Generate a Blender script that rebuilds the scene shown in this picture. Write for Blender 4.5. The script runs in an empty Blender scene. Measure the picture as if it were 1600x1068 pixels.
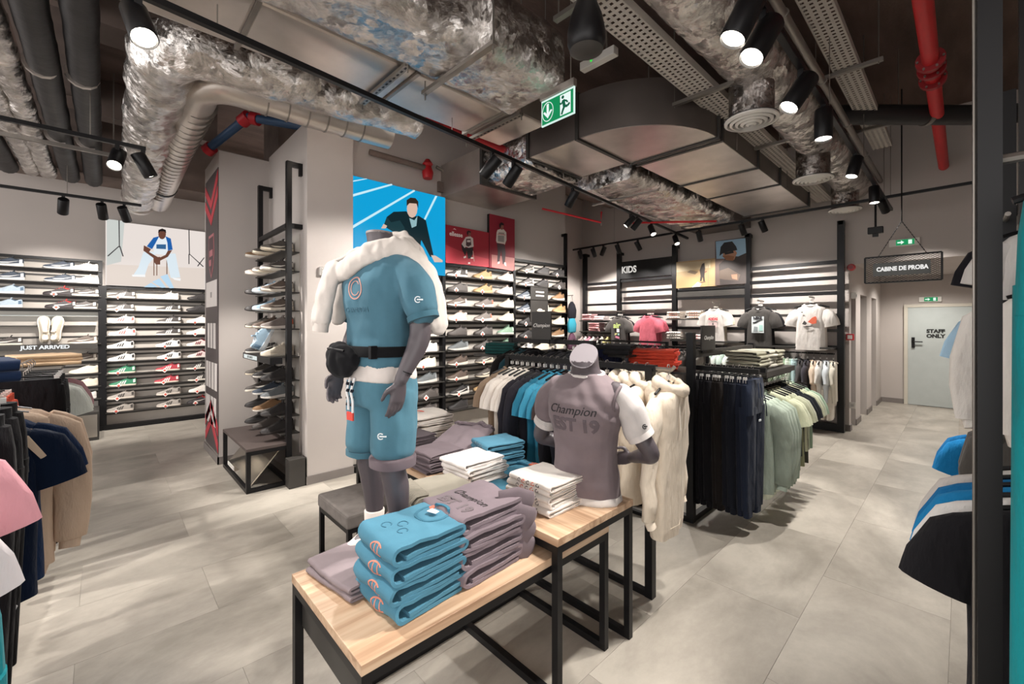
import bpy, bmesh, math, random
from mathutils import Vector, Matrix, Euler, noise
from mathutils.bvhtree import BVHTree
PI = math.pi
R = math.radians
random.seed(7)
scene = bpy.context.scene
COL = scene.collection

# ------------------------------------------------------------------ camera, world, exposure
TH = math.atan2(705, 672)
CT, ST, FOC, CAMH = math.cos(TH), math.sin(TH), 672.0, 1.725
cam = bpy.data.cameras.new('camera')
cam.sensor_width = 36
cam.lens = FOC / 1600 * 36
cam.shift_y = -30 / 1600
cam.clip_start = 0.05
camo = bpy.data.objects.new('camera', cam)
COL.objects.link(camo)
camo.location = (0, 0, CAMH)
camo.rotation_euler = (R(90), 0, TH - R(90))
scene.camera = camo
w = bpy.data.worlds.new('world')
scene.world = w
w.use_nodes = True
w.node_tree.nodes['Background'].inputs[0].default_value = (1.0, 0.965, 0.94, 1)
w.node_tree.nodes['Background'].inputs[1].default_value = 2.3
vs = scene.view_settings
vs.view_transform = 'Standard'
vs.look = 'None'
vs.gamma = 1
vs.exposure = 0.22
vs.use_curve_mapping = False
SPOT_W = 158.0


# ------------------------------------------------------------------ colours and materials
def lin(c):
    return c / 12.92 if c <= 0.04045 else ((c + 0.055) / 1.055) ** 2.4


def hx(s, a=1.0):
    s = s.lstrip('#')
    return tuple(lin(int(s[i:i + 2], 16) / 255) for i in (0, 2, 4)) + (a,)


class NT:
    def __init__(s, name):
        s.m = bpy.data.materials.new(name)
        s.m.use_nodes = True
        s.t = s.m.node_tree
        s.b = s.t.nodes['Principled BSDF']

    def n(s, t, **kw):
        nd = s.t.nodes.new(t)
        for k, v in kw.items():
            if k in nd.inputs:
                nd.inputs[k].default_value = v
            else:
                setattr(nd, k, v)
        return nd

    def l(s, a, b):
        s.t.links.new(a, b)


def mat(name, col=None, rough=0.6, metal=0.0, var=0.12, vscale=6.0, bump=0.0, bscale=60.0, bdist=0.01, rand=0.0, detail=4, stretch=None, spec=0.5, sheen=0.0):
    k = NT(name)
    b = k.b
    b.inputs['Roughness'].default_value = rough
    b.inputs['Metallic'].default_value = metal
    b.inputs['Specular IOR Level'].default_value = spec
    if sheen:
        b.inputs['Sheen Weight'].default_value = sheen
    tc = k.n('ShaderNodeTexCoord')
    mp = k.n('ShaderNodeMapping')
    k.l(tc.outputs['Object'], mp.inputs[0])
    if stretch:
        mp.inputs['Scale'].default_value = stretch
    nz = k.n('ShaderNodeTexNoise', Scale=vscale, Detail=detail)
    k.l(mp.outputs[0], nz.inputs['Vector'])
    mr = k.n('ShaderNodeMapRange')
    mr.inputs['From Min'].default_value = 0.3
    mr.inputs['From Max'].default_value = 0.7
    mr.inputs['To Min'].default_value = 1 - var
    mr.inputs['To Max'].default_value = 1 + var
    k.l(nz.outputs[0], mr.inputs['Value'])
    fac = mr.outputs[0]
    oi = k.n('ShaderNodeObjectInfo')
    if rand:
        m2 = k.n('ShaderNodeMapRange')
        m2.inputs['To Min'].default_value = 1 - rand
        m2.inputs['To Max'].default_value = 1 + rand
        k.l(oi.outputs['Random'], m2.inputs['Value'])
        mm = k.n('ShaderNodeMath', operation='MULTIPLY')
        k.l(fac, mm.inputs[0])
        k.l(m2.outputs[0], mm.inputs[1])
        fac = mm.outputs[0]
    vm = k.n('ShaderNodeVectorMath', operation='SCALE')
    if col is None:
        k.l(oi.outputs['Color'], vm.inputs[0])
    else:
        vm.inputs[0].default_value = hx(col)[:3]
    k.l(fac, vm.inputs['Scale'])
    k.l(vm.outputs[0], b.inputs['Base Color'])
    if bump:
        n2 = k.n('ShaderNodeTexNoise', Scale=bscale, Detail=5)
        k.l(mp.outputs[0], n2.inputs['Vector'])
        bp = k.n('ShaderNodeBump', Strength=bump, Distance=bdist)
        k.l(n2.outputs[0], bp.inputs['Height'])
        k.l(bp.outputs[0], b.inputs['Normal'])
    return k.m


M = {}
M['wall'] = mat('wall_paint', '#b5ada8', 0.85, var=0.03, vscale=1.5, bump=0.05, bscale=120, bdist=0.002)
M['base'] = mat('skirting', '#77706c', 0.7, var=0.05)
def floor_mat():
    k = NT('floor_vinyl')
    gp = k.n('ShaderNodeNewGeometry')
    oi = k.n('ShaderNodeObjectInfo')
    of = k.n('ShaderNodeVectorMath', operation='MULTIPLY_ADD')
    k.l(gp.outputs['Position'], of.inputs[0])
    of.inputs[1].default_value = (0.9, 1.5, 1)
    cb = k.n('ShaderNodeCombineXYZ')
    m3 = k.n('ShaderNodeMath', operation='MULTIPLY')
    m3.inputs[1].default_value = 37.0
    k.l(oi.outputs['Random'], m3.inputs[0])
    k.l(m3.outputs[0], cb.inputs[2])
    k.l(cb.outputs[0], of.inputs[2])
    n1 = k.n('ShaderNodeTexNoise', Scale=1.1, Detail=12, Roughness=0.62, Distortion=0.5)
    n2 = k.n('ShaderNodeTexNoise', Scale=14.0, Detail=6, Roughness=0.7)
    k.l(of.outputs[0], n1.inputs['Vector'])
    k.l(of.outputs[0], n2.inputs['Vector'])
    mx = k.n('ShaderNodeMath', operation='MULTIPLY_ADD')
    mx.inputs[1].default_value = 0.16
    k.l(n2.outputs[0], mx.inputs[0])
    k.l(n1.outputs[0], mx.inputs[2])
    cr = k.n('ShaderNodeValToRGB')
    e = cr.color_ramp.elements
    e[0].position, e[0].color = 0.40, hx('#868076')
    e[1].position, e[1].color = 0.72, hx('#b3aca1')
    x = e.new(0.57)
    x.color = hx('#9f988e')
    k.l(mx.outputs[0], cr.inputs[0])
    k.l(cr.outputs[0], k.b.inputs['Base Color'])
    rr = k.n('ShaderNodeMapRange')
    rr.inputs['To Min'].default_value = 0.28
    rr.inputs['To Max'].default_value = 0.5
    k.l(n1.outputs[0], rr.inputs['Value'])
    k.l(rr.outputs[0], k.b.inputs['Roughness'])
    return k.m


M['floor'] = floor_mat()
M['grout'] = mat('floor_joint', '#968f85', 0.8)
M['ceil'] = mat('ceiling_concrete', '#5d4b43', 0.95, var=0.3, vscale=1.2, bump=0.4, bscale=14, bdist=0.02, stretch=(1, 4, 1))
M['beam'] = mat('ceiling_beam', '#6b5d56', 0.95, var=0.2, vscale=3)
M['black'] = mat('black_metal', '#0f0e10', 0.42, var=0.1, vscale=9, spec=0.3)
M['dark'] = mat('charcoal_metal', '#35322f', 0.5, var=0.08)
M['paint'] = mat('coloured_paint', None, 0.45, var=0.05)
M['plastic'] = mat('plastic', None, 0.4, var=0.03)
M['cloth'] = mat('cloth', None, 0.95, var=0.09, vscale=9, bump=0.25, bscale=260, bdist=0.002, sheen=0.06, spec=0.15)
M['crease'] = mat('creased_cloth', None, 0.95, var=0.10, vscale=7, bump=0.75, bscale=20, bdist=0.022, stretch=(1, 1, 0.3), sheen=0.06, spec=0.15)
M['shoe'] = mat('shoe_upper', None, 0.6, var=0.08, vscale=30, bump=0.2, bscale=90, bdist=0.002)
M['rubber'] = mat('rubber', None, 0.65, var=0.05)
M['mann'] = mat('mannequin_paint', '#4f484c', 0.42, var=0.03)
M['galv'] = mat('galvanised_sheet', '#c6beb7', 0.34, 0.9, var=0.16, vscale=2.5, bump=0.1, bscale=3, bdist=0.03)
M['darkgalv'] = mat('shaded_galv_sheet', '#6a625e', 0.45, 0.6, var=0.12, vscale=2.5, bump=0.08, bscale=3, bdist=0.03)  # galvanised sheet again, colour darkened for the shaded duct sides
M['zinc'] = mat('zinc', '#8d8781', 0.4, 0.85, var=0.1)
M['pipe'] = mat('black_insulation', '#1d1b1c', 0.5, var=0.2, vscale=5, bump=0.3, bscale=9, bdist=0.02)
M['white'] = mat('white_enamel', '#d8d4ce', 0.4, var=0.03)
M['seat'] = mat('grey_upholstery', '#6d6763', 0.95, var=0.15, vscale=14, bump=0.3, bscale=200, bdist=0.002)
M['mirror'] = mat('mirror_panel', '#b9b2a8', 0.12, 0.9, var=0.03)
M['slat'] = mat('light_panel', '#b3aca4', 0.75, var=0.04)


def foil_mat(name='crinkled_foil', lo='#a29c97', hi='#f7f3ef'):
    """crumpled foil: small facets, each tilted its own way"""
    k = NT(name)
    b = k.b
    b.inputs['Metallic'].default_value = 0.95
    b.inputs['Roughness'].default_value = 0.24
    tc = k.n('ShaderNodeTexCoord')
    gn = k.n('ShaderNodeNewGeometry')
    n1 = k.n('ShaderNodeTexNoise', Scale=4.0, Detail=8, Roughness=0.7, Distortion=1.0)
    k.l(tc.outputs['Object'], n1.inputs['Vector'])
    wv = k.n('ShaderNodeVectorMath', operation='MULTIPLY_ADD')
    k.l(n1.outputs['Color'], wv.inputs[0])
    wv.inputs[1].default_value = (0.12, 0.12, 0.12)
    k.l(tc.outputs['Object'], wv.inputs[2])
    cur = gn.outputs['Normal']
    for sc, amt in ((7.0, 0.55), (21.0, 0.5), (55.0, 0.3)):
        v = k.n('ShaderNodeTexVoronoi', Scale=sc)
        k.l(wv.outputs[0], v.inputs['Vector'])
        sb = k.n('ShaderNodeVectorMath', operation='SUBTRACT')
        k.l(v.outputs['Color'], sb.inputs[0])
        sb.inputs[1].default_value = (0.5, 0.5, 0.5)
        ad = k.n('ShaderNodeVectorMath', operation='MULTIPLY_ADD')
        k.l(sb.outputs[0], ad.inputs[0])
        ad.inputs[1].default_value = (amt, amt, amt)
        k.l(cur, ad.inputs[2])
        cur = ad.outputs[0]
    nm = k.n('ShaderNodeVectorMath', operation='NORMALIZE')
    k.l(cur, nm.inputs[0])
    bp = k.n('ShaderNodeBump', Strength=0.5, Distance=0.04)
    k.l(n1.outputs[0], bp.inputs['Height'])
    k.l(nm.outputs[0], bp.inputs['Normal'])
    k.l(bp.outputs[0], b.inputs['Normal'])
    cr = k.n('ShaderNodeValToRGB')
    cr.color_ramp.elements[0].position = 0.3
    cr.color_ramp.elements[0].color = hx(lo)
    cr.color_ramp.elements[1].position = 0.68
    cr.color_ramp.elements[1].color = hx(hi)
    k.l(n1.outputs[0], cr.inputs[0])
    k.l(cr.outputs[0], b.inputs['Base Color'])
    return k.m


def wood_mat(name, axis):
    k = NT(name)
    k.b.inputs['Roughness'].default_value = 0.45
    tc = k.n('ShaderNodeTexCoord')
    mp = k.n('ShaderNodeMapping')
    mp.inputs['Scale'].default_value = (1.2, 22, 22) if axis == 0 else (22, 1.2, 22)
    k.l(tc.outputs['Object'], mp.inputs[0])
    n1 = k.n('ShaderNodeTexNoise', Scale=1.0, Detail=7, Distortion=0.6)
    k.l(mp.outputs[0], n1.inputs['Vector'])
    cr = k.n('ShaderNodeValToRGB')
    e = cr.color_ramp.elements
    e[0].position, e[0].color = 0.32, hx('#a28064')
    e[1].position, e[1].color = 0.66, hx('#d2b699')
    x = e.new(0.48)
    x.color = hx('#c2a183')
    k.l(n1.outputs[0], cr.inputs[0])
    k.l(cr.outputs[0], k.b.inputs['Base Color'])
    return k.m


def emit_mat(name, strength, col=None):
    k = NT(name)
    k.b.inputs['Base Color'].default_value = (0, 0, 0, 1)
    k.b.inputs['Roughness'].default_value = 0.5
    k.b.inputs['Specular IOR Level'].default_value = 0.1
    if col:
        k.b.inputs['Emission Color'].default_value = hx(col)
    else:
        oi = k.n('ShaderNodeObjectInfo')
        k.l(oi.outputs['Color'], k.b.inputs['Emission Color'])
    k.b.inputs['Emission Strength'].default_value = strength
    return k.m


M['foil'] = foil_mat()
M['darkfoil'] = foil_mat('dull_foil', '#77706c', '#b3aca7')
M['woodx'] = wood_mat('light_oak_long', 0)
M['woody'] = wood_mat('light_oak_cross', 1)
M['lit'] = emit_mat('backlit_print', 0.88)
M['lens'] = emit_mat('lamp_lens', 14.0, '#fff4e4')
M['glass'] = NT('clear_acrylic').m
_g = M['glass'].node_tree.nodes['Principled BSDF']
_g.inputs['Transmission Weight'].default_value = 1.0
_g.inputs['Roughness'].default_value = 0.05
_g.inputs['IOR'].default_value = 1.1
M['print'] = mat('flat_print', None, 0.6, var=0.02)


# ------------------------------------------------------------------ geometry helpers
class MB:
    def __init__(s):
        s.v, s.f = [], []

    def add(s, vs, fs, T=None):
        o = len(s.v)
        s.v += [tuple(T @ Vector(p)) for p in vs] if T else [tuple(p) for p in vs]
        s.f += [tuple(i + o for i in f) for f in fs]
        return s

    def box(s, x0, x1, y0, y1, z0, z1, T=None):
        vs = [(x, y, z) for x in (x0, x1) for y in (y0, y1) for z in (z0, z1)]
        return s.add(vs, [(0, 1, 3, 2), (4, 6, 7, 5), (0, 4, 5, 1), (2, 3, 7, 6), (0, 2, 6, 4), (1, 5, 7, 3)], T)

    def loft(s, rings, caps=True, T=None):
        n = len(rings[0])
        vs = [p for r in rings for p in r]
        fs = []
        for i in range(len(rings) - 1):
            for j in range(n):
                a, b = i * n + j, i * n + (j + 1) % n
                fs.append((a, b, b + n, a + n))
        if caps:
            fs.append(tuple(range(n))[::-1])
            fs.append(tuple(range((len(rings) - 1) * n, len(rings) * n)))
        return s.add(vs, fs, T)

    def tube(s, path, rad, n=8, sq=1.0, caps=True, T=None, up=None):
        P = [Vector(p) for p in path]
        m = len(P)
        rad = [rad] * m if isinstance(rad, (int, float)) else rad
        t0 = (P[1] - P[0]).normalized()
        ref = Vector(up) if up else (Vector((0, 0, 1)) if abs(t0.z) < 0.9 else Vector((1, 0, 0)))
        a = (ref - t0 * ref.dot(t0)).normalized()
        rings = []
        for i in range(m):
            t = (P[min(i + 1, m - 1)] - P[max(i - 1, 0)]).normalized()
            a = (a - t * a.dot(t)).normalized()
            b = t.cross(a)
            r = rad[i]
            r1, r2 = (r if isinstance(r, tuple) else (r, r * sq))
            rings.append([P[i] + a * (r1 * math.cos(k * 2 * PI / n)) + b * (r2 * math.sin(k * 2 * PI / n)) for k in range(n)])
        return s.loft(rings, caps, T)

    def lathe(s, prof, n=16, T=None, caps=True):
        return s.loft([[(r * math.cos(k * 2 * PI / n), r * math.sin(k * 2 * PI / n), z) for k in range(n)] for r, z in prof], caps, T)

    def prism(s, pts, ax, v0, v1, T=None):
        """flat outline PTS in the two other axes, extruded along axis AX from v0 to v1"""
        def mk(p, v):
            q = [p[0], p[1]]
            q.insert(ax, v)
            return tuple(q)
        return s.loft([[mk(p, v0) for p in pts], [mk(p, v1) for p in pts]], True, T)

    def build(s, name, m, parent=None, col=None, smooth=None, bevel=0):
        me = bpy.data.meshes.new(name)
        me.from_pydata(s.v, [], s.f)
        bm = bmesh.new()
        bm.from_mesh(me)
        bmesh.ops.recalc_face_normals(bm, faces=bm.faces)
        if bevel:
            bmesh.ops.bevel(bm, geom=bm.edges[:], offset=bevel, segments=2, affect='EDGES', profile=0.5)
        bm.to_mesh(me)
        bm.free()
        if smooth is not None:
            me.polygons.foreach_set('use_smooth', [True] * len(me.polygons))
            me.set_sharp_from_angle(angle=R(smooth))
        if m:
            me.materials.append(M[m] if isinstance(m, str) else m)
        return link(name, me, parent, col)


def link(name, me, parent=None, col=None):
    o = bpy.data.objects.new(name, me)
    COL.objects.link(o)
    if parent:
        o.parent = parent
    if col is not None:
        o.color = hx(col) if isinstance(col, str) else col
    return o


def tag(o, label, cat, group=None, kind=None):
    o['label'] = label
    o['category'] = cat
    if group:
        o['group'] = group
    if kind:
        o['kind'] = kind
    return o


def thing(name, label, cat, loc=(0, 0, 0), rz=0.0, group=None):
    o = bpy.data.objects.new(name, None)
    o.empty_display_size = 0.1
    COL.objects.link(o)
    o.location = loc
    o.rotation_euler = (0, 0, rz)
    return tag(o, label, cat, group)


def struct(name, mb, m, col=None, **kw):
    o = mb.build(name, m, None, col, **kw)
    o['kind'] = 'structure'
    return o


def dup(o, parent=None, recolor=None):
    c = o.copy()
    COL.objects.link(c)
    c.parent = parent
    if recolor and o.name.split('.')[0] in recolor:
        c.color = hx(recolor[o.name.split('.')[0]])
    for ch in o.children:
        dup(ch, c, recolor)
    return c


def kill(o):
    for ch in list(o.children):
        kill(ch)
    bpy.data.objects.remove(o)


def remesh(mb, name, voxel, smooth_it=4, disp=None):
    me = bpy.data.meshes.new('tmp')
    me.from_pydata(mb.v, [], mb.f)
    bm = bmesh.new()
    bm.from_mesh(me)
    bmesh.ops.recalc_face_normals(bm, faces=bm.faces)
    bm.to_mesh(me)
    bm.free()
    o = bpy.data.objects.new('tmp', me)
    COL.objects.link(o)
    md = o.modifiers.new('r', 'REMESH')
    md.mode = 'VOXEL'
    md.voxel_size = voxel
    sm = o.modifiers.new('s', 'SMOOTH')
    sm.iterations = smooth_it
    sm.factor = 0.5
    dg = bpy.context.evaluated_depsgraph_get()
    out = bpy.data.meshes.new_from_object(o.evaluated_get(dg))
    out.name = name
    bpy.data.objects.remove(o)
    bpy.data.meshes.remove(me)
    if disp:
        out.update()
        nor = [v.normal.copy() for v in out.vertices]
        for v, n in zip(out.vertices, nor):
            v.co += n * disp(v.co, n)
    out.polygons.foreach_set('use_smooth', [True] * len(out.polygons))
    return out


def text_mesh(txt, size, extrude=0.0015, shear=0.0, bold=0.0, spacing=1.0):
    c = bpy.data.curves.new('t', 'FONT')
    c.body = txt
    c.size = size
    c.extrude = extrude
    c.shear = shear
    c.offset = bold
    c.space_character = spacing
    c.align_x = 'CENTER'
    c.align_y = 'CENTER'
    c.resolution_u = 3
    o = bpy.data.objects.new('t', c)
    COL.objects.link(o)
    dg = bpy.context.evaluated_depsgraph_get()
    me = bpy.data.meshes.new_from_object(o.evaluated_get(dg))
    bpy.data.objects.remove(o)
    bpy.data.curves.remove(c)
    return me


def text(txt, size, T, m, col, parent=None, name='lettering', width=None, **kw):
    """letters lie in local XY, T places them"""
    me = text_mesh(txt, size, **kw)
    if width:
        xs = [v.co.x for v in me.vertices]
        me.transform(Matrix.Diagonal((width / (max(xs) - min(xs)), 1, 1, 1)))
    me.transform(T)
    me.materials.append(M[m])
    return link(name, me, parent, col)


def face_T(loc, facing):
    """letters upright, read by someone looking against FACING ('-x','-y' or an angle of the facing direction)"""
    a = {'-x': R(180), '-y': R(-90), '+x': 0.0}.get(facing, facing)
    return Matrix.Translation(loc) @ Matrix.Rotation(a + R(90), 4, 'Z') @ Matrix.Rotation(R(90), 4, 'X')


def ray(px, py):
    r, u = (px - 800) / FOC, (504 - py) / FOC
    return (CT + r * ST, ST - r * CT, u)


def on_y(px, py, Y):
    a = ray(px, py)
    t = Y / a[1]
    return (a[0] * t, CAMH + a[2] * t)


def on_x(px, py, X):
    a = ray(px, py)
    t = X / a[0]
    return (a[1] * t, CAMH + a[2] * t)


ORD = ['first', 'second', 'third', 'fourth', 'fifth', 'sixth', 'seventh', 'eighth', 'ninth', 'tenth', 'eleventh', 'twelfth', 'thirteenth', 'fourteenth', 'fifteenth', 'sixteenth', 'seventeenth', 'eighteenth', 'nineteenth']

# ------------------------------------------------------------------ room shell
floor = struct('floor', MB().box(-5, 12.6, -3, 9.7, -0.1, -0.004), 'grout')
_t = MB().box(0.0007, 1.2193, 0.0007, 0.6093, -0.004, 0.0).build('floor_tile', 'floor', floor)
_first = True
for j in range(-4, 16):
    for i in range(-3, 11):
        x, y = -0.1 + 1.22 * i + (0.61 if j % 2 else 0), 0.05 + 0.61 * j
        if x + 0.6 < -2.5 or x > 12.0 or y > 9.4 or y < -1.5 or (x > 8.3 and y > 1.3) or (y > 5.2 and 2.4 < x < 8) or (x < 0.0 and y < 0.3) or (x > 8.7 and y < -0.3):
            continue
        o = _t if _first else dup(_t, floor)
        _first = False
        o.location = (x, y, 0)

struct('ceiling', MB().box(-5, 13, -3, 10, 4.75, 4.9), 'ceil')
struct('wall_left', MB().box(-5, 3.2, 9.62, 9.8, 0, 4.75), 'wall')
struct('wall_middle', MB().box(2.07, 6.05, 4.95, 6.5, 0, 4.75), 'wall')
struct('wall_back', MB().box(6.05, 8.6, 6.5, 6.7, 0, 4.75), 'wall')
struct('wall_kids', MB().box(8.6, 8.75, 1.25, 6.7, 0, 4.75), 'wall')
struct('wall_lintel', MB().box(8.6, 8.75, -3, 1.25, 2.65, 4.75), 'wall')
struct('wall_corridor_end', MB().box(12.4, 12.6, -0.7, 2.6, 0, 2.7), 'wall')
struct('wall_corridor_side', MB().box(8.75, 12.4, -0.7, -0.5, 0, 2.7), 'wall')
struct('wall_side', MB().box(0.9, 8.6, -0.75, -0.62, 0, 4.75), 'wall')
struct('ceiling_corridor', MB().box(8.75, 12.4, -0.7, 2.6, 2.7, 2.8), 'wall')
for i, (a, b) in enumerate(((8.62, 8.76), (9.2, 9.66), (10.4, 10.98), (11.66, 12.4))):
    o = struct('wall_pier', MB().box(a, b, 1.25 if i else 1.256, 1.45, 0, 2.22), 'wall')
struct('wall_cabin_head', MB().box(8.76, 12.4, 1.25, 1.45, 2.22, 2.7), 'wall')
struct('wall_cabin_back', MB().box(8.75, 12.4, 2.4, 2.5, 0, 2.7), 'wall')
for i, (a, b) in enumerate(((8.78, 9.2), (9.68, 10.4), (11.0, 11.64))):
    c = MB()
    n = 30
    c.loft([[(a + 0.01 + (b - a - 0.02) * k / n, 1.405 + 0.03 * math.sin(k * 1.9), z) for k in range(n + 1)] + [(a + 0.01 + (b - a - 0.02) * k / n, 1.42 + 0.03 * math.sin(k * 1.9), z) for k in range(n, -1, -1)] for z in (0.28, 2.224)])
    tag(c.build('curtain', 'cloth', None, '#4a413d', smooth=40), 'dark curtain across the %s fitting cabin opening' % ORD[i], 'curtain', 'fitting cabin curtains')
# pillars
p1 = struct('wall_pillar', MB().box(1.03, 2.07, 6.26, 7.22, 0, 3.83), 'wall')
p2 = struct('wall_pillar', MB().box(1.58, 2.08, 4.82, 6.26, 0, 3.88), 'wall')
struct('wall_concrete', MB().box(1.7, 2.4, 6.3, 7.0, 3.88, 4.75), 'beam')
struct('baseboard_pillar', MB().box(1.57, 2.085, 4.805, 4.82, 0, 0.09), 'base')
struct('baseboard_pillar', MB().box(1.015, 1.6, 6.245, 6.26, 0, 0.09), 'base')
struct('baseboard_pillar', MB().box(1.015, 1.03, 6.245, 7.23, 0, 0.09), 'base')
for a, b in ((8.605, 8.76), (9.2, 9.66), (10.4, 10.98), (11.66, 12.39)):
    struct('baseboard_corridor', MB().box(a - 0.01, b, 1.235, 1.25, 0, 0.1), 'base')
struct('baseboard_corridor', MB().box(12.385, 12.4, 0.83, 1.24, 0, 0.1), 'base')
struct('baseboard_kids', MB().box(8.585, 8.6, 1.25, 6.5, 0, 0.1), 'base')
# concrete beams under the slab
for x0, x1, y0, y1, zb in ((-5, 3.2, 8.9, 9.62, 3.93), (-4, 8.6, 5.3, 5.7, 4.4), (-0.6, -0.2, 0, 9, 4.45), (-5, 1.2, 7.4, 7.6, 4.3)):
    struct('ceiling_beam', MB().box(x0, x1, y0, y1, zb, 4.75), 'beam')
struct('trim_ceiling', MB().box(0.55, 0.62, 4.3, 8.9, 4.2, 4.35), 'slat')

# staff door
door = struct('door_1', MB().box(12.355, 12.4, -0.15, 0.81, 0.005, 2.05), 'plastic', '#aeb4b2', bevel=0.004)
for i, (a, b, c_, d_) in enumerate(((0.81, 0.87, 0, 2.11), (-0.21, -0.15, 0, 2.11), (-0.15, 0.81, 2.05, 2.11))):
    MB().box(12.345, 12.4, a, b, c_, d_).build('door_frame', 'plastic', door, '#c3bdb0')
h = MB().box(12.33, 12.355, 0.70, 0.75, 1.2, 1.42).tube([(12.32, 0.725, 1.33), (12.30, 0.71, 1.33), (12.30, 0.58, 1.33)], 0.012).build('door_handle', 'black', door)
text('STAFF\nONLY', 0.1, face_T((12.352, 0.39, 1.5), '-x'), 'print', '#161616', door, bold=0.006)
for y, z, x in ((0.6, 2.912, 8.575), (0.47, 2.21, 12.385)):
    e = thing('emergency_exit_sign', 'small white exit light with green panel ' + ('on the wall above the hanging fitting room sign' if x < 9 else 'above the grey staff door'), 'exit sign', (x, y, z), 0, 'wall exit lights')
    MB().box(-0.02, 0.02, -0.17, 0.17, -0.055, 0.05).build('body', 'white', e, bevel=0.006)
    MB().box(-0.024, -0.02, -0.11, 0.09, -0.04, 0.04).build('green_panel', 'lit', e, '#1c8f58')
    MB().box(-0.026, -0.024, -0.085, -0.045, -0.03, 0.03).build('door_symbol', 'lit', e, '#e8fff0')
    MB().prism([(0.0, 0.0), (0.035, -0.03), (0.035, -0.01), (0.075, -0.01), (0.075, 0.01), (0.035, 0.01), (0.035, 0.03)], 0, -0.026, -0.024).build('arrow_symbol', 'lit', e, '#e8fff0')

# alarm devices on the cabin pier
a = thing('alarm_sounder', 'round red fire alarm sounder high on the pale pier', 'alarm', (8.60, 1.22, 2.6), 0)
MB().lathe([(0.055, 0), (0.055, 0.05), (0.04, 0.075)], 18, T=Matrix.Rotation(R(-90), 4, 'Y')).build('body', 'plastic', a, '#b5121c', smooth=40)
MB().lathe([(0.03, 0.076), (0.03, 0.082)], 14, T=Matrix.Rotation(R(-90), 4, 'Y')).build('grille', 'plastic', a, '#7d0d14')
a = thing('fire_call_point', 'square red fire call point below the alarm on the pier', 'alarm', (8.60, 1.235, 1.5), 0)
MB().box(-0.05, 0, -0.05, 0.05, -0.05, 0.05).build('body', 'plastic', a, '#c2141f', bevel=0.004)
MB().box(-0.053, -0.05, -0.03, 0.03, -0.03, 0.03).build('press_plate', 'plastic', a, '#e8e2dc')
a = thing('wall_sensor', 'small white sensor box on the pale pier by the cabins', 'sensor', (8.745, 1.22, 2.16), 0)
MB().box(-0.04, 0.04, -0.04, 0.03, -0.05, 0.05).build('body', 'white', a, bevel=0.01)
MB().box(-0.02, 0.02, -0.045, -0.04, -0.02, 0.02).build('lens', 'plastic', a, '#999999')
a = thing('wall_socket', 'white double wall socket low on the pale pier', 'socket', (8.60, 1.2, 0.42), 0)
MB().box(-0.012, 0, -0.03, 0.05, -0.05, 0.05).build('plate', 'white', a)
MB().box(-0.016, -0.012, -0.01, 0.03, -0.02, 0.02).build('outlet', 'plastic', a, '#b8b4ae')
# signs on the front pillar
a = thing('emergency_lamp', 'white grilled emergency lamp on the big pillar', 'lamp', (1.8, 4.82, 2.285), 0)
MB().box(-0.1, 0.1, -0.05, 0, -0.045, 0.045).build('body', 'white', a, bevel=0.006)
g = MB()
for k in range(9):
    g.box(-0.09 + k * 0.021, -0.083 + k * 0.021, -0.054, -0.05, -0.038, 0.038)
for k in range(4):
    g.box(-0.09, 0.092, -0.0545, -0.0505, -0.038 + k * 0.024, -0.034 + k * 0.024)
g.build('grille', 'plastic', a, '#9d968f')['kind'] = 'stuff'
a = thing('hydrant_sign', 'red square fire sign on the big pillar under the lamp', 'sign', (1.825, 4.82, 2.115), 0)
MB().box(-0.05, 0.05, -0.006, 0, -0.08, 0.08).build('plate', 'print', a, '#cf1f2c')
MB().prism([(-0.025, 0.0), (0.012, 0.0), (0.012, 0.02), (0.025, 0.02), (0.025, 0.045), (0.012, 0.045), (0.012, 0.06), (-0.025, 0.06)], 1, -0.008, -0.006).build('symbol', 'print', a, '#f2ece8')
MB().box(-0.04, 0.04, -0.008, -0.006, -0.062, -0.05).build('caption_bar', 'print', a, '#f2ece8')

# banner on the pillar
bn = thing('pillar_banner', 'tall dark banner with red chevrons and white panels on the pillar side', 'banner', (1.03, 6.7, 0), 0)
MB().box(-0.008, 0, -0.44, 0.42, 0.12, 3.62).build('sheet', 'print', bn, '#453c3c')
for z0, s in ((3.35, 1), (0.12, 1)):
    for k in range(2):
        z = z0 - k * 0.2 if z0 > 1 else z0 + k * 0.2
        MB().prism([(-0.44, z + 0.28 * (z0 < 1) * 0 + 0.24), (0.0, z - 0.05), (0.42, z + 0.22), (0.42, z + 0.1), (0.0, z - 0.17), (-0.44, z + 0.12)] if z0 > 1 else
                   [(-0.44, z + 0.02), (0.0, z + 0.3), (0.42, z + 0.02), (0.42, z + 0.14), (0.0, z + 0.42), (-0.44, z + 0.14)], 0, -0.012, -0.008).build('chevron', 'print', bn, '#b0303c')
sh = [(-0.17, 2.86), (0.17, 2.86), (0.2, 2.6), (0.12, 2.42), (0, 2.3), (-0.12, 2.42), (-0.2, 2.6)]
MB().prism(sh, 0, -0.011, -0.008).build('shield_emblem', 'print', bn, '#a8656a')
MB().prism([(x * 0.86, 2.6 + (z - 2.6) * 0.86) for x, z in sh], 0, -0.013, -0.011).build('shield_field', 'print', bn, '#4a2f33')
for y0, y1, z in ((-0.12, 0.1, 2.62), (-0.02, 0.12, 2.5)):
    MB().box(-0.0145, -0.013, y0, y1, z - 0.04, z + 0.04).build('shield_charge', 'print', bn, '#a8656a')
MB().box(-0.012, -0.008, -0.38, 0.36, 1.93, 2.26).build('white_panel', 'print', bn, '#cfc8c4')
MB().box(-0.0135, -0.012, -0.05, 0.04, 2.05, 2.12).build('mark', 'print', bn, '#8c8683')
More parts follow.
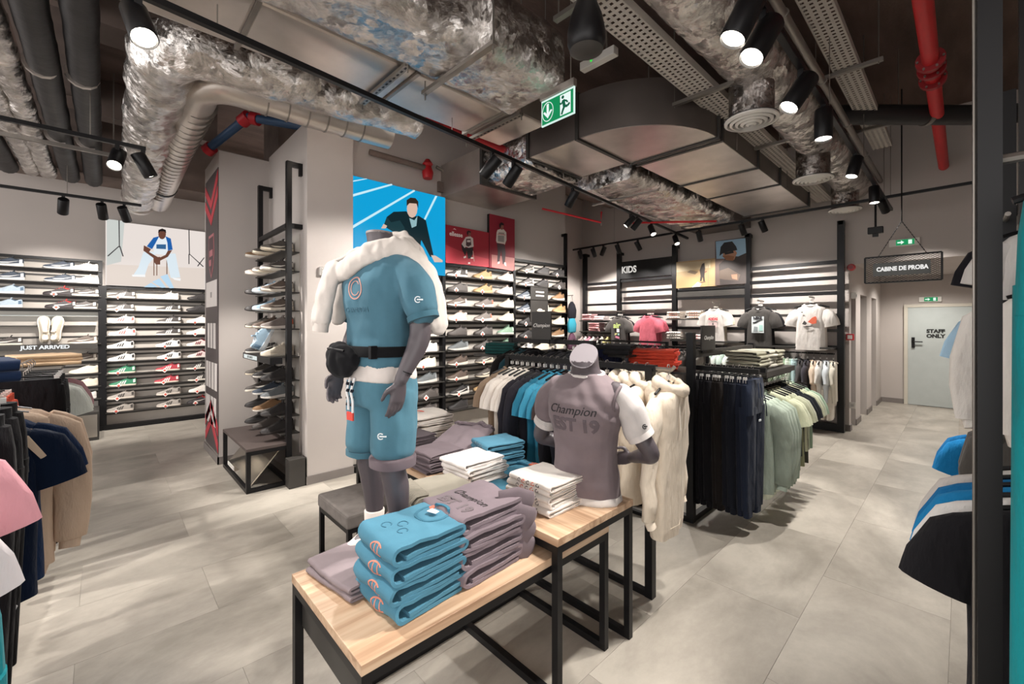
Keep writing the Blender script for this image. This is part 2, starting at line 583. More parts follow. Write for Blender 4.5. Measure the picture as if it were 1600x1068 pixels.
for zc, hh, xs in ((1.56, 0.32, (-0.22, -0.02, 0.18)), (1.05, 0.34, (-0.3, -0.1, 0.1, 0.28)), (0.6, 0.36, (-0.25, -0.05, 0.15, 0.3))):
    for y in xs:
        MB().box(-0.012, -0.008, y - 0.07, y + 0.07, zc - hh / 2, zc + hh / 2).build('block_letter', 'print', bn, '#cfc8c4')
MB().box(-0.009, 0.0, -0.44, 0.42, 0.1, 0.125).build('hem', 'base', bn)

# ------------------------------------------------------------------ ducts, pipes and trays under the slab
def rect_duct(name, label, segs, m, bands=(), hangers=(), parts='duct_section'):
    """SEGS: boxes (x0,x1,y0,y1,z0,z1,material)"""
    x0, x1, y0, y1, z0, z1 = segs[0][:6]
    t = thing(name, label, 'duct', (x0, y0, z0))
    T = Matrix.Translation((-x0, -y0, -z0))
    for s in segs:
        MB().box(*s[:6], T=T).build(parts, s[6] if len(s) > 6 else m, t, bevel=0.02)
    for (a, b, c, d, e, f) in bands:
        MB().box(a, b, c, d, e, f, T=T).build('flange', 'zinc', t)
    for (a, b, c, d, e, f) in hangers:
        g = MB().box(a, b, c, d, e, f, T=T)
        hb = g.build('support_rail', 'zinc', t)
        along_y = (d - c) > (b - a)
        for k in (0, 1):
            xx, yy = ((a + b) / 2, (c if k == 0 else d)) if along_y else ((a if k == 0 else b), (c + d) / 2)
            MB().tube([(xx - x0, yy - y0, e - z0 - 0.04), (xx - x0, yy - y0, 4.74 - z0)], 0.006, 6).build('threaded_rod', 'zinc', hb)
        n = max(3, int(((d - c) if along_y else (b - a)) / 0.05))
        sl = MB()
        for k in range(n):
            u = (k + 0.25) / n
            if along_y:
                sl.box((a + b) / 2 - 0.007, (a + b) / 2 + 0.007, c + (d - c) * u, c + (d - c) * (u + 0.5 / n), e - 0.001, e, T=T)
            else:
                sl.box(a + (b - a) * u, a + (b - a) * (u + 0.5 / n), (c + d) / 2 - 0.007, (c + d) / 2 + 0.007, e - 0.001, e, T=T)
        so = sl.build('slots', 'black', hb)
        so['kind'] = 'stuff'
    return t


def crinkle_box(x0, x1, y0, y1, z0, z1, T, seed=0, amp=0.025, r=0.12, n=8):
    """long axis x, soft corners and a lumpy skin"""
    m = MB()
    rings = []
    nx = max(6, int((x1 - x0) / 0.06))
    for i in range(nx + 1):
        x = x0 + (x1 - x0) * i / nx
        ring = []
        for (cx, cy, a0) in ((y1 - r, z1 - r, 0), (y0 + r, z1 - r, 90), (y0 + r, z0 + r, 180), (y1 - r, z0 + r, 270)):
            for k in range(n):
                a = R(a0 + 90 * k / (n - 1))
                ring.append((cx + r * math.cos(a), cy + r * math.sin(a)))
        dense = []
        for k in range(len(ring)):
            p, q = ring[k], ring[(k + 1) % len(ring)]
            L = math.hypot(p[0] - q[0], p[1] - q[1])
            for u in range(max(1, int(L / 0.07))):
                f = u / max(1, int(L / 0.07))
                dense.append((p[0] + (q[0] - p[0]) * f, p[1] + (q[1] - p[1]) * f))
        cy, cz = (y0 + y1) / 2, (z0 + z1) / 2
        out = []
        for (y, z) in dense:
            d = amp * noise.noise(Vector((x * 2.2 + seed, y * 3.1, z * 3.1))) + amp * 0.6 * noise.noise(Vector((x * 6 + seed, y * 7, z * 7)))
            L = math.hypot(y - cy, z - cz) or 1
            out.append((x, y + (y - cy) / L * d, z + (z - cz) / L * d))
        rings.append(out)
    m.loft(rings, True, T)
    return m


def foil_tube(path, r, seed, n=20, amp=0.014, step=0.08):
    P = [Vector(p) for p in path]
    pts = [P[0]]
    for a, b in zip(P, P[1:]):
        k = max(1, int((b - a).length / step))
        for i in range(1, k + 1):
            pts.append(a.lerp(b, i / k))
    m = MB().tube(pts, r, n)
    for i in range(len(m.v)):
        v = Vector(m.v[i])
        c = pts[min(i // n, len(pts) - 1)]
        d = amp * noise.noise(v * 3.5 + Vector((seed, 0, 0))) + amp * 0.7 * noise.noise(v * 9 + Vector((seed, 0, 0)))
        dv = v - c
        m.v[i] = tuple(v + (dv.normalized() * d if dv.length > 1e-6 else dv))
    return m


I4 = Matrix.Identity(4)
galv = rect_duct('sheet_metal_duct', 'long bare sheet-metal duct running beside the big foil duct', [(-1.6, 0.62, 2.68, 3.22, 3.5, 3.8), (0.63, 1.62, 2.68, 3.22, 3.5, 3.8), (1.63, 2.45, 2.68, 3.22, 3.5, 3.8), (2.46, 2.9, 2.6, 3.22, 3.5, 3.8)], 'galv',
          bands=[(0.615, 0.64, 2.66, 3.24, 3.485, 3.81), (1.615, 1.64, 2.66, 3.24, 3.485, 3.81), (2.44, 2.465, 2.62, 3.24, 3.485, 3.81)], hangers=[(1.48, 1.52, 2.6, 3.3, 3.46, 3.485), (2.52, 2.56, 2.55, 3.3, 3.46, 3.485)])
ft = thing('foil_wrapped_duct', 'wide crinkled foil-wrapped duct, biggest overhead', 'duct', (0, 2.3, 3.45))
crinkle_box(-1.8, 1.75, -0.2, 0.36, 0.0, 0.42, I4, 1).build('duct_body', 'foil', ft, smooth=60)
crinkle_box(1.73, 2.42, -0.32, 0.34, -0.02, 0.42, I4, 5).build('duct_end_box', 'foil', ft, smooth=60)
hb = MB().box(1.7, 1.74, -0.35, 0.45, -0.045, -0.02).build('support_rail', 'zinc', ft)
for y in (-0.33, 0.43):
    MB().tube([(1.72, y, -0.09), (1.72, y, 1.29)], 0.006, 6).build('threaded_rod', 'zinc', hb)

# elbow duct: branch along y, quarter turn, run along x
el = thing('elbow_duct', 'big square sheet-metal elbow duct with a rounded corner', 'duct', (4.25, 2.55, 3.5))
def arc_duct(r0, r1, a0, a1, z0, z1, n=18):
    m = MB()
    m.loft([[(r0 * math.cos(a), r0 * math.sin(a), z0), (r1 * math.cos(a), r1 * math.sin(a), z0), (r1 * math.cos(a), r1 * math.sin(a), z1), (r0 * math.cos(a), r0 * math.sin(a), z1)] for a in [R(a0 + (a1 - a0) * k / n) for k in range(n + 1)]])
    return m
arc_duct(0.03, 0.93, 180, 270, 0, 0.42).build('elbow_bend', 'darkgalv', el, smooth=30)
arc_duct(0.02, 0.925, 181, 269, -0.006, 0.0).build('elbow_underside', 'galv', el)  # lighter skin: the lit underside is put into the colour
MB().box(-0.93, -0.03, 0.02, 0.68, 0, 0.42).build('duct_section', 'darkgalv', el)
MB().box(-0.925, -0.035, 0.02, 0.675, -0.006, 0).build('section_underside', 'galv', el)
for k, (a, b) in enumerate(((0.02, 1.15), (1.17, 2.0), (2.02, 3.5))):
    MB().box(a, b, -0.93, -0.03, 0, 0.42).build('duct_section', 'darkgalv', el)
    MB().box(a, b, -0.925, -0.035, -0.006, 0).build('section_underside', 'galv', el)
for a in (0.0, 0.09, 1.15, 2.0, 3.48):
    MB().box(a, a + 0.035, -0.95, -0.01, -0.02, 0.44).build('flange', 'dark', el)
for y in (0.0, 0.66):
    MB().box(-0.95, -0.01, y, y + 0.035, -0.02, 0.44).build('flange', 'dark', el)
for x in (0.4, 2.2):
    for y in (-0.97, 0.0):
        MB().tube([(x, y, -0.03), (x, y, 1.24)], 0.006, 6).build('threaded_rod', 'zinc', el)

fb = thing('foil_wrapped_duct', 'flat foil-wrapped duct running into the wall above the red posters', 'duct', (3.84, 3.26, 3.44))
TY = Matrix.Rotation(R(90), 4, 'Z')
crinkle_box(0.0, 0.8, -0.46, 0.46, 0.0, 0.42, TY, 9).build('duct_body', 'foil', fb, smooth=60)
MB().box(-0.47, 0.47, 0.8, 1.69, 0.0, 0.44).build('bare_section', 'galv', fb)
MB().box(-0.49, 0.49, 0.79, 0.83, -0.02, 0.46).build('flange', 'dark', fb)
fd = thing('foil_wrapped_duct', 'broad foil-wrapped duct behind the square elbow duct', 'duct', (4.55, 3.1, 3.44))
crinkle_box(0.0, 3.2, -0.42, 0.5, 0.0, 0.46, I4, 13, amp=0.04).build('duct_body', 'foil', fd, smooth=60)
MB().box(0.5, 0.54, -0.45, 0.55, -0.05, -0.03).build('support_rail', 'zinc', fd)
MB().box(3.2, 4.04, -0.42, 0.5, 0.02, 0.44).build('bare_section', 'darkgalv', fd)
# round foil pipe with its bend, spiral pipe
fp = thing('foil_pipe', 'fat foil-wrapped pipe bending toward the trainer wall', 'pipe', (0.4, 3.7, 3.64))
def bend(c, r, a0, a1, z, n=8):
    return [(c[0] + r * math.cos(R(a0 + (a1 - a0) * k / n)), c[1] + r * math.sin(R(a0 + (a1 - a0) * k / n)), z) for k in range(n + 1)]
foil_tube([(1.75, -0.15, 0.05), (1.0, -0.08, 0.02)] + bend((0.3, 0.32), 0.38, 270, 180, 0) + [(-0.05, 2.2, 0), (0.02, 5.2, 0)], 0.2, 3, amp=0.03).build('pipe_body', 'foil', fp, smooth=60)
MB().tube([(0.02, 5.18, 0), (0.02, 5.3, 0)], 0.215, 20).build('pipe_collar', 'galv', fp, smooth=40)
sp = thing('spiral_pipe', 'ribbed silver spiral pipe beside the fat foil pipe', 'pipe', (0.6, 4.1, 3.62))
pth = [(1.5, -0.1, 0.0), (0.75, -0.05, 0)] + bend((0.22, 0.2), 0.24, 270, 180, 0) + [(0.0, 1.5, 0), (0.05, 4.7, 0)]
MB().tube(pth, 0.135, 20).build('pipe_body', 'galv', sp, smooth=60)
for k in range(24):
    y = 0.45 + k * 0.15
    MB().tube([(0.002, y, 0), (0.002, y + 0.012, 0)], 0.142, 20).build('rib', 'zinc', sp, smooth=40)
for k in range(6):
    MB().tube([(0.4 + k * 0.16, -0.035 - k * 0.009, 0), (0.412 + k * 0.16, -0.036 - k * 0.009, 0)], 0.142, 20).build('rib', 'zinc', sp, smooth=40)
MB().tube([(0.03, 3.55, 0), (0.03, 3.62, 0)], 0.147, 20).build('clamp', 'black', sp)
for i, (x, y0, r, m) in enumerate(((-0.36, 2.0, 0.1, 'pipe'), (-0.12, 2.0, 0.1, 'pipe'), (-0.58, 2.5, 0.09, 'foil'), (-0.74, 2.5, 0.085, 'foil'), (-0.95, 4.0, 0.1, 'pipe'))):
    q = thing('insulated_pipe', ('black lagged pipe' if m == 'pipe' else 'thin foil-lagged pipe') + ' over the shoe rack, %s of five going outward from the pillar' % ORD[[1, 0, 2, 3, 4][i]], 'pipe', (x, y0, 3.85), 0, 'lagged pipes over the shoe rack')
    foil_tube([(0, 0, 0), (0.03, 8.95 - y0, 0)], r, 20 + i, 14, 0.012 if m == 'foil' else 0.006).build('pipe_body', m, q, smooth=60)
    for yy in (7.0 - y0, 5.2 - y0):
        MB().tube([(0.0, yy, 0), (0.0, yy + 0.04, 0)], r * 1.12, 14).build('pipe_collar', 'galv', q)
q = thing('pipe_support_rail', 'thin metal rail carrying the lagged pipes', 'rail', (-0.4, 7.0, 3.72))
MB().box(-0.7, 0.55, -0.02, 0.02, -0.02, 0.02).build('rail', 'zinc', q)
for x in (-0.65, 0.5):
    MB().tube([(x, 0, 0), (x, 0, 0.98)], 0.006, 6).build('threaded_rod', 'zinc', q)
q = thing('square_conduit', 'upright grey cable duct against the dark ceiling', 'conduit', (0.22, 4.2, 3.95))
MB().box(-0.03, 0.03, 0, 3.6, 0.0, 0.06).build('channel', 'beam', q)
MB().box(-0.034, 0.034, 1.8, 1.84, -0.005, 0.065).build('joint', 'zinc', q)

# round duct with three drop diffusers
rd = thing('foil_wrapped_duct', 'long round foil-wrapped duct with three ceiling diffusers', 'duct', (1.0, 1.2, 3.88))
foil_tube([(-0.6, 0, 0), (7.55, -0.02, 0)], 0.22, 40, 22, 0.02).build('duct_body', 'foil', rd, smooth=60)
for x, r in ((2.95, 0.17), (5.1, 0.17), (7.1, 0.17)):
    d = MB().lathe([(r, 0.0), (r, -0.4)], 24, T=Matrix.Translation((x, 0.03, -0.05))).build('drop_collar', 'darkfoil', rd, smooth=40)
    dm = MB()
    for k in range(5):
        r0 = r * 1.2 * (1 - k * 0.2)
        dm.lathe([(r0, -0.45), (r0, -0.465 - 0.006 * k), (r0 - 0.022, -0.475 - 0.006 * k), (r0 - 0.026, -0.45)], 28, T=Matrix.Translation((x, 0.03, 0)))
    dm.build('diffuser_ring', 'white', d, smooth=40)['kind'] = 'stuff'
    MB().lathe([(r * 1.22, -0.445), (r * 1.2, -0.452)], 28, T=Matrix.Translation((x, 0.03, 0))).build('diffuser_plate', 'dark', d)
# perforated cable trays
def tray(name, label, x0, x1, y0, y1, z, rows, pitch):
    t = thing(name, label, 'cable tray', (x0, y0, z))
    L, W = x1 - x0, y1 - y0
    # perforated base: cross bars and lengthwise strips leave real holes
    bm_ = MB()
    n = int(L / pitch)
    for k in range(n + 1):
        bm_.box(k * pitch, k * pitch + pitch * 0.5, 0, W, 0, 0.003)
    for k in range(rows + 1):
        bm_.box(0, L, W * k / rows - 0.011 if k else 0, W * k / rows + 0.011 if k < rows else W, 0.0005, 0.0035)
    b = bm_.build('perforated_base', 'slat', t)
    b['kind'] = 'stuff'
    for y in (0, W):
        MB().box(0, L, y - 0.002, y + 0.002, 0, 0.06).build('side_wall', 'slat', t)
    k = 0.5
    while k < L:
        hb = MB().box(k, k + 0.04, -0.16, W + 0.16, -0.035, -0.005).build('support_bar', 'zinc', t)
        for y in (-0.13, W + 0.13):
            MB().tube([(k + 0.02, y, -0.05), (k + 0.02, y, 4.74 - z)], 0.005, 6).build('threaded_rod', 'zinc', hb)
        k += 1.6
    return t
tray('cable_tray', 'perforated cable tray between the foil duct and the elbow duct', 1.6, 8.5, 1.44, 1.66, 3.7, 5, 0.05)
tray('cable_tray', 'perforated cable tray hung near the red pipe', 2.6, 7.2, 0.62, 0.8, 3.95, 4, 0.05)
q = thing('red_pipe', 'bright red sprinkler pipe with bolted flanges', 'pipe', (2.2, 0.19, 3.93))
MB().tube([(0, 0, 0), (3.3, 0, 0)], 0.055, 18).tube([(3.3, 0, 0), (6.4, 0, 0)], 0.055, 18).build('pipe_body', 'paint', q, '#c2161e', smooth=40)
for x in (2.82, 2.98, 3.22):
    f = MB().tube([(x, 0, 0), (x + 0.05, 0, 0)], 0.095, 18).build('flange', 'paint', q, '#8f1219', smooth=40)
    for k in range(6):
        a = k * PI / 3
        MB().tube([(x - 0.02, 0.08 * math.cos(a), 0.08 * math.sin(a)), (x + 0.07, 0.08 * math.cos(a), 0.08 * math.sin(a))], 0.009, 6).build('bolt', 'zinc', f)
q = thing('black_pipe', 'thick black drain pipe crossing behind the red pipe', 'pipe', (7.0, -0.6, 3.95))
MB().tube([(-1.7, 1.9, 0), (0.0, 0.3, 0), (0.1, 0.0, 0)], 0.1, 18).build('pipe_body', 'pipe', q, smooth=50)
MB().tube([(-0.62, 0.88, 0), (-0.59, 0.85, 0)], 0.112, 18).build('clamp', 'zinc', q)
q = thing('grey_conduit', 'thin grey conduit along the ceiling beside the spotlight track', 'conduit', (2.4, 0.86, 3.86))
MB().tube([(0, 0, 0), (6.1, 0, 0)], 0.03, 10).build('tube', 'zinc', q, smooth=40)
for x in (1.0, 2.2, 3.4, 4.6):
    MB().tube([(x, 0, 0), (x + 0.02, 0, 0)], 0.038, 10).build('clip', 'zinc', q)
q = thing('red_sprinkler_pipe', 'red pipe beside the bare sheet-metal duct', 'pipe', (1.5, 3.66, 3.75))
MB().tube([(0, 0, 0), (1.9, 0.05, 0)], 0.045, 14).build('pipe_body', 'paint', q, '#b4161f', smooth=40)
MB().tube([(0.95, 0.02, 0), (1.0, 0.022, 0)], 0.06, 14).build('coupling', 'paint', q, '#8a141a')
q = thing('sprinkler_branch', 'thin red sprinkler branch with a short drop under the foil duct', 'pipe', (5.2, 4.4, 3.4))
MB().tube([(-0.05, 0.3, 0.17), (0.65, -0.35, -0.05), (0.65, -0.36, 0.12)], 0.016, 8).build('pipe_body', 'paint', q, '#c8202a')
MB().tube([(0.65, -0.355, -0.06), (0.65, -0.355, -0.1)], 0.01, 8).build('sprinkler_head', 'zinc', q)
MB().tube([(0.65, -0.36, 0.1), (0.65, -0.36, 1.35)], 0.006, 6).build('threaded_rod', 'zinc', q)
q = thing('sprinkler_branch', 'thin straight red sprinkler branch near the kids track', 'pipe', (6.4, 3.5, 3.36))
MB().tube([(-0.2, 0.2, -0.02), (0.85, -0.72, 0.02)], 0.016, 8).build('pipe_body', 'paint', q, '#c8202a')
MB().tube([(0.85, -0.72, 0.02), (0.85, -0.72, -0.03)], 0.012, 8).build('sprinkler_head', 'zinc', q)
q = thing('blue_pipe', 'blue pipe with red couplings above the pillars', 'pipe', (1.25, 5.9, 4.18))
MB().tube([(-0.3, 0.6, -0.3), (0, 0.1, 0)], 0.05, 12).tube([(0.02, 0.05, 0.02), (0.52, -0.38, -0.08)], 0.05, 12).build('pipe_body', 'paint', q, '#2f4a6b', smooth=40)
for p, p2 in (((-0.02, 0.14, -0.02), (0.03, 0.03, 0.03)), ((0.06, 0.04, 0.02), (0.12, -0.02, 0.0)), ((-0.3, 0.62, -0.31), (-0.26, 0.55, -0.27))):
    MB().tube([p, p2], 0.075, 12).build('coupling', 'paint', q, '#b4202a', smooth=40)
q = thing('fire_pipe', 'grey fire pipe with a red valve over the blue screen', 'pipe', (2.3, 4.86, 3.75))
MB().tube([(0.0, 0, 0), (0.75, 0, 0)], 0.035, 12).build('pipe_body', 'beam', q, smooth=40)
MB().lathe([(0.06, -0.13), (0.075, -0.05), (0.05, 0.03), (0.07, 0.06), (0.03, 0.12)], 12, T=Matrix.Translation((0.8, 0, 0))).build('valve', 'paint', q, '#a8141c', smooth=40)
q = thing('wall_conduit', 'grey conduit with a junction box beside the blue screen', 'conduit', (3.45, 4.93, 3.5))
MB().tube([(0, 0, -0.05), (0, 0, 0.22), (-0.05, -0.02, 0.3), (-0.18, -0.02, 0.33)], 0.022, 10).build('tube', 'zinc', q, smooth=40)
MB().box(-0.16, -0.04, -0.05, 0.0, 0.0, 0.14).build('junction_box', 'beam', q, bevel=0.005)

# ------------------------------------------------------------------ hanging exit sign, speaker, emergency light
ex = thing('hanging_exit_sign', 'green and white running-man exit sign hanging from the ceiling', 'exit sign', (2.4, 2.035, 3.3))
MB().box(-0.02, 0.02, -0.16, 0.16, 0.085, 0.14).build('housing', 'zinc', ex, bevel=0.004)
MB().box(-0.006, 0.006, -0.155, 0.155, -0.105, 0.085).build('panel', 'lit', ex, '#d9f2ea')
MB().box(-0.008, -0.006, -0.147, 0.147, -0.097, 0.07).build('green_field', 'lit', ex, '#0f8a55')
# seen from -x, +y is on the observer's left
MB().prism([(-0.03, 0.06), (-0.125, 0.06), (-0.125, -0.085), (-0.03, -0.085)], 0, -0.010, -0.008).build('white_door', 'lit', ex, '#e9f7f4')
m_ = MB()
for a, b, r in (((-0.06, 0.02), (-0.07, -0.03), 0.012), ((-0.07, -0.03), (-0.055, -0.055), 0.009), ((-0.055, -0.055), (-0.045, -0.08), 0.008), ((-0.07, -0.03), (-0.1, -0.035), 0.009), ((-0.1, -0.035), (-0.118, -0.02), 0.008), ((-0.062, 0.015), (-0.04, -0.005), 0.006), ((-0.04, -0.005), (-0.028, 0.005), 0.006), ((-0.062, 0.015), (-0.088, 0.005), 0.006), ((-0.088, 0.005), (-0.1, -0.01), 0.006)):
    d = Vector((b[0] - a[0], b[1] - a[1])).normalized()
    nn = Vector((-d.y, d.x)) * r
    m_.prism([(a[0] + nn.x, a[1] + nn.y), (b[0] + nn.x, b[1] + nn.y), (b[0] - nn.x, b[1] - nn.y), (a[0] - nn.x, a[1] - nn.y)], 0, -0.012, -0.010)
m_.prism([(-0.056 + 0.012 * math.cos(k * PI / 5), 0.04 + 0.012 * math.sin(k * PI / 5)) for k in range(10)], 0, -0.012, -0.010)
m_.build('running_man', 'lit', ex, '#0c5a40')
MB().prism([(0.09, -0.06), (0.045, -0.01), (0.062, -0.005), (0.08, -0.025), (0.08, 0.045), (0.1, 0.045), (0.1, -0.025), (0.118, -0.005), (0.135, -0.01)], 0, -0.010, -0.008).build('white_arrow', 'lit', ex, '#e9f7f4')
m_ = MB()
for k in range(24):
    a, b = k * PI / 12, (k + 1) * PI / 12
    m_.prism([(0.09 + r * math.cos(t), -0.012 + r * 1.3 * math.sin(t)) for r, t in ((0.055, a), (0.055, b), (0.051, b), (0.051, a))], 0, -0.010, -0.008)
m_.build('arrow_ring', 'lit', ex, '#e9f7f4')
for y in (-0.12, 0.12):
    MB().tube([(0, y, 0.14), (0, y, 1.44)], 0.004, 6).build('hanging_wire', 'zinc', ex)
spk = thing('pendant_speaker', 'black teardrop speaker hanging from the ceiling', 'speaker', (1.86, 1.38, 3.18))
MB().lathe([(0.001, -0.03), (0.05, -0.028), (0.085, -0.01), (0.1, 0.03), (0.1, 0.08), (0.085, 0.16), (0.055, 0.24), (0.03, 0.3), (0.02, 0.33)], 24).build('body', 'black', spk, smooth=60)
MB().lathe([(0.088, -0.012), (0.05, -0.034), (0.001, -0.036)], 24, caps=False).build('grille', 'dark', spk, smooth=60)
MB().tube([(0, 0, 0.33), (0, 0, 1.56)], 0.006, 8).build('cable', 'black', spk)
el2 = thing('emergency_lamp', 'white box emergency lamp with a green light on the elbow duct', 'lamp', (3.0, 2.1, 3.92))
MB().box(-0.035, 0.035, -0.17, 0.17, -0.035, 0.035).build('body', 'white', el2, bevel=0.006)
MB().box(-0.037, -0.035, 0.04, 0.06, -0.01, 0.01).build('indicator', 'lit', el2, '#3ee04a')
MB().tube([(0, -0.08, 0.03), (0, -0.08, 0.83)], 0.01, 8).build('hanging_rod', 'zinc', el2)

# ------------------------------------------------------------------ tracks and spotlights
def track(label, a, b, drops=3):
    a, b = Vector(a), Vector(b)
    t = thing('lighting_track', label, 'lighting track', a)
    d = b - a
    n = d.to_2d().normalized().orthogonal() * 0.018
    m = MB()
    m.loft([[p + Vector((n.x, n.y, 0)), p - Vector((n.x, n.y, 0)), p - Vector((n.x, n.y, -0.035)), p + Vector((n.x, n.y, 0.035))] for p in (Vector(), d)])
    m.build('rail', 'black', t)
    for k in range(drops):
        p = d * ((k + 0.5) / drops)
        MB().tube([p + Vector((0, 0, 0.03)), p + Vector((0, 0, 4.74 - a.z - p.z))], 0.004, 6).build('hanging_wire', 'zinc', t)
    return t
MT0, MT1 = Vector((-0.4, 2.78, 3.35)), Vector((8.25, 3.7, 3.35))
track('long black lighting track over the clothes tables', MT0, MT1, 5)
track('black lighting track under the lagged pipes', (-1.2, 5.32, 3.35), (0.3, 5.34, 3.35), 2)
track('black lighting track along the trainer wall', (-2.5, 8.0, 3.35), (0.4, 7.95, 3.35), 2)
track('black lighting track carrying the biggest spotlights', (1.6, 0.72, 3.35), (8.3, 0.72, 3.35), 4)
track('black lighting track along the kids wall', (7.6, 6.0, 3.33), (7.6, -0.4, 3.4), 3)

def spotlight(label, pos, aim, power=1.0, s=1.0, cone=62):
    pos = Vector(pos)
    t = thing('track_spotlight', label, 'spotlight', pos, 0, 'track spotlights')
    MB().box(-0.016, 0.016, -0.016, 0.016, -0.05, 0.0).build('adapter', 'black', t)
    MB().tube([(0, 0, -0.05), (0, 0, -0.09 * s)], 0.009 * s, 8).build('stem', 'black', t)
    piv = Vector((0, 0, -0.1 * s))
    d = (Vector(aim) - pos - piv).normalized()
    q = d.to_track_quat('-Z', 'Y')
    h = MB().lathe([(0.044 * s, 0.075 * s), (0.047 * s, 0.07 * s), (0.047 * s, -0.105 * s), (0.043 * s, -0.11 * s), (0.040 * s, -0.1 * s)], 20).build('housing', 'black', t, smooth=40)
    h.location = piv
    h.rotation_euler = q.to_euler()
    MB().lathe([(0.0395 * s, -0.1005 * s), (0.02 * s, -0.103 * s), (0.002 * s, -0.104 * s)], 20).build('lens', 'lens', h)
    if power:
        L = bpy.data.lights.new('spot', 'SPOT')
        L.energy = SPOT_W * power
        L.spot_size = R(cone)
        L.spot_blend = 0.55
        L.shadow_soft_size = 0.035 * s
        L.color = (1.0, 0.95, 0.89)
        lo = bpy.data.objects.new('spot', L)
        COL.objects.link(lo)
        lo.parent = h
        lo.location = (0, 0, -0.125 * s)
    return t

def on_main(x):
    f = (x - MT0.x) / (MT1.x - MT0.x)
    return MT0.lerp(MT1, f)
i_ = 0
for x, aim, pw, s in ((0.13, (0.55, 1.3, 0.9), 1.2, 1.25), (2.7, (1.9, 4.9, 1.3), 1.6, 1.2), (3.02, (2.8, 5.0, 1.3), 1.6, 1.2), (4.12, (4.1, 4.95, 1.0), 1.3, 1.1), (5.72, (4.6, 4.95, 1.2), 1.5, 1), (5.95, (5.4, 4.95, 1.3), 1.3, 1), (6.5, (5.6, 1.8, 0.0), 1.5, 1), (7.6, (6.6, 2.2, 0.2), 1.3, 1)):
    spotlight('black track spotlight, %s from the near end of the long table track' % ORD[i_], on_main(x), aim, pw * (0.8 if 2 < x < 6 else 0.9), s, 80 if 2 < x < 6 else 62)
    i_ += 1
# the same track goes on over the tables: lamps aimed down at the clothes
for k, (x, y, z, aim, pw) in enumerate(((0.1, 5.33, 3.35, (-0.4, 3.4, 0.9), 1.3), (0.12, 5.34, 3.35, (1.35, 5.5, 1.2), 1.9))):
    spotlight('black track spotlight, %s of the pair on the short track' % ORD[k], (x, y + 0.0 * k, z) if k == 0 else (0.28, 5.34, z), aim, pw, 1.2)
for k, (x, aim, pw) in enumerate(((-0.36, (-0.5, 9.5, 1.5), 1.6), (0.0, (0.3, 9.5, 1.2), 1.6), (0.22, (0.95, 9.5, 1.3), 1.8))):
    spotlight('black track spotlight, %s along the trainer wall track' % ORD[k], (x, 7.97, 3.35), (aim[0], aim[1], aim[2] + 0.05), pw * 0.6, 1.15, 82)
for k, (x, aim, pw, s) in enumerate(((2.24, (1.35, 1.6, 0.7), 1.0, 1.35), (2.5, (1.0, 1.5, 0.6), 0.9, 1.35), (3.25, (2.0, 1.9, 0.7), 1.2, 1.3), (3.9, (3.6, 0.7, 0.0), 1.5, 1.25), (5.25, (4.4, 1.3, 0.4), 1.5, 1.1), (6.55, (6.1, 0.6, 0.0), 1.2, 1.1), (7.35, (8.9, 0.2, 1.5), 0.8, 1.0))):
    spotlight('big black spotlight, %s along the track by the round duct' % ORD[k], (x, 0.72, 3.35), aim, pw, s)
for k, (y, aim, pw) in enumerate(((5.8, (8.5, 6.0, 1.4), 1.0), (5.45, (8.5, 5.5, 1.8), 1.1), (5.2, (8.0, 6.4, 1.4), 1.0), (4.85, (8.5, 4.7, 1.4), 1.1), (4.4, (8.5, 4.0, 1.5), 1.2), (3.2, (8.5, 3.2, 1.5), 1.2), (2.5, (8.5, 2.2, 1.5), 1.3), (2.2, (8.5, 1.7, 1.2), 1.3))):
    spotlight('black track spotlight, %s from the corner on the kids wall track' % ORD[k], (7.6, y, 3.33 + (6 - y) * 0.011), (aim[0], aim[1], aim[2] + 0.1), pw * 0.62, 1.0, 88)
lb = thing('ceiling_spotlight', 'round glaring spotlight on a short bar beside the big pillar', 'spotlight', (2.22, 4.66, 4.0), 0)
MB().tube([(0, 0, 0), (0, 0, 0.74)], 0.008, 8).build('stem', 'black', lb)
h = MB().lathe([(0.05, 0.08), (0.055, 0.07), (0.055, -0.1), (0.045, -0.1)], 20).build('housing', 'black', lb, smooth=40)
h.location = (0, 0, -0.08)
h.rotation_euler = (Vector((0, 0, 1.7)) - Vector((2.1, 4.4, 3.8))).to_track_quat('-Z', 'Y').to_euler()
MB().lathe([(0.044, -0.101), (0.002, -0.102)], 20).build('lens', 'lens', h)
L = bpy.data.lights.new('spot', 'SPOT')
L.energy, L.spot_size, L.spot_blend, L.shadow_soft_size, L.color = SPOT_W * 1.5, R(85), 0.6, 0.04, (1, 0.95, 0.89)
lo = bpy.data.objects.new('spot', L)
COL.objects.link(lo)
lo.parent = h
lo.location = (0, 0, -0.12)
track('black lighting track over the near rack', (-2.0, 2.0, 3.35), (-2.0, 6.5, 3.35), 2)
for k, (y, aim, pw) in enumerate(((4.3, (0.1, 4.2, 0.3), 1.6), (3.2, (0.2, 2.9, 0.4), 1.3))):
    spotlight('black track spotlight, %s on the track over the near rack' % ORD[k], (-2.0, y, 3.35), aim, pw, 1.0)
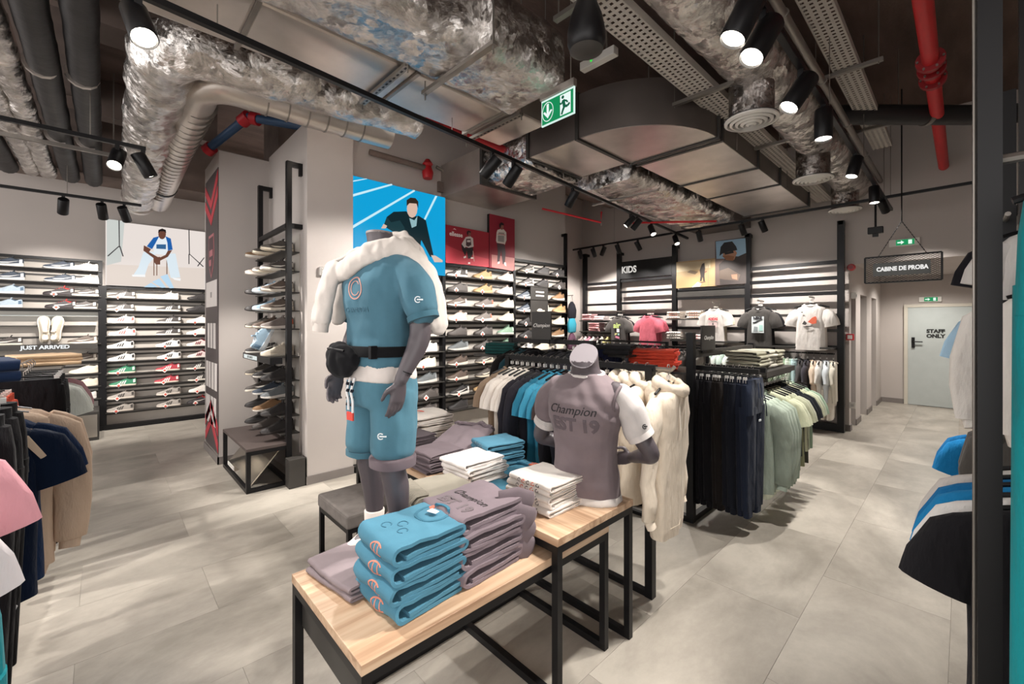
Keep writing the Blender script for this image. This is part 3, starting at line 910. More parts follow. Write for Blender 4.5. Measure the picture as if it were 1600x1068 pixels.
# unseen fill lamps added to brighten the corridor
for k, (x, y, z, tx, ty, tz, pw) in enumerate(((9.6, 0.4, 2.68, 10.3, 0.4, 0, 0.75), (11.4, 0.5, 2.68, 10.3, 0.4, 0, 0.75))):
    t = thing('corridor_fill_lamp', 'round fill lamp added to brighten the fitting room corridor, %s from the shop' % ORD[k], 'fill_lamp', (x, y, z))
    MB().lathe([(0.06, 0.019), (0.06, 0.0), (0.045, 0.0), (0.04, 0.015)], 18).build('ring', 'white', t)
    MB().lathe([(0.04, 0.012), (0.002, 0.012)], 18).build('lens', 'lens', t)
    L = bpy.data.lights.new('fill_lamp', 'SPOT')
    L.energy, L.spot_size, L.spot_blend, L.shadow_soft_size, L.color = SPOT_W * pw, R(150), 0.8, 0.05, (1, 0.95, 0.88)
    lo = bpy.data.objects.new('fill_lamp', L)
    COL.objects.link(lo)
    lo.parent = t
    lo.location = (0, 0, -0.02)

# ------------------------------------------------------------------ shoe racks
def wall_rack(name, label, x0, x1, Y, rows, top, posts, depth=0.13, base=True, z_low=0.12, back=None):
    """ROWS: heights of shelf tops. Y: front of the wall panel"""
    t = thing(name, label, 'shoe rack', (x0, Y, 0))
    W = x1 - x0
    rows = sorted(rows)
    zs = [z_low] + rows + [back or rows[-1] + 0.17]
    MB().box(0, W, -0.012, 0.0, 0.05, top).build('back_panel', 'slat', t)
    for z in rows:
        # a dark ledge in front of a dark channel, light panel between
        MB().box(0.01, W - 0.01, -depth, -0.012, z - 0.012, z).build('shelf', 'dark', t)
        MB().box(0.01, W - 0.01, -0.02, -0.012, z - 0.05, z - 0.012).build('shelf_channel', 'dark', t)
        MB().box(0.01, W - 0.01, -0.016, -0.012, z + 0.09, z + 0.12).build('shade_strip', 'dark', t)  # dark strip paints the shade between shelves onto the panel
    for p in posts:
        MB().box(p - x0 - 0.025, p - x0 + 0.025, -0.1, 0, 0.0, top).build('post', 'black', t)
    MB().box(0, W, -0.07, -0.02, top - 0.04, top).build('top_rail', 'black', t)
    if base:
        MB().box(0, W, -0.12, -0.02, 0.0, 0.07).build('base_rail', 'black', t)
    return t


def rowz(z0, dz, n):
    return [z0 - dz * k for k in range(n)]


YL, YM = 9.6, 4.93
B1 = [2.545, 2.345, 2.145, 1.945, 1.40, 1.125, 0.93, 0.725, 0.525]
B2 = rowz(2.13, 0.206, 10)
M0 = rowz(2.15, 0.2015, 9)
M1 = rowz(2.365, 0.2045, 10)
M2 = rowz(2.53, 0.2095, 10)
wall_rack('shoe_wall_rack', 'tall trainer rack with the just arrived ledge', -2.2, 0.0, YL, B1, 2.72, (-2.2, -0.02), z_low=0.3)
wall_rack('shoe_wall_rack', 'trainer rack under the seated-man screen', 0.03, 1.75, YL, B2, 2.32, (0.03, 1.5), z_low=0.1, back=2.3)
wall_rack('shoe_wall_rack', 'trainer rack under the blue screen behind the full mannequin', 2.1, 3.34, YM, M0, 2.35, (3.34,))
wall_rack('shoe_wall_rack', 'trainer rack under the two red posters', 3.37, 4.66, YM, M1, 2.54, (4.66,))
r2 = wall_rack('shoe_wall_rack', 'trainer rack at the far end past the red posters', 4.69, 5.93, YM, M2, 2.74, (5.93,))
MB().box(1.22, 1.27, -0.1, -0.05, 0, 3.3).build('tall_post', 'black', r2)
MB().box(1.22, 1.27, -0.1, 0.0, 3.25, 3.3).build('post_bracket', 'black', r2)
# lit ledge with the words
lg = thing('lit_ledge', 'dark display ledge lettered JUST ARRIVED with a glowing underside', 'display ledge', (-2.15, YL, 1.40))
MB().box(0, 2.1, -0.28, -0.131, -0.075, 0.0).build('ledge', 'dark', lg)
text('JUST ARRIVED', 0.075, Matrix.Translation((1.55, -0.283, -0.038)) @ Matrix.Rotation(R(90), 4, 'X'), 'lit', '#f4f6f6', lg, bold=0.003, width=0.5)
MB().box(0, 2.1, -0.11, -0.025, 0.43, 0.435).build('light_strip', 'lit', lg, '#c9d6d6')
MB().box(0.02, 2.08, -0.11, -0.02, 0.27, 0.285).build('upper_ledge', 'dark', lg)
hd = thing('display_header', 'dark header card with two white lines among the far trainers', 'display card', (5.22, YM - 0.1, 2.17))
MB().box(-0.22, 0.2, -0.02, 0, -0.42, 0.16).build('card', 'dark', hd)
for z in (0.06, 0.0):
    MB().box(-0.1, 0.1, -0.023, -0.02, z - 0.012, z + 0.012).build('white_line', 'print', hd, '#d8d2cc')
vb = thing('acrylic_stand', 'small clear display box with a shiny mark by the trainer wall', 'display stand', (-0.28, 9.1, 0))
MB().box(-0.2, 0.25, -0.3, 0.3, 0.0, 0.42).build('body', 'dark', vb, bevel=0.006)
MB().box(-0.18, 0.23, -0.31, -0.301, 0.05, 0.38).build('front_panel', 'mirror', vb)

# ------------------------------------------------------------------ trainers
def shoe_mesh(kind):
    """returns a dict of part meshes; heel at x=0, toe at x=1 (scaled by .31), side y, up z"""
    L = 0.31
    st = [0, 0.04, 0.12, 0.22, 0.36, 0.52, 0.7, 0.82, 0.91, 0.97, 1.0]
    hw = [0.016, 0.028, 0.034, 0.034, 0.032, 0.036, 0.043, 0.044, 0.038, 0.026, 0.01]
    chunky = kind == 'runner'
    sh = [0.042, 0.042, 0.04, 0.036, 0.03, 0.027, 0.024, 0.022, 0.02, 0.02, 0.02] if chunky else [0.026] * 8 + [0.025, 0.024, 0.022]
    lift = [0.006, 0.003, 0, 0, 0, 0, 0, 0.002, 0.006, 0.011, 0.016] if chunky else [0.002, 0, 0, 0, 0, 0, 0, 0, 0.002, 0.004, 0.006]
    top = [0.092, 0.108, 0.102, 0.084, 0.112, 0.092, 0.067, 0.056, 0.05, 0.042, 0.03]
    out = {}
    m = MB()
    rings = []
    for i, s in enumerate(st):
        w_ = hw[i] * (1.12 if chunky else 1.05)
        z0, z1 = lift[i], sh[i] + lift[i] * 0.6
        rings.append([(s * L, -w_, z0 + 0.003), (s * L, -w_ * 0.9, z0), (s * L, w_ * 0.9, z0), (s * L, w_, z0 + 0.003), (s * L, w_ * 1.03, (z0 + z1) / 2), (s * L, w_, z1), (s * L, -w_, z1), (s * L, -w_ * 1.03, (z0 + z1) / 2)])
    m.loft(rings)
    out['sole'] = m
    m = MB()
    rings = []
    for i, s in enumerate(st):
        w_, z0, z1 = hw[i] * 0.98, sh[i] * 0.8, top[i] * (1.06 if chunky else 1.0)
        wt = [0.5, 0.62, 0.62, 0.6, 0.45, 0.42, 0.5, 0.55, 0.5, 0.5, 0.5][i]
        r = []
        for k in range(9):
            a = PI * k / 8
            y = -math.cos(a)
            z = math.sin(a)
            yy = (w_ * wt + (w_ - w_ * wt) * (1 - z) ** 0.6) * (1 if y > 0 else -1) if abs(y) > 0.3 else w_ * wt * y
            r.append((s * L, yy, z0 + (z1 - z0) * z ** 0.8 if z > 1e-6 else z0))
        rings.append(r)
    m.loft(rings)
    out['upper'] = m
    m = MB()   # dark foot opening on top of the collar
    pts = [(0.02 * L, 0.012), (0.1 * L, 0.019), (0.22 * L, 0.019), (0.33 * L, 0.012), (0.33 * L, -0.012), (0.22 * L, -0.019), (0.1 * L, -0.019), (0.02 * L, -0.012)]
    zt = 1.06 if chunky else 1.0
    hz = lambda x: 0.108 - 0.02 * math.sin(min(1, x / L / 0.33) * PI)
    m.loft([[(x, y, (hz(x) - 0.02) * zt) for x, y in pts], [(x, y, hz(x) * zt + 0.002) for x, y in pts]])
    out['lining'] = m
    m = MB()   # tongue standing above the collar, with the lace rows
    m.loft([[(0.38 * L, -0.018, 0.1), (0.38 * L, 0.018, 0.1), (0.34 * L, 0.018, 0.1), (0.34 * L, -0.018, 0.1)], [(0.32 * L, -0.019, 0.137), (0.32 * L, 0.019, 0.137), (0.285 * L, 0.017, 0.134), (0.285 * L, -0.017, 0.134)]])
    for k in range(4):
        x = 0.42 + 0.07 * k
        z = 0.107 - 0.0125 * k
        m.box(x * L - 0.004, x * L + 0.004, -0.02, 0.02, z - 0.006, z + 0.006)
    out['tongue'] = m
    def side(pts):
        """outline (s, z) drawn on both flanks of the upper"""
        m = MB()
        for sg in (-1, 1):
            n = len(pts)
            vs = []
            for off in (0.0005, 0.004):
                for s, z in pts:
                    s = min(max(s, 0), 1)
                    i = max(k for k in range(len(st) - 1) if st[k] <= s + 1e-9)
                    f = (s - st[i]) / (st[i + 1] - st[i])
                    w_ = hw[i] + (hw[i + 1] - hw[i]) * f
                    zt_, zb = top[i] + (top[i + 1] - top[i]) * f, 0.025
                    u = min(max((z - zb) / (zt_ - zb), 0), 1)
                    vs.append((s * L, sg * (w_ * (1 - 0.42 * u ** 1.6) + off), z))
            m.add(vs, [tuple(range(n)), tuple(range(2 * n - 1, n - 1, -1))] + [(k, (k + 1) % n, (k + 1) % n + n, k + n) for k in range(n)])
        return m
    m = MB()
    for k in range(3):
        s = 0.36 + 0.085 * k
        q = side([(s + 0.07, 0.03), (s + 0.115, 0.03), (s + 0.045, 0.082 - 0.006 * k), (s, 0.082 - 0.006 * k)])
        m.add(q.v, q.f)
    out['stripes'] = m
    out['swoosh'] = side([(0.74, 0.046), (0.62, 0.036), (0.45, 0.04), (0.12, 0.074), (0.42, 0.054), (0.6, 0.05)])
    out['heel_tab'] = side([(0.03, 0.05), (0.12, 0.045), (0.12, 0.09), (0.04, 0.095)])
    return out


SHOES = {}
def shoe_proto(kind, mark):
    k = (kind, mark)
    if k in SHOES:
        return SHOES[k]
    P = shoe_mesh(kind)
    meshes = []
    for part, m in (('sole', 'rubber'), ('upper', 'shoe'), ('lining', 'shoe'), ('tongue', 'shoe')) + (((mark, 'shoe'),) if mark else ()) + (('heel_tab', 'shoe'),):
        o = P[part].build(part, m, None, smooth=45)
        meshes.append((part, o.data))
        bpy.data.objects.remove(o)
    SHOES[k] = meshes
    return meshes


_tag_me = MB().box(-0.004, 0.0, -0.026, 0.026, -0.026, 0.026)
_o = _tag_me.build('price_tag', 'print')
TAGME = _o.data
bpy.data.objects.remove(_o)
_o = MB().box(-0.006, -0.004, -0.014, 0.014, -0.014, 0.014).build('tag_mark', 'print')
TAGMARK = _o.data
bpy.data.objects.remove(_o)


def shoe(style, label, loc, rz, group, tagged=False, tilt=None, scale=1.0):
    kind, mark, sole, up, mk, dark = style
    t = thing('trainer', label, 'shoe', loc, rz, group)
    if tilt:
        t.rotation_euler = tilt
    t.scale = (scale * 1.08,) * 3
    cols = {'sole': sole, 'upper': up, 'lining': dark, 'tongue': dark if mark else up, 'stripes': mk, 'swoosh': mk, 'heel_tab': mk}
    for part, me in shoe_proto(kind, mark):
        o = link({'stripes': 'side_stripes', 'swoosh': 'side_flash'}.get(part, part), me, t, cols[part])
        if part in ('stripes', 'swoosh', 'heel_tab', 'tongue'):
            o['kind'] = 'stuff'
    if tagged:
        g = link('price_tag', TAGME, t, '#f3e9e4')
        g.location = (0.2, 0.046, 0.012)
        g.rotation_euler = (R(45), 0, R(-90))
        k = link('tag_mark', TAGMARK, g, '#d9604f')
    return t

#        kind, mark, sole, upper, mark colour, lining/tongue
S = {
 'navy runner with white sole': ('runner', 'swoosh', '#e9e4de', '#39424f', '#dcd9d6', '#1e2730'),
 'plain white trainer': ('court', None, '#e6e1db', '#dedad4', '#d5d0ca', '#cfcac4'),
 'black trainer with red tongue': ('court', 'swoosh', '#3a3334', '#2b2627', '#c9c0ba', '#b4312f'),
 'black and white trainer': ('court', 'swoosh', '#e8e0d2', '#4a4441', '#e2dbd1', '#2d2927'),
 'white runner with blue details': ('runner', None, '#e9e9ea', '#aab9c6', '#47627c', '#53677a'),
 'brown runner with white sole': ('runner', 'swoosh', '#e2d9cc', '#5c5048', '#c9c0b4', '#3c332e'),
 'cream runner': ('runner', None, '#e2d8c7', '#d6cbb9', '#c9bda9', '#cfc5b4'),
 'black trainer with white stripes': ('court', 'stripes', '#e7dfd2', '#3f3a37', '#ece7e0', '#2a2624'),
 'all-black trainer': ('runner', 'stripes', '#2a2727', '#2e2a2a', '#3c3838', '#1d1b1b'),
 'white trainer with red stripes': ('court', 'stripes', '#e9e4dd', '#e4ded7', '#b45c58', '#dcd6cf'),
 'white trainer with black stripes': ('court', 'stripes', '#e9e4dd', '#e4dfd9', '#2e2b2b', '#d5d0ca'),
 'white trainer': ('court', None, '#e8e2db', '#dcd5cd', '#d9cfc6', '#d3cbc3'),
 'green trainer with white stripes': ('court', 'stripes', '#e3d7c5', '#2d7a58', '#e8e3dc', '#1f5a40'),
 'red trainer with white stripes': ('court', 'stripes', '#e4d8c8', '#a83540', '#ece6df', '#812630'),
 'grey trainer with dark stripes': ('court', 'stripes', '#e0d4c7', '#a39b93', '#4b4643', '#8a827b'),
 'maroon and white trainer': ('court', 'stripes', '#e5ded5', '#d9c9c4', '#7a2632', '#7a2632'),
 'dark brown runner': ('runner', None, '#dcd3c6', '#57483f', '#3b302a', '#2f2723'),
 'tan hiking shoe': ('runner', None, '#c9ac86', '#b08f64', '#8b6c48', '#3b322b'),
 'pinkish cream runner': ('runner', None, '#ddd0c4', '#cfbdb2', '#b9a79c', '#b6a59b'),
 'charcoal shoe': ('court', None, '#4c4643', '#4b4542', '#5b5450', '#33302e'),
 'grey shoe with orange toe': ('runner', None, '#d9cfc6', '#6f6661', '#c66a4c', '#4a4441'),
 'pale green trainer': ('court', None, '#d8d6cb', '#7f9c86', '#c9d4c8', '#6b8773'),
 'grey knit runner': ('runner', None, '#cfc9c2', '#5e6264', '#7c8082', '#3f4345'),
 'black runner': ('runner', None, '#3b3736', '#2a2727', '#3b3736', '#1c1a1a'),
 'black runner with white sole': ('runner', 'swoosh', '#d9d3cb', '#2c2929', '#dad4cd', '#1c1a1a'),
 'blue and white runner': ('runner', None, '#dbe2e6', '#8ea6b8', '#5d7a92', '#c9d3da'),
 'brown leather runner': ('runner', None, '#e2dbd2', '#8a6a4c', '#6d5138', '#4a392b'),
 'black and cream runner': ('runner', 'swoosh', '#d8cbb6', '#4e4843', '#d8cebd', '#2b2725'),
}
def shelf_row(bay, group, col, rows, xs, styles, Y, tags=(), rz=PI, depth=0.075):
    for k, (z, st) in enumerate(zip(rows, styles)):
        if st is None:
            continue
        x = xs + random.uniform(-0.02, 0.02)
        lab = '%s, %s shelf down, %s column %s' % (st, ORD[k], ORD[col], bay)
        shoe(S[st], lab, (x + 0.155, Y - depth, z + 0.001), rz + random.uniform(-0.06, 0.06), group, k in tags)

n = 'navy runner with white sole'
b = 'of the just arrived rack'
g = 'trainers on the just arrived rack'
shelf_row(b, g, 0, B1, -0.98, [n, n, 'white runner with blue details', 'white runner with blue details', 'black and white trainer', None, None, None, None], YL)
shelf_row(b, g, 1, B1, -0.45, [n, n, 'black trainer with red tongue', 'black trainer with red tongue', None, None, None, None, None], YL, (2, 3))
shelf_row(b, g, 2, B1, -0.2, ['plain white trainer', 'plain white trainer', 'black and white trainer', 'black and white trainer', 'brown runner with white sole', 'brown runner with white sole', 'cream runner', 'cream runner', 'plain white trainer'], YL)
for k, (x, a) in enumerate(((-0.62, 8), (-0.5, -10))):
    shoe(S['cream runner'], 'pale chunky runner stood on its heel, %s of the pair over the words just arrived' % ('first', 'second')[k], (x, YL - 0.19, 1.42), 0, g, tilt=(0, R(-72), R(90 + a)), scale=1.25)
b = 'under the seated-man screen'
g = 'trainers under the seated-man screen'
ws, bs = 'black trainer with white stripes', 'white trainer with black stripes'
shelf_row(b, g, 0, B2, 0.24, [ws, ws] + ['white trainer with red stripes'] * 2 + [bs] * 2 + ['green trainer with white stripes'] * 2 + ['grey trainer with dark stripes'] * 2, YL, (0, 1, 6, 7, 8, 9))
shelf_row(b, g, 1, B2, 0.84, ['white trainer', ws, ws, ws, bs, bs] + ['red trainer with white stripes'] * 2 + ['grey trainer with dark stripes'] * 2, YL, (4, 5, 6, 7, 8, 9))
shelf_row(b, g, 2, B2, 1.28, ['all-black trainer'] * 2 + ['white trainer'] * 2 + ['maroon and white trainer'] * 2 + [ws, ws, 'white trainer', 'black trainer with red tongue'], YL, (2, 3, 6, 7, 8, 9))
b = 'under the blue screen'
g = 'trainers under the blue screen'
shelf_row(b, g, 1, M0, 3.08, ['white trainer', 'white trainer', 'black and white trainer', 'black and white trainer', 'white trainer', 'cream runner', 'grey knit runner', 'charcoal shoe', 'charcoal shoe'], YM, (4, 5, 7, 8))
shelf_row(b, g, 0, M0, 2.62, [None, None, None, 'black trainer with red tongue', 'cream runner', 'white trainer', 'plain white trainer', 'white trainer', 'cream runner'], YM)
b = 'under the red posters'
g = 'trainers under the red posters'
shelf_row(b, g, 0, M1, 3.60, [ws, 'charcoal shoe', 'brown runner with white sole', 'pinkish cream runner', 'charcoal shoe', 'grey knit runner', 'dark brown runner', 'dark brown runner', 'black runner with white sole', 'black runner'], YM, (0, 1, 2, 3, 6, 7, 8))
shelf_row(b, g, 1, M1, 4.06, ['tan hiking shoe', 'tan hiking shoe', 'grey shoe with orange toe', 'grey shoe with orange toe', 'charcoal shoe', 'charcoal shoe', 'black and cream runner', 'black and cream runner', 'tan hiking shoe', 'tan hiking shoe'], YM, (0, 1, 2, 3, 4, 5, 6, 8, 9))
shelf_row(b, g, 2, M1, 4.48, ['pinkish cream runner', 'pinkish cream runner', 'cream runner', 'cream runner', 'pale green trainer', 'pale green trainer', 'dark brown runner', 'black runner', 'plain white trainer', 'plain white trainer'], YM)
b = 'past the red posters'
g = 'trainers past the red posters'
shelf_row(b, g, 0, M2, 4.93, ['black and cream runner', 'black and white trainer', 'navy runner with white sole', 'navy runner with white sole', 'black runner', 'black runner', 'white trainer', 'cream runner', 'white trainer', None], YM, (0, 1, 2, 3, 4, 5))
shelf_row(b, g, 1, M2, 5.32, ['black runner', 'black runner', None, 'cream runner', 'pinkish cream runner', 'white trainer', 'cream runner', None, None, None], YM)
shelf_row(b, g, 2, M2, 5.74, ['black runner', 'charcoal shoe', 'brown leather runner', 'tan hiking shoe', 'cream runner', 'brown leather runner', 'cream runner', None, None, None], YM, (0, 1))

# rack on the side of the pillar
pr = thing('pillar_shoe_rack', 'narrow black shoe rack fixed to the pillar side, trainers pointing out', 'shoe rack', (1.58, 4.98, 0))
for y, zt in ((0.0, 3.45), (1.14, 3.45)):
    MB().box(-0.16, -0.11, y - 0.03, y + 0.03, 0.0, zt).build('post', 'black', pr)
    MB().box(-0.11, 0.0, y - 0.025, y + 0.025, zt - 0.05, zt).build('top_bracket', 'black', pr)
    MB().box(-0.03, 0.0, y - 0.025, y + 0.025, zt - 0.13, zt - 0.05).build('bracket_hook', 'black', pr)
MB().box(-0.16, -0.12, 0.0, 1.14, 2.74, 2.79).build('cross_rail', 'black', pr)
MB().box(-0.12, 0.0, -0.025, 0.025, 2.74, 2.79).build('cross_bracket', 'black', pr)
MB().box(-0.012, 0.0, 0.05, 1.1, 0.3, 2.7).build('back_panel', 'slat', pr)
PR = [2.5, 2.29, 2.06, 1.86, 1.66, 1.36, 1.1, 0.91, 0.72, 0.53]
for z in PR:
    MB().box(-0.2, -0.012, 0.04, 1.1, z - 0.012, z).build('shelf', 'dark', pr)
MB().box(-0.32, -0.2, -0.02, 1.16, PR[5] - 0.07, PR[5]).build('display_ledge', 'black', pr)
MB().box(-0.322, -0.32, 0.5, 1.1, PR[5] - 0.06, PR[5] - 0.015).build('light_strip', 'lit', pr, '#dfe6e4')
text('JUST ARRIVED', 0.04, Matrix.Translation((-0.3225, 0.8, PR[5] - 0.038)) @ Matrix.Rotation(R(-90), 4, 'Z') @ Matrix.Rotation(R(90), 4, 'X'), 'print', '#6c7270', pr)
MB().box(-0.3, -0.012, 0.03, 0.036, PR[5], PR[5] + 0.27).build('glass_side', 'glass', pr)
g = 'trainers on the pillar rack'
grid = [['black and cream runner', 'black and cream runner', 'brown leather runner'], ['black and white trainer', 'black and cream runner', 'pinkish cream runner'], ['brown runner with white sole', 'blue and white runner', 'black runner'],
        ['brown runner with white sole', 'blue and white runner', 'black runner'], ['grey shoe with orange toe', 'dark brown runner', 'black and cream runner'], ['cream runner', None, 'black runner with white sole'],
        ['black runner', 'black runner with white sole', 'black and cream runner'], ['grey knit runner', 'navy runner with white sole', 'black and white trainer'], ['black runner', 'brown leather runner', 'black runner'], ['black runner', 'charcoal shoe', 'black runner']]
for k, row in enumerate(grid):
    for c, st in enumerate(row):
        if st:
            shoe(S[st], '%s, %s shelf down, %s from the near post, pillar rack' % (st, ORD[k], ORD[c]), (1.40 + 0.155, 5.2 + 0.34 * c, PR[k] + 0.001), PI + R(8), g, scale=1.02)
shoe(S['blue and white runner'], 'white laced runner stood on its heel on the glowing pillar ledge', (1.36, 5.62, PR[5] + 0.03), 0, g, tilt=(0, R(-68), R(4)), scale=1.25)

# low step bench in front of the pillar rack
sb = thing('step_bench', 'low brown-black step seat with slanted mirrors below the pillar rack', 'bench', (1.05, 4.97, 0))
MB().box(0.0, 0.42, 0.0, 1.16, 0.42, 0.45).build('seat', mat('bench_top', '#4a403d', 0.5, var=0.05), sb, bevel=0.003)
for x in (0.0, 0.38):
    for y in (0.0, 1.12):
        MB().box(x, x + 0.04, y, y + 0.04, 0, 0.42).build('leg', 'black', sb)
    MB().box(x, x + 0.04, 0.04, 1.12, 0, 0.04).build('floor_rail', 'black', sb)
for y in (0.0, 1.12):
    MB().box(0.04, 0.38, y, y + 0.04, 0, 0.04).build('floor_rail', 'black', sb)
    MB().box(0.04, 0.38, y, y + 0.04, 0.38, 0.42).build('top_rail', 'black', sb)
MB().loft([[(0.03, 0.05, 0.05), (0.03, 1.11, 0.05), (0.04, 1.11, 0.045), (0.04, 0.05, 0.045)], [(0.33, 0.05, 0.40), (0.33, 1.11, 0.40), (0.34, 1.11, 0.395), (0.34, 0.05, 0.395)]]).build('slanted_mirror', 'mirror', sb)
MB().box(0.02, 0.028, 0.7, 1.0, 0.06, 0.1).build('edge_label', 'print', sb, '#d9d5cf')
ab = thing('acrylic_box', 'small dark glossy box on the floor beside the step bench', 'box', (1.5, 4.86, 0))
MB().box(-0.1, 0.06, -0.05, 0.08, 0.0, 0.3).build('body', 'dark', ab, bevel=0.004)
MB().box(0.062, 0.068, -0.05, 0.08, 0.0, 0.3).build('clear_side', 'glass', ab)

# ------------------------------------------------------------------ screens and posters (flat prints)
def poster(name, label, cat, plane, val, px, lit, back, thick=0.05, frame='#2a2828'):
    """a flat print hung on wall PLANE ('y' or 'x') = VAL; PX: its corners as lengths along the wall and heights"""
    u0, u1, z0, z1 = px
    if plane == 'y':
        t = thing(name, label, cat, (u0, val, z0))
        MB().box(0, u1 - u0, 0, thick, 0, z1 - z0).build('housing', 'black', t)
    else:
        t = thing(name, label, cat, (val, u0, z0))
        MB().box(0, thick, u1 - u0, 0, 0, z1 - z0).build('housing', 'black', t)
    m = 'lit' if lit else 'print'
    t['plane'], t['val'] = plane, val

    def area(nm, pts, col, lay=1, conv=True):
        q = [(on_y(*p, val) if plane == 'y' else on_x(*p, val)) for p in pts] if conv else pts
        q = [(a - u0, b - z0) for a, b in q]
        hi, lo = -0.0015 * lay, -0.0015 * (lay - 1)
        return MB().prism(q, 1 if plane == 'y' else 0, hi, lo).build(nm, m, t, col)
    area('backdrop', [(u0, z0), (u1, z0), (u1, z1), (u0, z1)], back, 1, False)
    return t, area


def cr(ox, oy, k, pts):
    return [(ox + x * k, oy + y * k) for x, y in pts]


def oval(cx, cy, rx, ry, n=12):
    return [(cx + rx * math.cos(2 * PI * i / n), cy + ry * math.sin(2 * PI * i / n)) for i in range(n)]


t, A = poster('lit_screen', 'big glowing blue screen with a man in dark jacket leaning on a hand', 'screen', 'y', 4.85, (2.09, 3.37, 2.36, 3.42), True, '#0f9fd6')
C = lambda p: cr(540, 260, 0.3934, p)
for p in ([(28, 234), (272, 92), (276, 98), (28, 246)], [(28, 110), (183, 68), (186, 74), (28, 120)], [(308, 214), (356, 116), (364, 118), (316, 214)], [(28, 56), (84, 47), (84, 50), (28, 61)]):
    A('printed_line', C(p), '#c4ecf6', 2)
A('printed_trousers', C([(150, 236), (163, 200), (190, 184), (228, 204), (262, 252), (300, 262), (296, 340), (262, 352), (215, 300), (192, 262)]), '#1d3a40', 3)
A('printed_jacket', C([(163, 200), (190, 180), (240, 178), (262, 200), (290, 196), (318, 214), (328, 262), (348, 352), (336, 360), (300, 292), (284, 352), (250, 300), (232, 240), (215, 214), (180, 222)]), '#12272d', 4)
A('printed_collar', C([(252, 205), (272, 214), (284, 198), (280, 236), (262, 244)]), '#8fb4ba', 5)
A('printed_face', C(oval(263, 168, 21, 36)), '#d8b8a6', 6)
A('printed_hair', C([(241, 158), (241, 134), (256, 124), (276, 126), (287, 140), (287, 166), (280, 148), (252, 146)]), '#31281f', 7)
A('printed_hand', C([(338, 352), (356, 354), (384, 372), (384, 380), (352, 380)]), '#d8c0b0', 5)
A('printed_hand', C([(140, 246), (150, 228), (164, 236), (158, 246)]), '#d8b8a6', 5)
t, A = poster('lit_screen', 'glowing pale screen with a seated man in blue and white sportswear', 'screen', 'y', 9.5, (0.04, 1.62, 2.33, 3.37), True, '#e6dcd6')
C = lambda p: cr(0, 300, 0.3746, p)
A('printed_floor', C([(445, 300), (853, 318), (853, 406), (445, 385)]), '#dfd2c8', 2)
A('printed_panel', C([(445, 112), (520, 121), (505, 290), (445, 305)]), '#c9cdc9', 3)
for p in ([(494, 118), (499, 118), (500, 230), (496, 230)], [(494, 225), (500, 225), (452, 268), (447, 266)], [(497, 225), (502, 225), (516, 268), (511, 268)], [(786, 156), (790, 156), (792, 262), (788, 262)], [(788, 258), (792, 258), (850, 310), (846, 312)], [(786, 258), (790, 258), (790, 300), (786, 300)], [(850, 272), (853, 274), (826, 310), (822, 308)]):
    A('printed_lamp_stand', C(p), '#3d3a3c', 4)
A('printed_trousers', C([(598, 250), (648, 248), (646, 270), (620, 300), (604, 346), (556, 346), (578, 312)]), '#d9e6ee', 5)
A('printed_trousers', C([(690, 256), (732, 256), (740, 300), (752, 356), (712, 358), (698, 300)]), '#d9e6ee', 5)
A('printed_shirt', C([(640, 190), (664, 186), (692, 186), (712, 196), (716, 250), (690, 262), (642, 258)]), '#e3eaef', 6)
A('printed_sleeve', C([(664, 184), (640, 190), (612, 226), (634, 238), (648, 214)]), '#1f5fa8', 7)
A('printed_sleeve', C([(690, 184), (712, 194), (720, 240), (700, 244), (698, 212)]), '#1f5fa8', 7)
A('printed_arm', C([(600, 222), (630, 238), (622, 250), (660, 272), (652, 284), (598, 244)]), '#6a4335', 7)
A('printed_arm', C([(700, 244), (718, 242), (700, 270), (668, 286), (660, 276), (690, 262)]), '#6a4335', 7)
A('printed_hands', C([(640, 272), (668, 270), (668, 302), (650, 302), (640, 288)]), '#6a4335', 8)
A('printed_head', C(oval(676, 176, 16, 21)), '#6a4335', 8)
A('printed_hair', C([(659, 172), (661, 158), (676, 152), (691, 158), (693, 172), (684, 164), (668, 164)]), '#221a1a', 9)
A('printed_shoe', C([(550, 344), (606, 344), (606, 354), (552, 352)]), '#f2f2f2', 6)
A('printed_shoe', C([(716, 356), (754, 360), (752, 370), (728, 366)]), '#f2f2f2', 6)
for x in (640, 652, 694):
    A('printed_stool_leg', C([(x, 284), (x + 4, 284), (x + 4, 348), (x, 348)]), '#7a5a4a', 4)
A('printed_lettering', C([(652, 218), (692, 218), (692, 238), (652, 236)]), '#34628f', 7)
for k in range(3):
    A('printed_stripe', C([(600 + 34 * k, 396 - 22 * k), (630 + 34 * k, 378 - 18 * k), (658 + 34 * k, 396 + 2 * k), (640 + 34 * k, 397 + 2 * k)]), '#b9d8ee', 6)
t, A = poster('red_poster', 'wide red poster with a man crouching on a stool', 'poster', 'y', 4.85, (3.375, 4.15, 2.56, 3.06), False, '#94202f')
C = lambda p: cr(690, 330, 0.09366, p)
A('printed_glow', C([(70, 560), (400, 700), (800, 800), (800, 935), (70, 855)]), '#b23844', 2)
A('printed_trousers', C([(325, 545), (400, 600), (420, 640), (390, 740), (340, 640)]), '#2a1f22', 3)
A('printed_trousers', C([(410, 610), (520, 600), (525, 680), (490, 780), (440, 790)]), '#2a1f22', 3)
A('printed_sweater', C([(400, 430), (470, 415), (520, 450), (530, 590), (450, 610), (400, 590), (380, 610), (330, 545)]), '#c9bdb8', 4)
A('printed_motif', C([(405, 460), (480, 455), (490, 560), (440, 590), (402, 570)]), '#4a3236', 5)
A('printed_lettering', C([(420, 480), (475, 480), (475, 515), (420, 515)]), '#c9bdb8', 6)
A('printed_face', C(oval(458, 380, 26, 44)), '#7d4a42', 5)
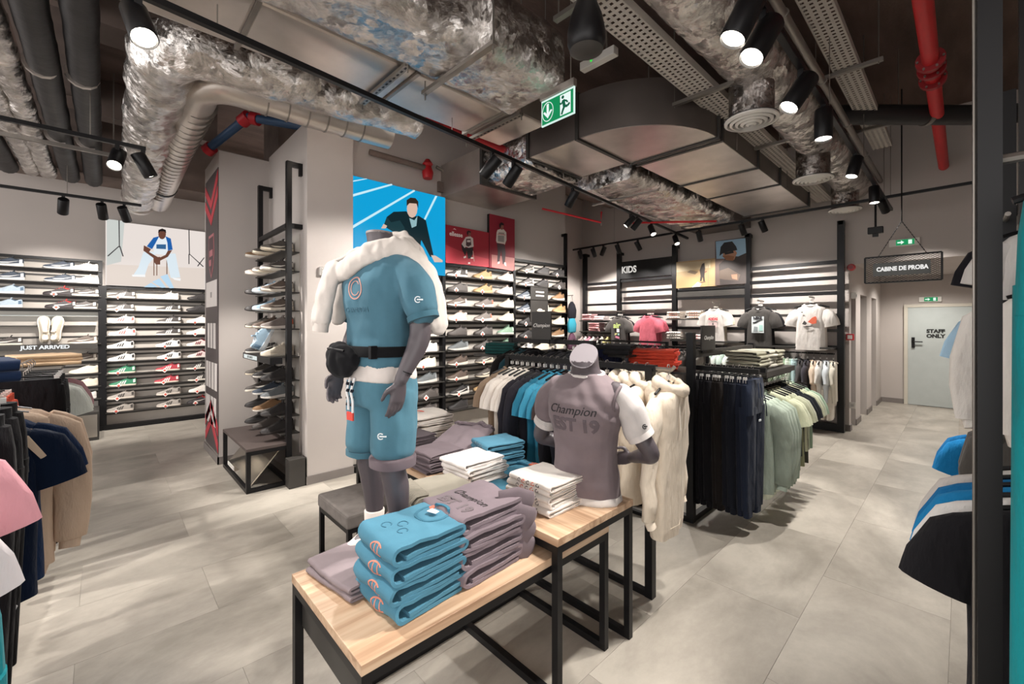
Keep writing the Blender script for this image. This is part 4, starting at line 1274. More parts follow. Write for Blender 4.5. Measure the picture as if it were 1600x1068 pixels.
A('printed_hair', C([(415, 380), (415, 340), (440, 320), (480, 335), (480, 360), (445, 350), (435, 400)]), '#241518', 6)
A('printed_shoe', C([(360, 760), (400, 740), (405, 770), (370, 785)]), '#e6dcd8', 5)
A('printed_shoe', C([(440, 850), (470, 850), (472, 876), (436, 876)]), '#e6dcd8', 5)
A('printed_shoe', C([(480, 770), (520, 766), (524, 790), (484, 792)]), '#e6dcd8', 5)
A('printed_stool_leg', C([(515, 660), (525, 660), (545, 835), (533, 835)]), '#c79a92', 4)
text('ellesse', 0.085, Matrix.Translation((0.17, -0.01, 0.385)) @ Matrix.Rotation(R(90), 4, 'X'), 'print', '#ead9d6', t, bold=0.002)
A('printed_emblem', C([(180, 300), (210, 285), (238, 312), (210, 300)]), '#ead9d6', 7)
t, A = poster('red_poster', 'tall red poster with a standing man in a pale sweatshirt', 'poster', 'y', 4.84, (4.15, 4.67, 2.54, 3.34), False, '#86192c')
A('printed_glow', C([(832, 720), (1215, 780), (1205, 1000), (832, 930)]), '#c0807c', 2)
A('printed_trousers', C([(920, 530), (1050, 560), (1065, 700), (1050, 880), (1020, 880), (990, 640), (960, 850), (925, 840), (935, 680)]), '#4a363c', 3)
A('printed_sweater', C([(930, 310), (980, 295), (1030, 300), (1075, 350), (1078, 480), (1048, 560), (1040, 545), (918, 525), (905, 490), (915, 350)]), '#cfc4be', 4)
A('printed_chest_panel', C([(935, 400), (1040, 410), (1036, 515), (935, 500)]), '#8f8986', 5)
A('printed_stripe', C([(928, 375), (1060, 392), (1060, 400), (928, 384)]), '#a33a3c', 6)
A('printed_lettering', C([(945, 350), (1040, 358), (1040, 382), (945, 372)]), '#8c7f7a', 5)
A('printed_face', C(oval(1000, 262, 30, 48)), '#8c5548', 5)
A('printed_hair', C([(960, 260), (955, 215), (990, 185), (1030, 205), (1032, 235), (990, 230), (975, 290)]), '#2a161a', 6)
A('printed_shoe', C([(925, 880), (935, 840), (968, 838), (960, 875)]), '#efe6e2', 5)
A('printed_shoe', C([(1035, 880), (1040, 850), (1068, 850), (1076, 915), (1050, 905)]), '#efe6e2', 5)

# ------------------------------------------------------------------ garments
def garment_parts(kind, w=0.5, h=0.7, sl='short', hood=False, seed=0, thick=0.05, flare=1.0):
    """meshes of one garment hanging from z=0 (rail); x shoulder axis, -y the front"""
    rng = random.Random(seed)
    ph = [rng.uniform(0, 6.28) for _ in range(4)]
    n = 32
    def ring(z, hw, ht, sway=0.0, amp=0.0, cx=0.0, cy=0.0):
        r = []
        for k in range(n):
            a = 2 * PI * k / n
            c, s_ = math.cos(a), math.sin(a)
            x = hw * math.copysign(abs(c) ** 0.55, c)
            y = ht * math.copysign(abs(s_) ** 0.8, s_)
            f = amp * (math.sin(x * 26 + ph[0]) + 0.6 * math.sin(x * 47 + ph[1] + z * 3))
            y += f + sway * math.sin(x * 7 + ph[2])
            r.append((cx + x, cy + y, z))
        return r
    out = {}
    hw = w / 2
    if kind == 'top':
        m = MB()
        rs = [ring(-0.118, 0.07, 0.045), ring(-0.122, 0.105, thick * 0.75), ring(-0.138, 0.6 * hw, thick * 0.9), ring(-0.158, 0.84 * hw, thick), ring(-0.185, 0.97 * hw, thick * 1.05), ring(-0.24, hw, thick * 1.05)]
        N = 9
        for i in range(1, N + 1):
            u = i / N
            rs.append(ring(-0.24 - (h - 0.14) * u, hw * (1 + (flare - 1) * u + 0.02 * math.sin(u * 5 + ph[3])), thick * (1.05 - 0.25 * u), 0.012 * u, 0.008 * u))
        m.loft(rs)
        out['body'] = m
        for sg, nm in ((-1, 'sleeve'), (1, 'sleeve ')):
            m = MB()
            if sl == 'short':
                p = [(sg * hw * 0.84, 0, -0.21), (sg * (hw + 0.01), 0.0, -0.26), (sg * (hw + 0.05), 0, -0.35), (sg * (hw + 0.068), 0, -0.42)]
                r = [(0.05, 0.04), (0.085, 0.044), (0.09, 0.04), (0.088, 0.034)]
            else:
                L = h * 0.82
                p = [(sg * hw * 0.86, 0, -0.2), (sg * (hw + 0.02), 0.0, -0.26), (sg * (hw + 0.06), 0.01, -0.42), (sg * (hw + 0.065 + rng.uniform(-0.01, 0.01)), 0.02, -0.2 - L * 0.65), (sg * (hw + 0.06), 0.01, -0.2 - L * 0.93), (sg * (hw + 0.06), 0.01, -0.2 - L * 0.94), (sg * (hw + 0.055), 0.0, -0.2 - L)]
                r = [(0.05, 0.04), (0.085, 0.045), (0.078, 0.04), (0.068, 0.035), (0.06, 0.032), (0.04, 0.026), (0.038, 0.024)]
            P = [Vector(p[0])]
            Rr = [r[0]]
            for (a, ra), (b, rb) in zip(zip(p, r), list(zip(p, r))[1:]):
                for q in (0.5, 1.0):
                    P.append(Vector(a).lerp(Vector(b), q))
                    Rr.append((ra[0] + (rb[0] - ra[0]) * q, ra[1] + (rb[1] - ra[1]) * q))
            m.tube(P, Rr, 14, up=(sg, 0, 0.2))
            for i in range(len(m.v)):
                x, y, z = m.v[i]
                m.v[i] = (x, y + 0.006 * math.sin(z * 30 + ph[1]), z)
            out[nm] = m
        if sl == 'long':
            m = MB()
            zz = -0.24 - (h - 0.14)
            m.loft([ring(zz + 0.01, hw * flare * 0.96, thick * 0.82, 0.012, 0.008), ring(zz - 0.05, hw * flare * 0.9, thick * 0.75, 0.012, 0.008)])
            out['hem_band'] = m
        m = MB()
        if hood:
            pts = []
            for k in range(13):
                a = 2 * PI * k / 12
                pts.append((0.1 * math.cos(a), -0.01 + 0.075 * math.sin(a), -0.115 + 0.03 * math.sin(a)))
            m.tube(pts, [0.033 + 0.009 * math.sin(k * 1.7 + ph[0]) for k in range(13)], 12, up=(0, 0, 1))
            m.loft([ring(-0.1, 0.1, 0.06, cy=0.05), ring(-0.16, 0.14, 0.06, cy=0.06), ring(-0.26, 0.11, 0.04, cy=0.065), ring(-0.34, 0.03, 0.02, cy=0.06)])
            out['hood'] = m
        else:
            pts = [(0.078 * math.cos(2 * PI * k / 16), 0.046 * math.sin(2 * PI * k / 16), -0.113 - 0.022 * (math.sin(2 * PI * k / 16) < -0.2) * abs(math.sin(2 * PI * k / 16))) for k in range(17)]
            m.tube(pts, 0.011, 8, caps=False)
            out['collar'] = m
    else:   # joggers or shorts
        m = MB()
        rise = 0.28
        m.loft([ring(-0.1, hw * 0.9, thick), ring(-0.135, hw * 0.9, thick * 1.1), ring(-0.14, hw * 0.97, thick * 1.1), ring(-0.22, hw * 1.02, thick * 1.15, 0.004, 0.004), ring(-0.1 - rise, hw * 1.05, thick * 1.05, 0.008, 0.006)])
        out['waist'] = m
        for sg, nm in ((-1, 'leg'), (1, 'leg ')):
            m = MB()
            rs = []
            N = 8
            for i in range(N + 1):
                u = i / N
                z = -0.1 - rise + 0.06 - (h - rise + 0.06) * u
                wd = hw * (0.53 - (0.14 * u if sl == 'long' else -0.05 * u))
                rs.append(ring(z, wd, thick * (1.0 - 0.3 * u), 0.008 * u, 0.006, cx=sg * hw * (0.52 - 0.02 * u)))
            if sl == 'long':
                rs.append(ring(-0.1 - h - 0.005, wd * 0.82, thick * 0.6, cx=sg * hw * 0.5))
                rs.append(ring(-0.1 - h - 0.055, wd * 0.78, thick * 0.55, cx=sg * hw * 0.5))
            m.loft(rs)
            out[nm] = m
    return out


CACHE = {}
def garment(name, label, cat, loc, rz, group, key, col, m='crease', extra=None, tilt=0.0, sc=1.0):
    """KEY: (kind, w, h, sleeve, hood, seed, thick, flare)"""
    if key not in CACHE:
        d = {}
        for nm, mb in garment_parts(*key).items():
            o = mb.build(nm.strip(), m, None, None, smooth=50)
            d[nm] = o.data
            bpy.data.objects.remove(o)
        CACHE[key] = d
    t = thing(name, label, cat, loc, rz, group)
    t.rotation_euler = (0, tilt, rz)
    t.scale = (sc,) * 3
    for nm, me in CACHE[key].items():
        c = col
        if extra and nm.strip() in extra:
            c = extra[nm.strip()]
        link(nm.strip(), me, t, c)
    return t


def _hanger(clip=False):
    t = thing('hanger', 'black hanger waiting for a label', 'hanger')
    MB().tube([(0.0, 0, -0.1), (0, 0, -0.05), (0.018, 0, -0.035), (0.022, 0, -0.012), (0.008, 0, 0.006), (-0.012, 0, 0.004), (-0.02, 0, -0.01)], 0.0028, 6).build('hook', 'zinc', t)
    if clip:
        MB().tube([(-0.15, 0, -0.085), (0, 0, -0.08), (0.15, 0, -0.085)], 0.006, 8).build('bar', 'black', t)
        for x in (-0.14, 0.14):
            MB().box(x - 0.012, x + 0.012, -0.012, 0.012, -0.125, -0.08).build('clip', 'plastic', t, '#c9c6c2')
    else:
        MB().tube([(-0.2, 0, -0.15), (-0.12, 0, -0.125), (0, 0, -0.1), (0.12, 0, -0.125), (0.2, 0, -0.15)], (0.008), 8).build('shoulder_bar', 'black', t)
        MB().box(-0.012, 0.012, -0.008, 0.008, -0.085, -0.06).build('size_tab', 'plastic', t, '#dedad5')
    return t
HANG = [_hanger(False), _hanger(True)]
_used = [False, False]
def hanger(label, loc, rz, group, clip=False, sc=1.0):
    if not _used[clip]:
        _used[clip] = True
        o = HANG[clip]
    else:
        o = dup(HANG[clip])
    o.location, o.rotation_euler, o.scale = loc, (0, 0, rz), (sc,) * 3
    tag(o, label, 'hanger', group)
    return o


def hang(loc, rz, key, col, name, label, cat, group, hl, hg, m='crease', extra=None, sc=1.0, clip=False):
    rz += random.uniform(-0.05, 0.05)
    hanger('hanger with ' + label, loc, rz, hg, clip, sc)
    return garment(name, label, cat, loc, rz, group, key, col, m, extra, 0, sc)


TEE = [('top', 0.48, 0.68, 'short', False, s, 0.045, 1.02) for s in range(5)]
SWE = [('top', 0.52, 0.66, 'long', False, 20 + s, 0.06, 1.0) for s in range(3)]
HOO = [('top', 0.53, 0.7, 'long', True, 30 + s, 0.065, 1.0) for s in range(3)]
JOG = [('pants', 0.36, 1.0, 'long', False, 40 + s, 0.04, 1.0) for s in range(4)]
SHO = [('pants', 0.36, 0.46, 'short', False, 50 + s, 0.04, 1.0) for s in range(3)]
KTEE = [('top', 0.42, 0.58, 'short', False, 60 + s, 0.04, 1.02) for s in range(3)]


def folded(w, d, h, seed=0, layers=True, lip=True, rough=0.006):
    """one folded garment: a strip of cloth that wraps round its rounded front lip (front is -y), x is the fold axis"""
    rng = random.Random(seed)
    t = h * (0.26 if layers else 0.48)
    r = (h - t) / 2
    path = []
    yb, yf = d / 2, -d / 2 + h / 2
    for k in range(7):
        path.append((yb - 0.01 * (k == 0) + (yf - yb) * k / 6, t / 2))
    for k in range(1, 7):
        a = -PI / 2 - PI * k / 7
        path.append((yf + r * math.cos(a), h / 2 + r * math.sin(a)))
    for k in range(8):
        path.append((yf + (yb - yf) * k / 7, h - t / 2))
    if layers:
        for k in range(1, 5):
            a = PI / 2 - PI * k / 5
            path.append((yb + r * 0.5 * math.cos(a), h - t / 2 - r * 0.5 + r * 0.5 * math.sin(a)))
        for k in range(6):
            path.append((yb + (yf + 0.02 - yb) * k / 5, h / 2 - t * 0.15 - 0.12 * t * k))
    P = [Vector((0, y, z)) for y, z in path]
    nx = max(8, int(w / 0.03))
    o = Vector((rng.uniform(0, 50), 0, 0))
    m = MB()
    rings = []
    for i in range(nx + 1):
        x = -w / 2 + w * i / nx
        e = min(1, min(i, nx - i) / 1.6)
        up, dn = [], []
        for k, p in enumerate(P):
            tn = (P[min(k + 1, len(P) - 1)] - P[max(k - 1, 0)]).normalized()
            nn = Vector((0, -tn.z, tn.y))
            th = t / 2 * (0.72 + 0.28 * e)
            q = Vector((x, p.y, p.z))
            j = noise.noise(q * 9 + o) * rough + noise.noise(q * 24 + o) * rough * 0.5
            zc = max(0.0, min(1, p.z / h))
            q.z += j * zc
            q.y += j * 1.2
            q.x += noise.noise(Vector((p.y * 14, p.z * 30, i * 0.01)) + o) * 0.008 * (1 if i in (0, nx) else 0.3)
            up.append(q + nn * th)
            dn.append(q - nn * th)
        rings.append(up + dn[::-1])
    m.loft(rings)
    m.f = m.f[:-2]
    k = len(P)
    for base in (0, nx * 2 * k):
        for i in range(k - 1):
            m.f.append((base + i, base + i + 1, base + 2 * k - 2 - i, base + 2 * k - 1 - i))
    for i in range(len(m.v)):
        x, y, z = m.v[i]
        m.v[i] = (x, y, max(z, 0.0005))
    return m


def stack(n, name, labels, cat, loc, rz, size, col, group, m='cloth', jit=0.012, layers=True, deco=None, seed=0, cols=None, rough=0.006, gap=0.96):
    out = []
    z = loc[2]
    for k in range(n):
        ww, dd, hh = size
        hh *= random.uniform(0.93, 1.07)
        t = thing(name, labels(k) if callable(labels) else labels, cat, (loc[0] + random.uniform(-jit, jit), loc[1] + random.uniform(-jit, jit), z), rz + random.uniform(-0.06, 0.06), group)
        folded(ww * random.uniform(0.97, 1.02), dd * random.uniform(0.97, 1.02), hh, seed + k, layers, rough=rough).build('folded_cloth', m, t, cols[k] if cols else col, smooth=60)
        if deco:
            deco(t, k, ww, dd, hh)
        out.append(t)
        z += hh * gap
    return out


def nth_from_bottom(n):
    return lambda k: 'top' if k == n - 1 else 'bottom' if k == 0 else ORD[k] + ' from the bottom'


# ------------------------------------------------------------------ display tables
def frame_table(name, label, x0, x1, y0, y1, top, wood, tt=0.036, fr=0.035, base=True):
    t = thing(name, label, 'table', (x0, y0, 0))
    W, D = x1 - x0, y1 - y0
    MB().box(0, W, 0, D, top - tt, top).build('tabletop', wood, t, bevel=0.002)
    zt = top - tt
    for x in (0.002, W - fr - 0.002):
        for y in (0.002, D - fr - 0.002):
            MB().box(x, x + fr, y, y + fr, 0, zt).build('leg', 'black', t, bevel=0.0015)
        MB().box(x, x + fr, fr, D - fr, zt - fr, zt).build('top_rail', 'black', t)
        if base:
            MB().box(x, x + fr, fr, D - fr, 0, fr).build('floor_rail', 'black', t)
    for y in (0.002, D - fr - 0.002):
        MB().box(fr, W - fr, y, y + fr, zt - fr, zt).build('top_rail', 'black', t)
        if base and y > 0.5:
            MB().box(fr, W - fr, y, y + fr, 0, fr).build('floor_rail', 'black', t)
    return t
LT = frame_table('display_table', 'lower oak-topped table with black frame tucked under the other', 0.585, 1.945, 1.295, 1.975, 0.655, 'woodx')
MB().box(0.03, 0.05, 0.04, 0.64, 0.44, 0.585).build('end_panel', 'dark', LT)
UT = frame_table('display_table', 'upper oak-topped table with black frame carrying the bust', 1.473, 2.111, 1.25, 3.36, 0.757, 'woody')

# upholstered stool
st_ = thing('upholstered_stool', 'grey upholstered stool with black frame behind the full mannequin', 'stool', (1.16, 2.78, 0))
m_ = MB().box(0, 0.42, 0, 0.54, 0.36, 0.455)
m_.build('seat', 'seat', st_, bevel=0.018)
for x in (0.01, 0.38):
    for y in (0.01, 0.5):
        MB().box(x, x + 0.03, y, y + 0.03, 0, 0.36).build('leg', 'black', st_)
    MB().box(x, x + 0.03, 0.04, 0.5, 0.33, 0.36).build('seat_rail', 'black', st_)
    MB().box(x, x + 0.03, 0.04, 0.5, 0, 0.03).build('floor_rail', 'black', st_)
for y in (0.01, 0.5):
    MB().box(0.04, 0.38, y, y + 0.03, 0.33, 0.36).build('seat_rail', 'black', st_)

def bvh_of(o):
    me = o.data
    return BVHTree.FromPolygons([v.co for v in me.vertices], [p.vertices for p in me.polygons])


def stick_on(me, tree, direction, off=0.002, far=0.5):
    """lay flat letters (already in local space) onto the cloth by casting along DIRECTION"""
    d = Vector(direction).normalized()
    bm = bmesh.new()
    bm.from_mesh(me)
    bmesh.ops.triangulate(bm, faces=bm.faces)
    for _ in range(3):
        long_ = [e for e in bm.edges if e.calc_length() > 0.012]
        if not long_:
            break
        bmesh.ops.subdivide_edges(bm, edges=long_, cuts=1)
        bmesh.ops.triangulate(bm, faces=bm.faces)
    bm.to_mesh(me)
    bm.free()
    zs = [v.co.dot(d) for v in me.vertices]
    mid = (min(zs) + max(zs)) / 2
    for v in me.vertices:
        h = tree.ray_cast(v.co - d * far, d)
        if h[0]:
            v.co = h[0] - d * (off if v.co.dot(d) < mid else -0.0005)
    return me


# ------------------------------------------------------------------ folded clothes on the tables
ZL, ZU = 0.6555, 0.7575
def lay(o, t, d):
    c = next(ch for ch in t.children if ch.name.startswith('folded_cloth'))
    stick_on(o.data, bvh_of(c), d, 0.0018, 0.3)
    return o
def on_cloth(t, name, me, col, T, m='print'):
    me.transform(T)
    me.materials.append(M[m])
    return link(name, me, t, col)
def lip_T(w, d, h, x=0.0, z=0.5):
    """print on the rounded front lip"""
    return Matrix.Translation((x, -d / 2 - 0.007, h * z)) @ Matrix.Rotation(R(90), 4, 'X')
def top_T(x, y, h, rz=0.0):
    return Matrix.Translation((x, y, h + 0.007)) @ Matrix.Rotation(rz, 4, 'Z')
def ring_poly(m, cx, cy, r, wd, a0, a1, n=18, T=None):
    for k in range(n):
        a, b = R(a0 + (a1 - a0) * k / n), R(a0 + (a1 - a0) * (k + 1) / n)
        m.prism([(cx + q * math.cos(t), cy + q * math.sin(t)) for q, t in ((r, a), (r, b), (r - wd, b), (r - wd, a))], 2, -0.002, 0.002, T)
    return m


def blue_deco(t, k, w, d, h):
    T = lip_T(w, d, h, 0.03, 0.5)
    m = ring_poly(MB(), 0, 0, 0.03, 0.005, 40, 320, T=T @ Matrix.Diagonal((1.5, 0.8, 1, 1)))
    for x in (-0.012, 0.012):
        m.box(x - 0.002, x + 0.002, -h * 0.25, h * 0.25, -0.002, 0.002, T=T)
    lay(m.build('orange_print', 'print', t, '#d98a74'), t, (0, 1, 0))['kind'] = 'stuff'
    if k == 3:
        T = top_T(-0.02, 0.1, h)
        lay(ring_poly(MB(), 0, 0.02, 0.075, 0.013, 0, 360, 24, T=T).build('neckline', 'cloth', t, '#3d7086'), t, (0, 0, -1))
        MB().prism([(-0.01, 0.0), (0.035, 0.012), (0.03, 0.035), (-0.015, 0.03)], 2, 0, 0.003, T).build('neck_label', 'print', t, '#eceef0')
        MB().prism([(-0.04, 0.03), (-0.015, 0.02), (-0.012, 0.04), (-0.035, 0.055)], 2, 0, 0.003, T).build('care_label', 'print', t, '#d9684f')
        T = top_T(0.035, -0.05, h)
        m = MB()
        for (x, y) in ((-0.05, 0.03), (0.0, 0.0), (-0.09, -0.02)):
            ring_poly(m, x, y, 0.022, 0.004, 30, 330, 10, T)
        lay(m.build('tonal_print', 'print', t, '#38697f'), t, (0, 0, -1))['kind'] = 'stuff'


stack(4, 'folded_sweatshirt', lambda k: 'folded teal sweatshirt, %s of the big pile on the lower table' % nth_from_bottom(4)(k), 'sweatshirt', (0.875, 1.52, ZL), R(-90), (0.29, 0.32, 0.072), '#4c7f95', 'teal sweatshirts on the lower table', 'cloth', deco=blue_deco, seed=100, rough=0.009)


def grey_deco(t, k, w, d, h):
    if k == 3:
        lay(text('Champion', 0.055, top_T(0.0, 0.0, h), 'print', '#2b2527', t, shear=0.35), t, (0, 0, -1))
        lay(text('EST 19', 0.075, top_T(0.0, -0.085, h), 'print', '#665b5f', t, bold=0.003), t, (0, 0, -1))
    MB().box(-w / 2 - 0.003, -w / 2 - 0.0, -0.03, -0.005, h * 0.45, h * 0.75).build('size_label', 'print', t, '#b9b79a')
    # sleeve folded over the side
    m = MB().tube([(w * 0.28, d * 0.3, h * 0.7), (w * 0.42, d * 0.5, h * 0.8), (w * 0.5, d * 0.66, h * 0.45), (w * 0.44, d * 0.74, h * 0.12)], [(0.05, 0.012), (0.056, 0.014), (0.054, 0.014), (0.048, 0.012)], 14)
    m.build('sleeve', 'cloth', t, '#74686d', smooth=60)


stack(4, 'folded_sweatshirt', lambda k: 'folded mauve-grey sweatshirt, %s of the pile beside the teal pile' % nth_from_bottom(4)(k), 'sweatshirt', (1.2, 1.53, ZL), R(-90), (0.3, 0.34, 0.072), '#7d7076', 'mauve-grey sweatshirts on the lower table', 'cloth', deco=grey_deco, seed=120, rough=0.009)
stack(2, 'folded_joggers', lambda k: ('lower', 'upper')[k] + ' folded mauve-grey joggers behind the teal pile', 'trousers', (0.8, 1.79, ZL), R(-82), (0.34, 0.3, 0.026), '#867a7d', 'joggers on the lower table', 'cloth', layers=False, seed=140)
for k, (x, y, c, wds) in enumerate(((1.28, 1.86, '#857a7b', 'mauve-grey'), (1.36, 1.9, '#8a8478', 'khaki-grey'))):
    t = thing('folded_shorts', 'folded %s shorts with gathered waistband behind the mauve-grey pile' % wds, 'shorts', (x - 0.12, y, ZL + 0.12 * k), R(-100))
    folded(0.26, 0.32, 0.11, 150 + k, True).build('folded_cloth', 'cloth', t, c, smooth=60)
    wb = MB()
    for j in range(14):
        wb.tube([(-0.12 + j * 0.018, -0.16, 0.06), (-0.12 + j * 0.018, -0.165, 0.09), (-0.12 + j * 0.018, -0.13, 0.115), (-0.12 + j * 0.018, -0.07, 0.114)], 0.008, 6)
    o = wb.build('gathered_waistband', 'cloth', t, c, smooth=60)
    o['kind'] = 'stuff'


def print_deco(t, k, w, d, h):
    T = lip_T(w, d, h, 0.0, 0.48)
    m1, m2 = MB(), MB()
    for j in range(5):
        x = -0.07 + j * 0.033
        ring_poly(m1 if j % 2 else m2, x, 0.0, 0.0105, 0.003, 20 * j, 300 + 20 * j, 8, T)
    lay(m1.build('orange_print', 'print', t, '#d2573f'), t, (0, 1, 0))['kind'] = 'stuff'
    lay(m2.build('dark_print', 'print', t, '#3b3136'), t, (0, 1, 0))['kind'] = 'stuff'


stack(5, 'folded_tshirt', lambda k: 'folded white printed T-shirt, %s of the pile beside the bust' % nth_from_bottom(5)(k), 't-shirt', (1.735, 1.56, ZU), R(-90), (0.30, 0.27, 0.032), '#e3dcd5', 'white printed T-shirts by the bust', 'cloth', layers=True, deco=print_deco, seed=160, jit=0.012)
stack(5, 'folded_tshirt', lambda k: 'folded plain white T-shirt, %s of the plain white pile' % nth_from_bottom(5)(k), 't-shirt', (1.665, 2.09, ZU), R(-90), (0.26, 0.3, 0.031), '#e2dcd8', 'plain white T-shirts on the upper table', 'cloth', layers=True, seed=180, jit=0.014)


def blue2_deco(t, k, w, d, h):
    T = lip_T(w, d, h, 0.0, 0.48)
    m = MB()
    for j in range(4):
        ring_poly(m, -0.05 + j * 0.033, 0.0, 0.012, 0.003, 20 * j, 300 + 20 * j, 8, T)
    lay(m.build('tonal_print', 'print', t, '#7b8794'), t, (0, 1, 0))['kind'] = 'stuff'


stack(5, 'folded_tshirt', lambda k: 'folded teal T-shirt, %s of the small teal pile by the bust' % nth_from_bottom(5)(k), 't-shirt', (1.96, 2.2, ZU), R(-100), (0.24, 0.28, 0.036), '#4a7c92', 'teal T-shirts on the upper table', 'cloth', layers=True, deco=blue2_deco, seed=200)


def flat_shorts(name, label, loc, rz, col, tag_col=None, sz=(0.5, 0.46), lift=None):
    t = thing(name, label, 'shorts', loc, rz)
    W, D = sz
    m = MB()
    nx, ny = 26, 22
    def hgt(x, y):
        e = min(1, min(x + W / 2, W / 2 - x, y + D / 2, D / 2 - y) / 0.03)
        return (0.016 + 0.03 * max(0, noise.noise(Vector((x * 7, y * 5, loc[0] * 9)))) + 0.012 * noise.noise(Vector((x * 16, y * 14, 3)))) * (0.25 + 0.75 * max(0, e) ** 0.5) + (lift(x, y) if lift else 0)
    topv, botv = [], []
    for j in range(ny + 1):
        for i in range(nx + 1):
            y = -D / 2 + D * j / ny
            wsc = 1.0 - 0.2 * (j / ny)
            x = (-W / 2 + W * i / nx)
            z = max(0.004, hgt(x, y))
            topv.append((x * wsc, y + 0.01 * math.sin(x * 9), z))
            botv.append((x * wsc, y + 0.01 * math.sin(x * 9), max(0.0005, z - 0.02)))
    f = []
    k = nx + 1
    o = len(topv)
    for j in range(ny):
        for i in range(nx):
            a = j * k + i
            f.append((a, a + 1, a + k + 1, a + k))
            f.append((o + a, o + a + k, o + a + k + 1, o + a + 1))
    for i in range(nx):
        f.append((i, o + i, o + i + 1, i + 1))
        a = ny * k + i
        f.append((a, a + 1, o + a + 1, o + a))
    for j in range(ny):
        a = j * k
        f.append((a, a + k, o + a + k, o + a))
        a += nx
        f.append((a, o + a, o + a + k, a + k))
    m.add(topv + botv, f)
    m.build('flat_cloth', 'cloth', t, col, smooth=70)
    wb = MB()
    for i in range(24):
        x = (-W / 2 + W * (i + 0.5) / 24) * 0.8
        z0 = max(0.01, hgt(x / 0.8, D / 2 - 0.03)) + (0.01 if not lift else 0.012)
        wb.tube([(x, D / 2 - 0.055, z0), (x, D / 2 - 0.03, z0 + 0.004), (x, D / 2 - 0.002, z0 * 0.9)], 0.009, 6)
    wb.build('gathered_waistband', 'cloth', t, col, smooth=60)['kind'] = 'stuff'
    if tag_col:
        MB().box(-0.03, 0.03, D / 2 - 0.06, D / 2 - 0.01, hgt(0, D / 2 - 0.03) + 0.014, hgt(0, D / 2 - 0.03) + 0.02).build('waist_label', 'print', t, tag_col)
    return t


flat_shorts('laid_out_shorts', 'teal shorts laid out flat between the white piles and the bust', (1.86, 1.9, ZU), R(-75), '#41748a', '#c9623f', (0.44, 0.5))
flat_shorts('laid_out_shorts', 'mauve-grey shorts laid sloping over the dark pile on the upper table', (1.86, 2.5, ZU), R(-70), '#7c7075', None, (0.4, 0.46), lift=lambda x, y: 0.05 + 0.12 * max(0, min(1, (y + 0.2) / 0.35)))
stack(7, 'folded_shorts', lambda k: 'folded mauve-grey shorts, %s of the front shorts pile' % nth_from_bottom(7)(k), 'shorts', (1.62, 2.45, ZU), R(-90), (0.26, 0.26, 0.019), '#6d6166', 'mauve-grey shorts near the plain white pile', 'cloth', layers=True, seed=220, jit=0.018)
stack(7, 'folded_shorts', lambda k: 'folded dark charcoal shorts, %s of the pile behind the mannequin' % nth_from_bottom(7)(k), 'shorts', (1.64, 2.83, ZU), R(-90), (0.28, 0.28, 0.022), '#4f464a', 'charcoal shorts on the upper table', 'cloth', layers=True, seed=240, jit=0.012)


def white_deco(t, k, w, d, h):
    if k == 3:
        MB().prism([(-0.02, 0.0), (0.03, 0.01), (0.05, 0.03), (0.01, 0.03)], 2, 0, 0.004, top_T(-0.05, -0.02, h)).build('red_label', 'print', t, '#d65a48')
    MB().box(0.03, 0.06, -d / 2 - 0.008, -d / 2, h * 0.3, h * 0.7).build('red_mark', 'print', t, '#d65a48')


stack(4, 'folded_sweatshirt', lambda k: 'folded thick white sweatshirt, %s of the pile at the back end' % nth_from_bottom(4)(k), 'sweatshirt', (1.92, 3.08, ZU), R(-90), (0.32, 0.36, 0.058), '#ddd5cd', 'white sweatshirts on the upper table', 'cloth', deco=white_deco, seed=260, rough=0.012)

# ------------------------------------------------------------------ mannequins
def ell(z, a, b, y=0.0, x=0.0, n=24, p=0.85):
    r = []
    for k in range(n):
        t = 2 * PI * k / n
        c, s_ = math.cos(t), math.sin(t)
        r.append((x + a * math.copysign(abs(c) ** p, c), y + b * math.copysign(abs(s_) ** p, s_), z))
    return r


def limb(m, pts, rad, n=16, up=(0, 1, 0)):
    """smooth tapered limb through joints, Catmull-Rom sampled"""
    P = [Vector(p) for p in pts]
    Rr = [r if isinstance(r, tuple) else (r, r) for r in rad]
    path, rr = [], []
    for i in range(len(P) - 1):
        p0, p1, p2, p3 = P[max(i - 1, 0)], P[i], P[i + 1], P[min(i + 2, len(P) - 1)]
        for k in range(6):
            t = k / 6
            path.append(0.5 * ((2 * p1) + (p2 - p0) * t + (2 * p0 - 5 * p1 + 4 * p2 - p3) * t * t + (3 * p1 - p0 - 3 * p2 + p3) * t ** 3))
            rr.append((Rr[i][0] + (Rr[i + 1][0] - Rr[i][0]) * t, Rr[i][1] + (Rr[i + 1][1] - Rr[i][1]) * t))
    path.append(P[-1])
    rr.append(Rr[-1])
    # round both ends
    d0, d1 = (path[0] - path[1]).normalized(), (path[-1] - path[-2]).normalized()
    path = [path[0] + d0 * rr[0][0] * 0.7] + path + [path[-1] + d1 * rr[-1][0] * 0.7]
    rr = [(rr[0][0] * 0.5, rr[0][1] * 0.5)] + rr + [(rr[-1][0] * 0.5, rr[-1][1] * 0.5)]
    m.tube(path, rr, n, up=up)
    return m


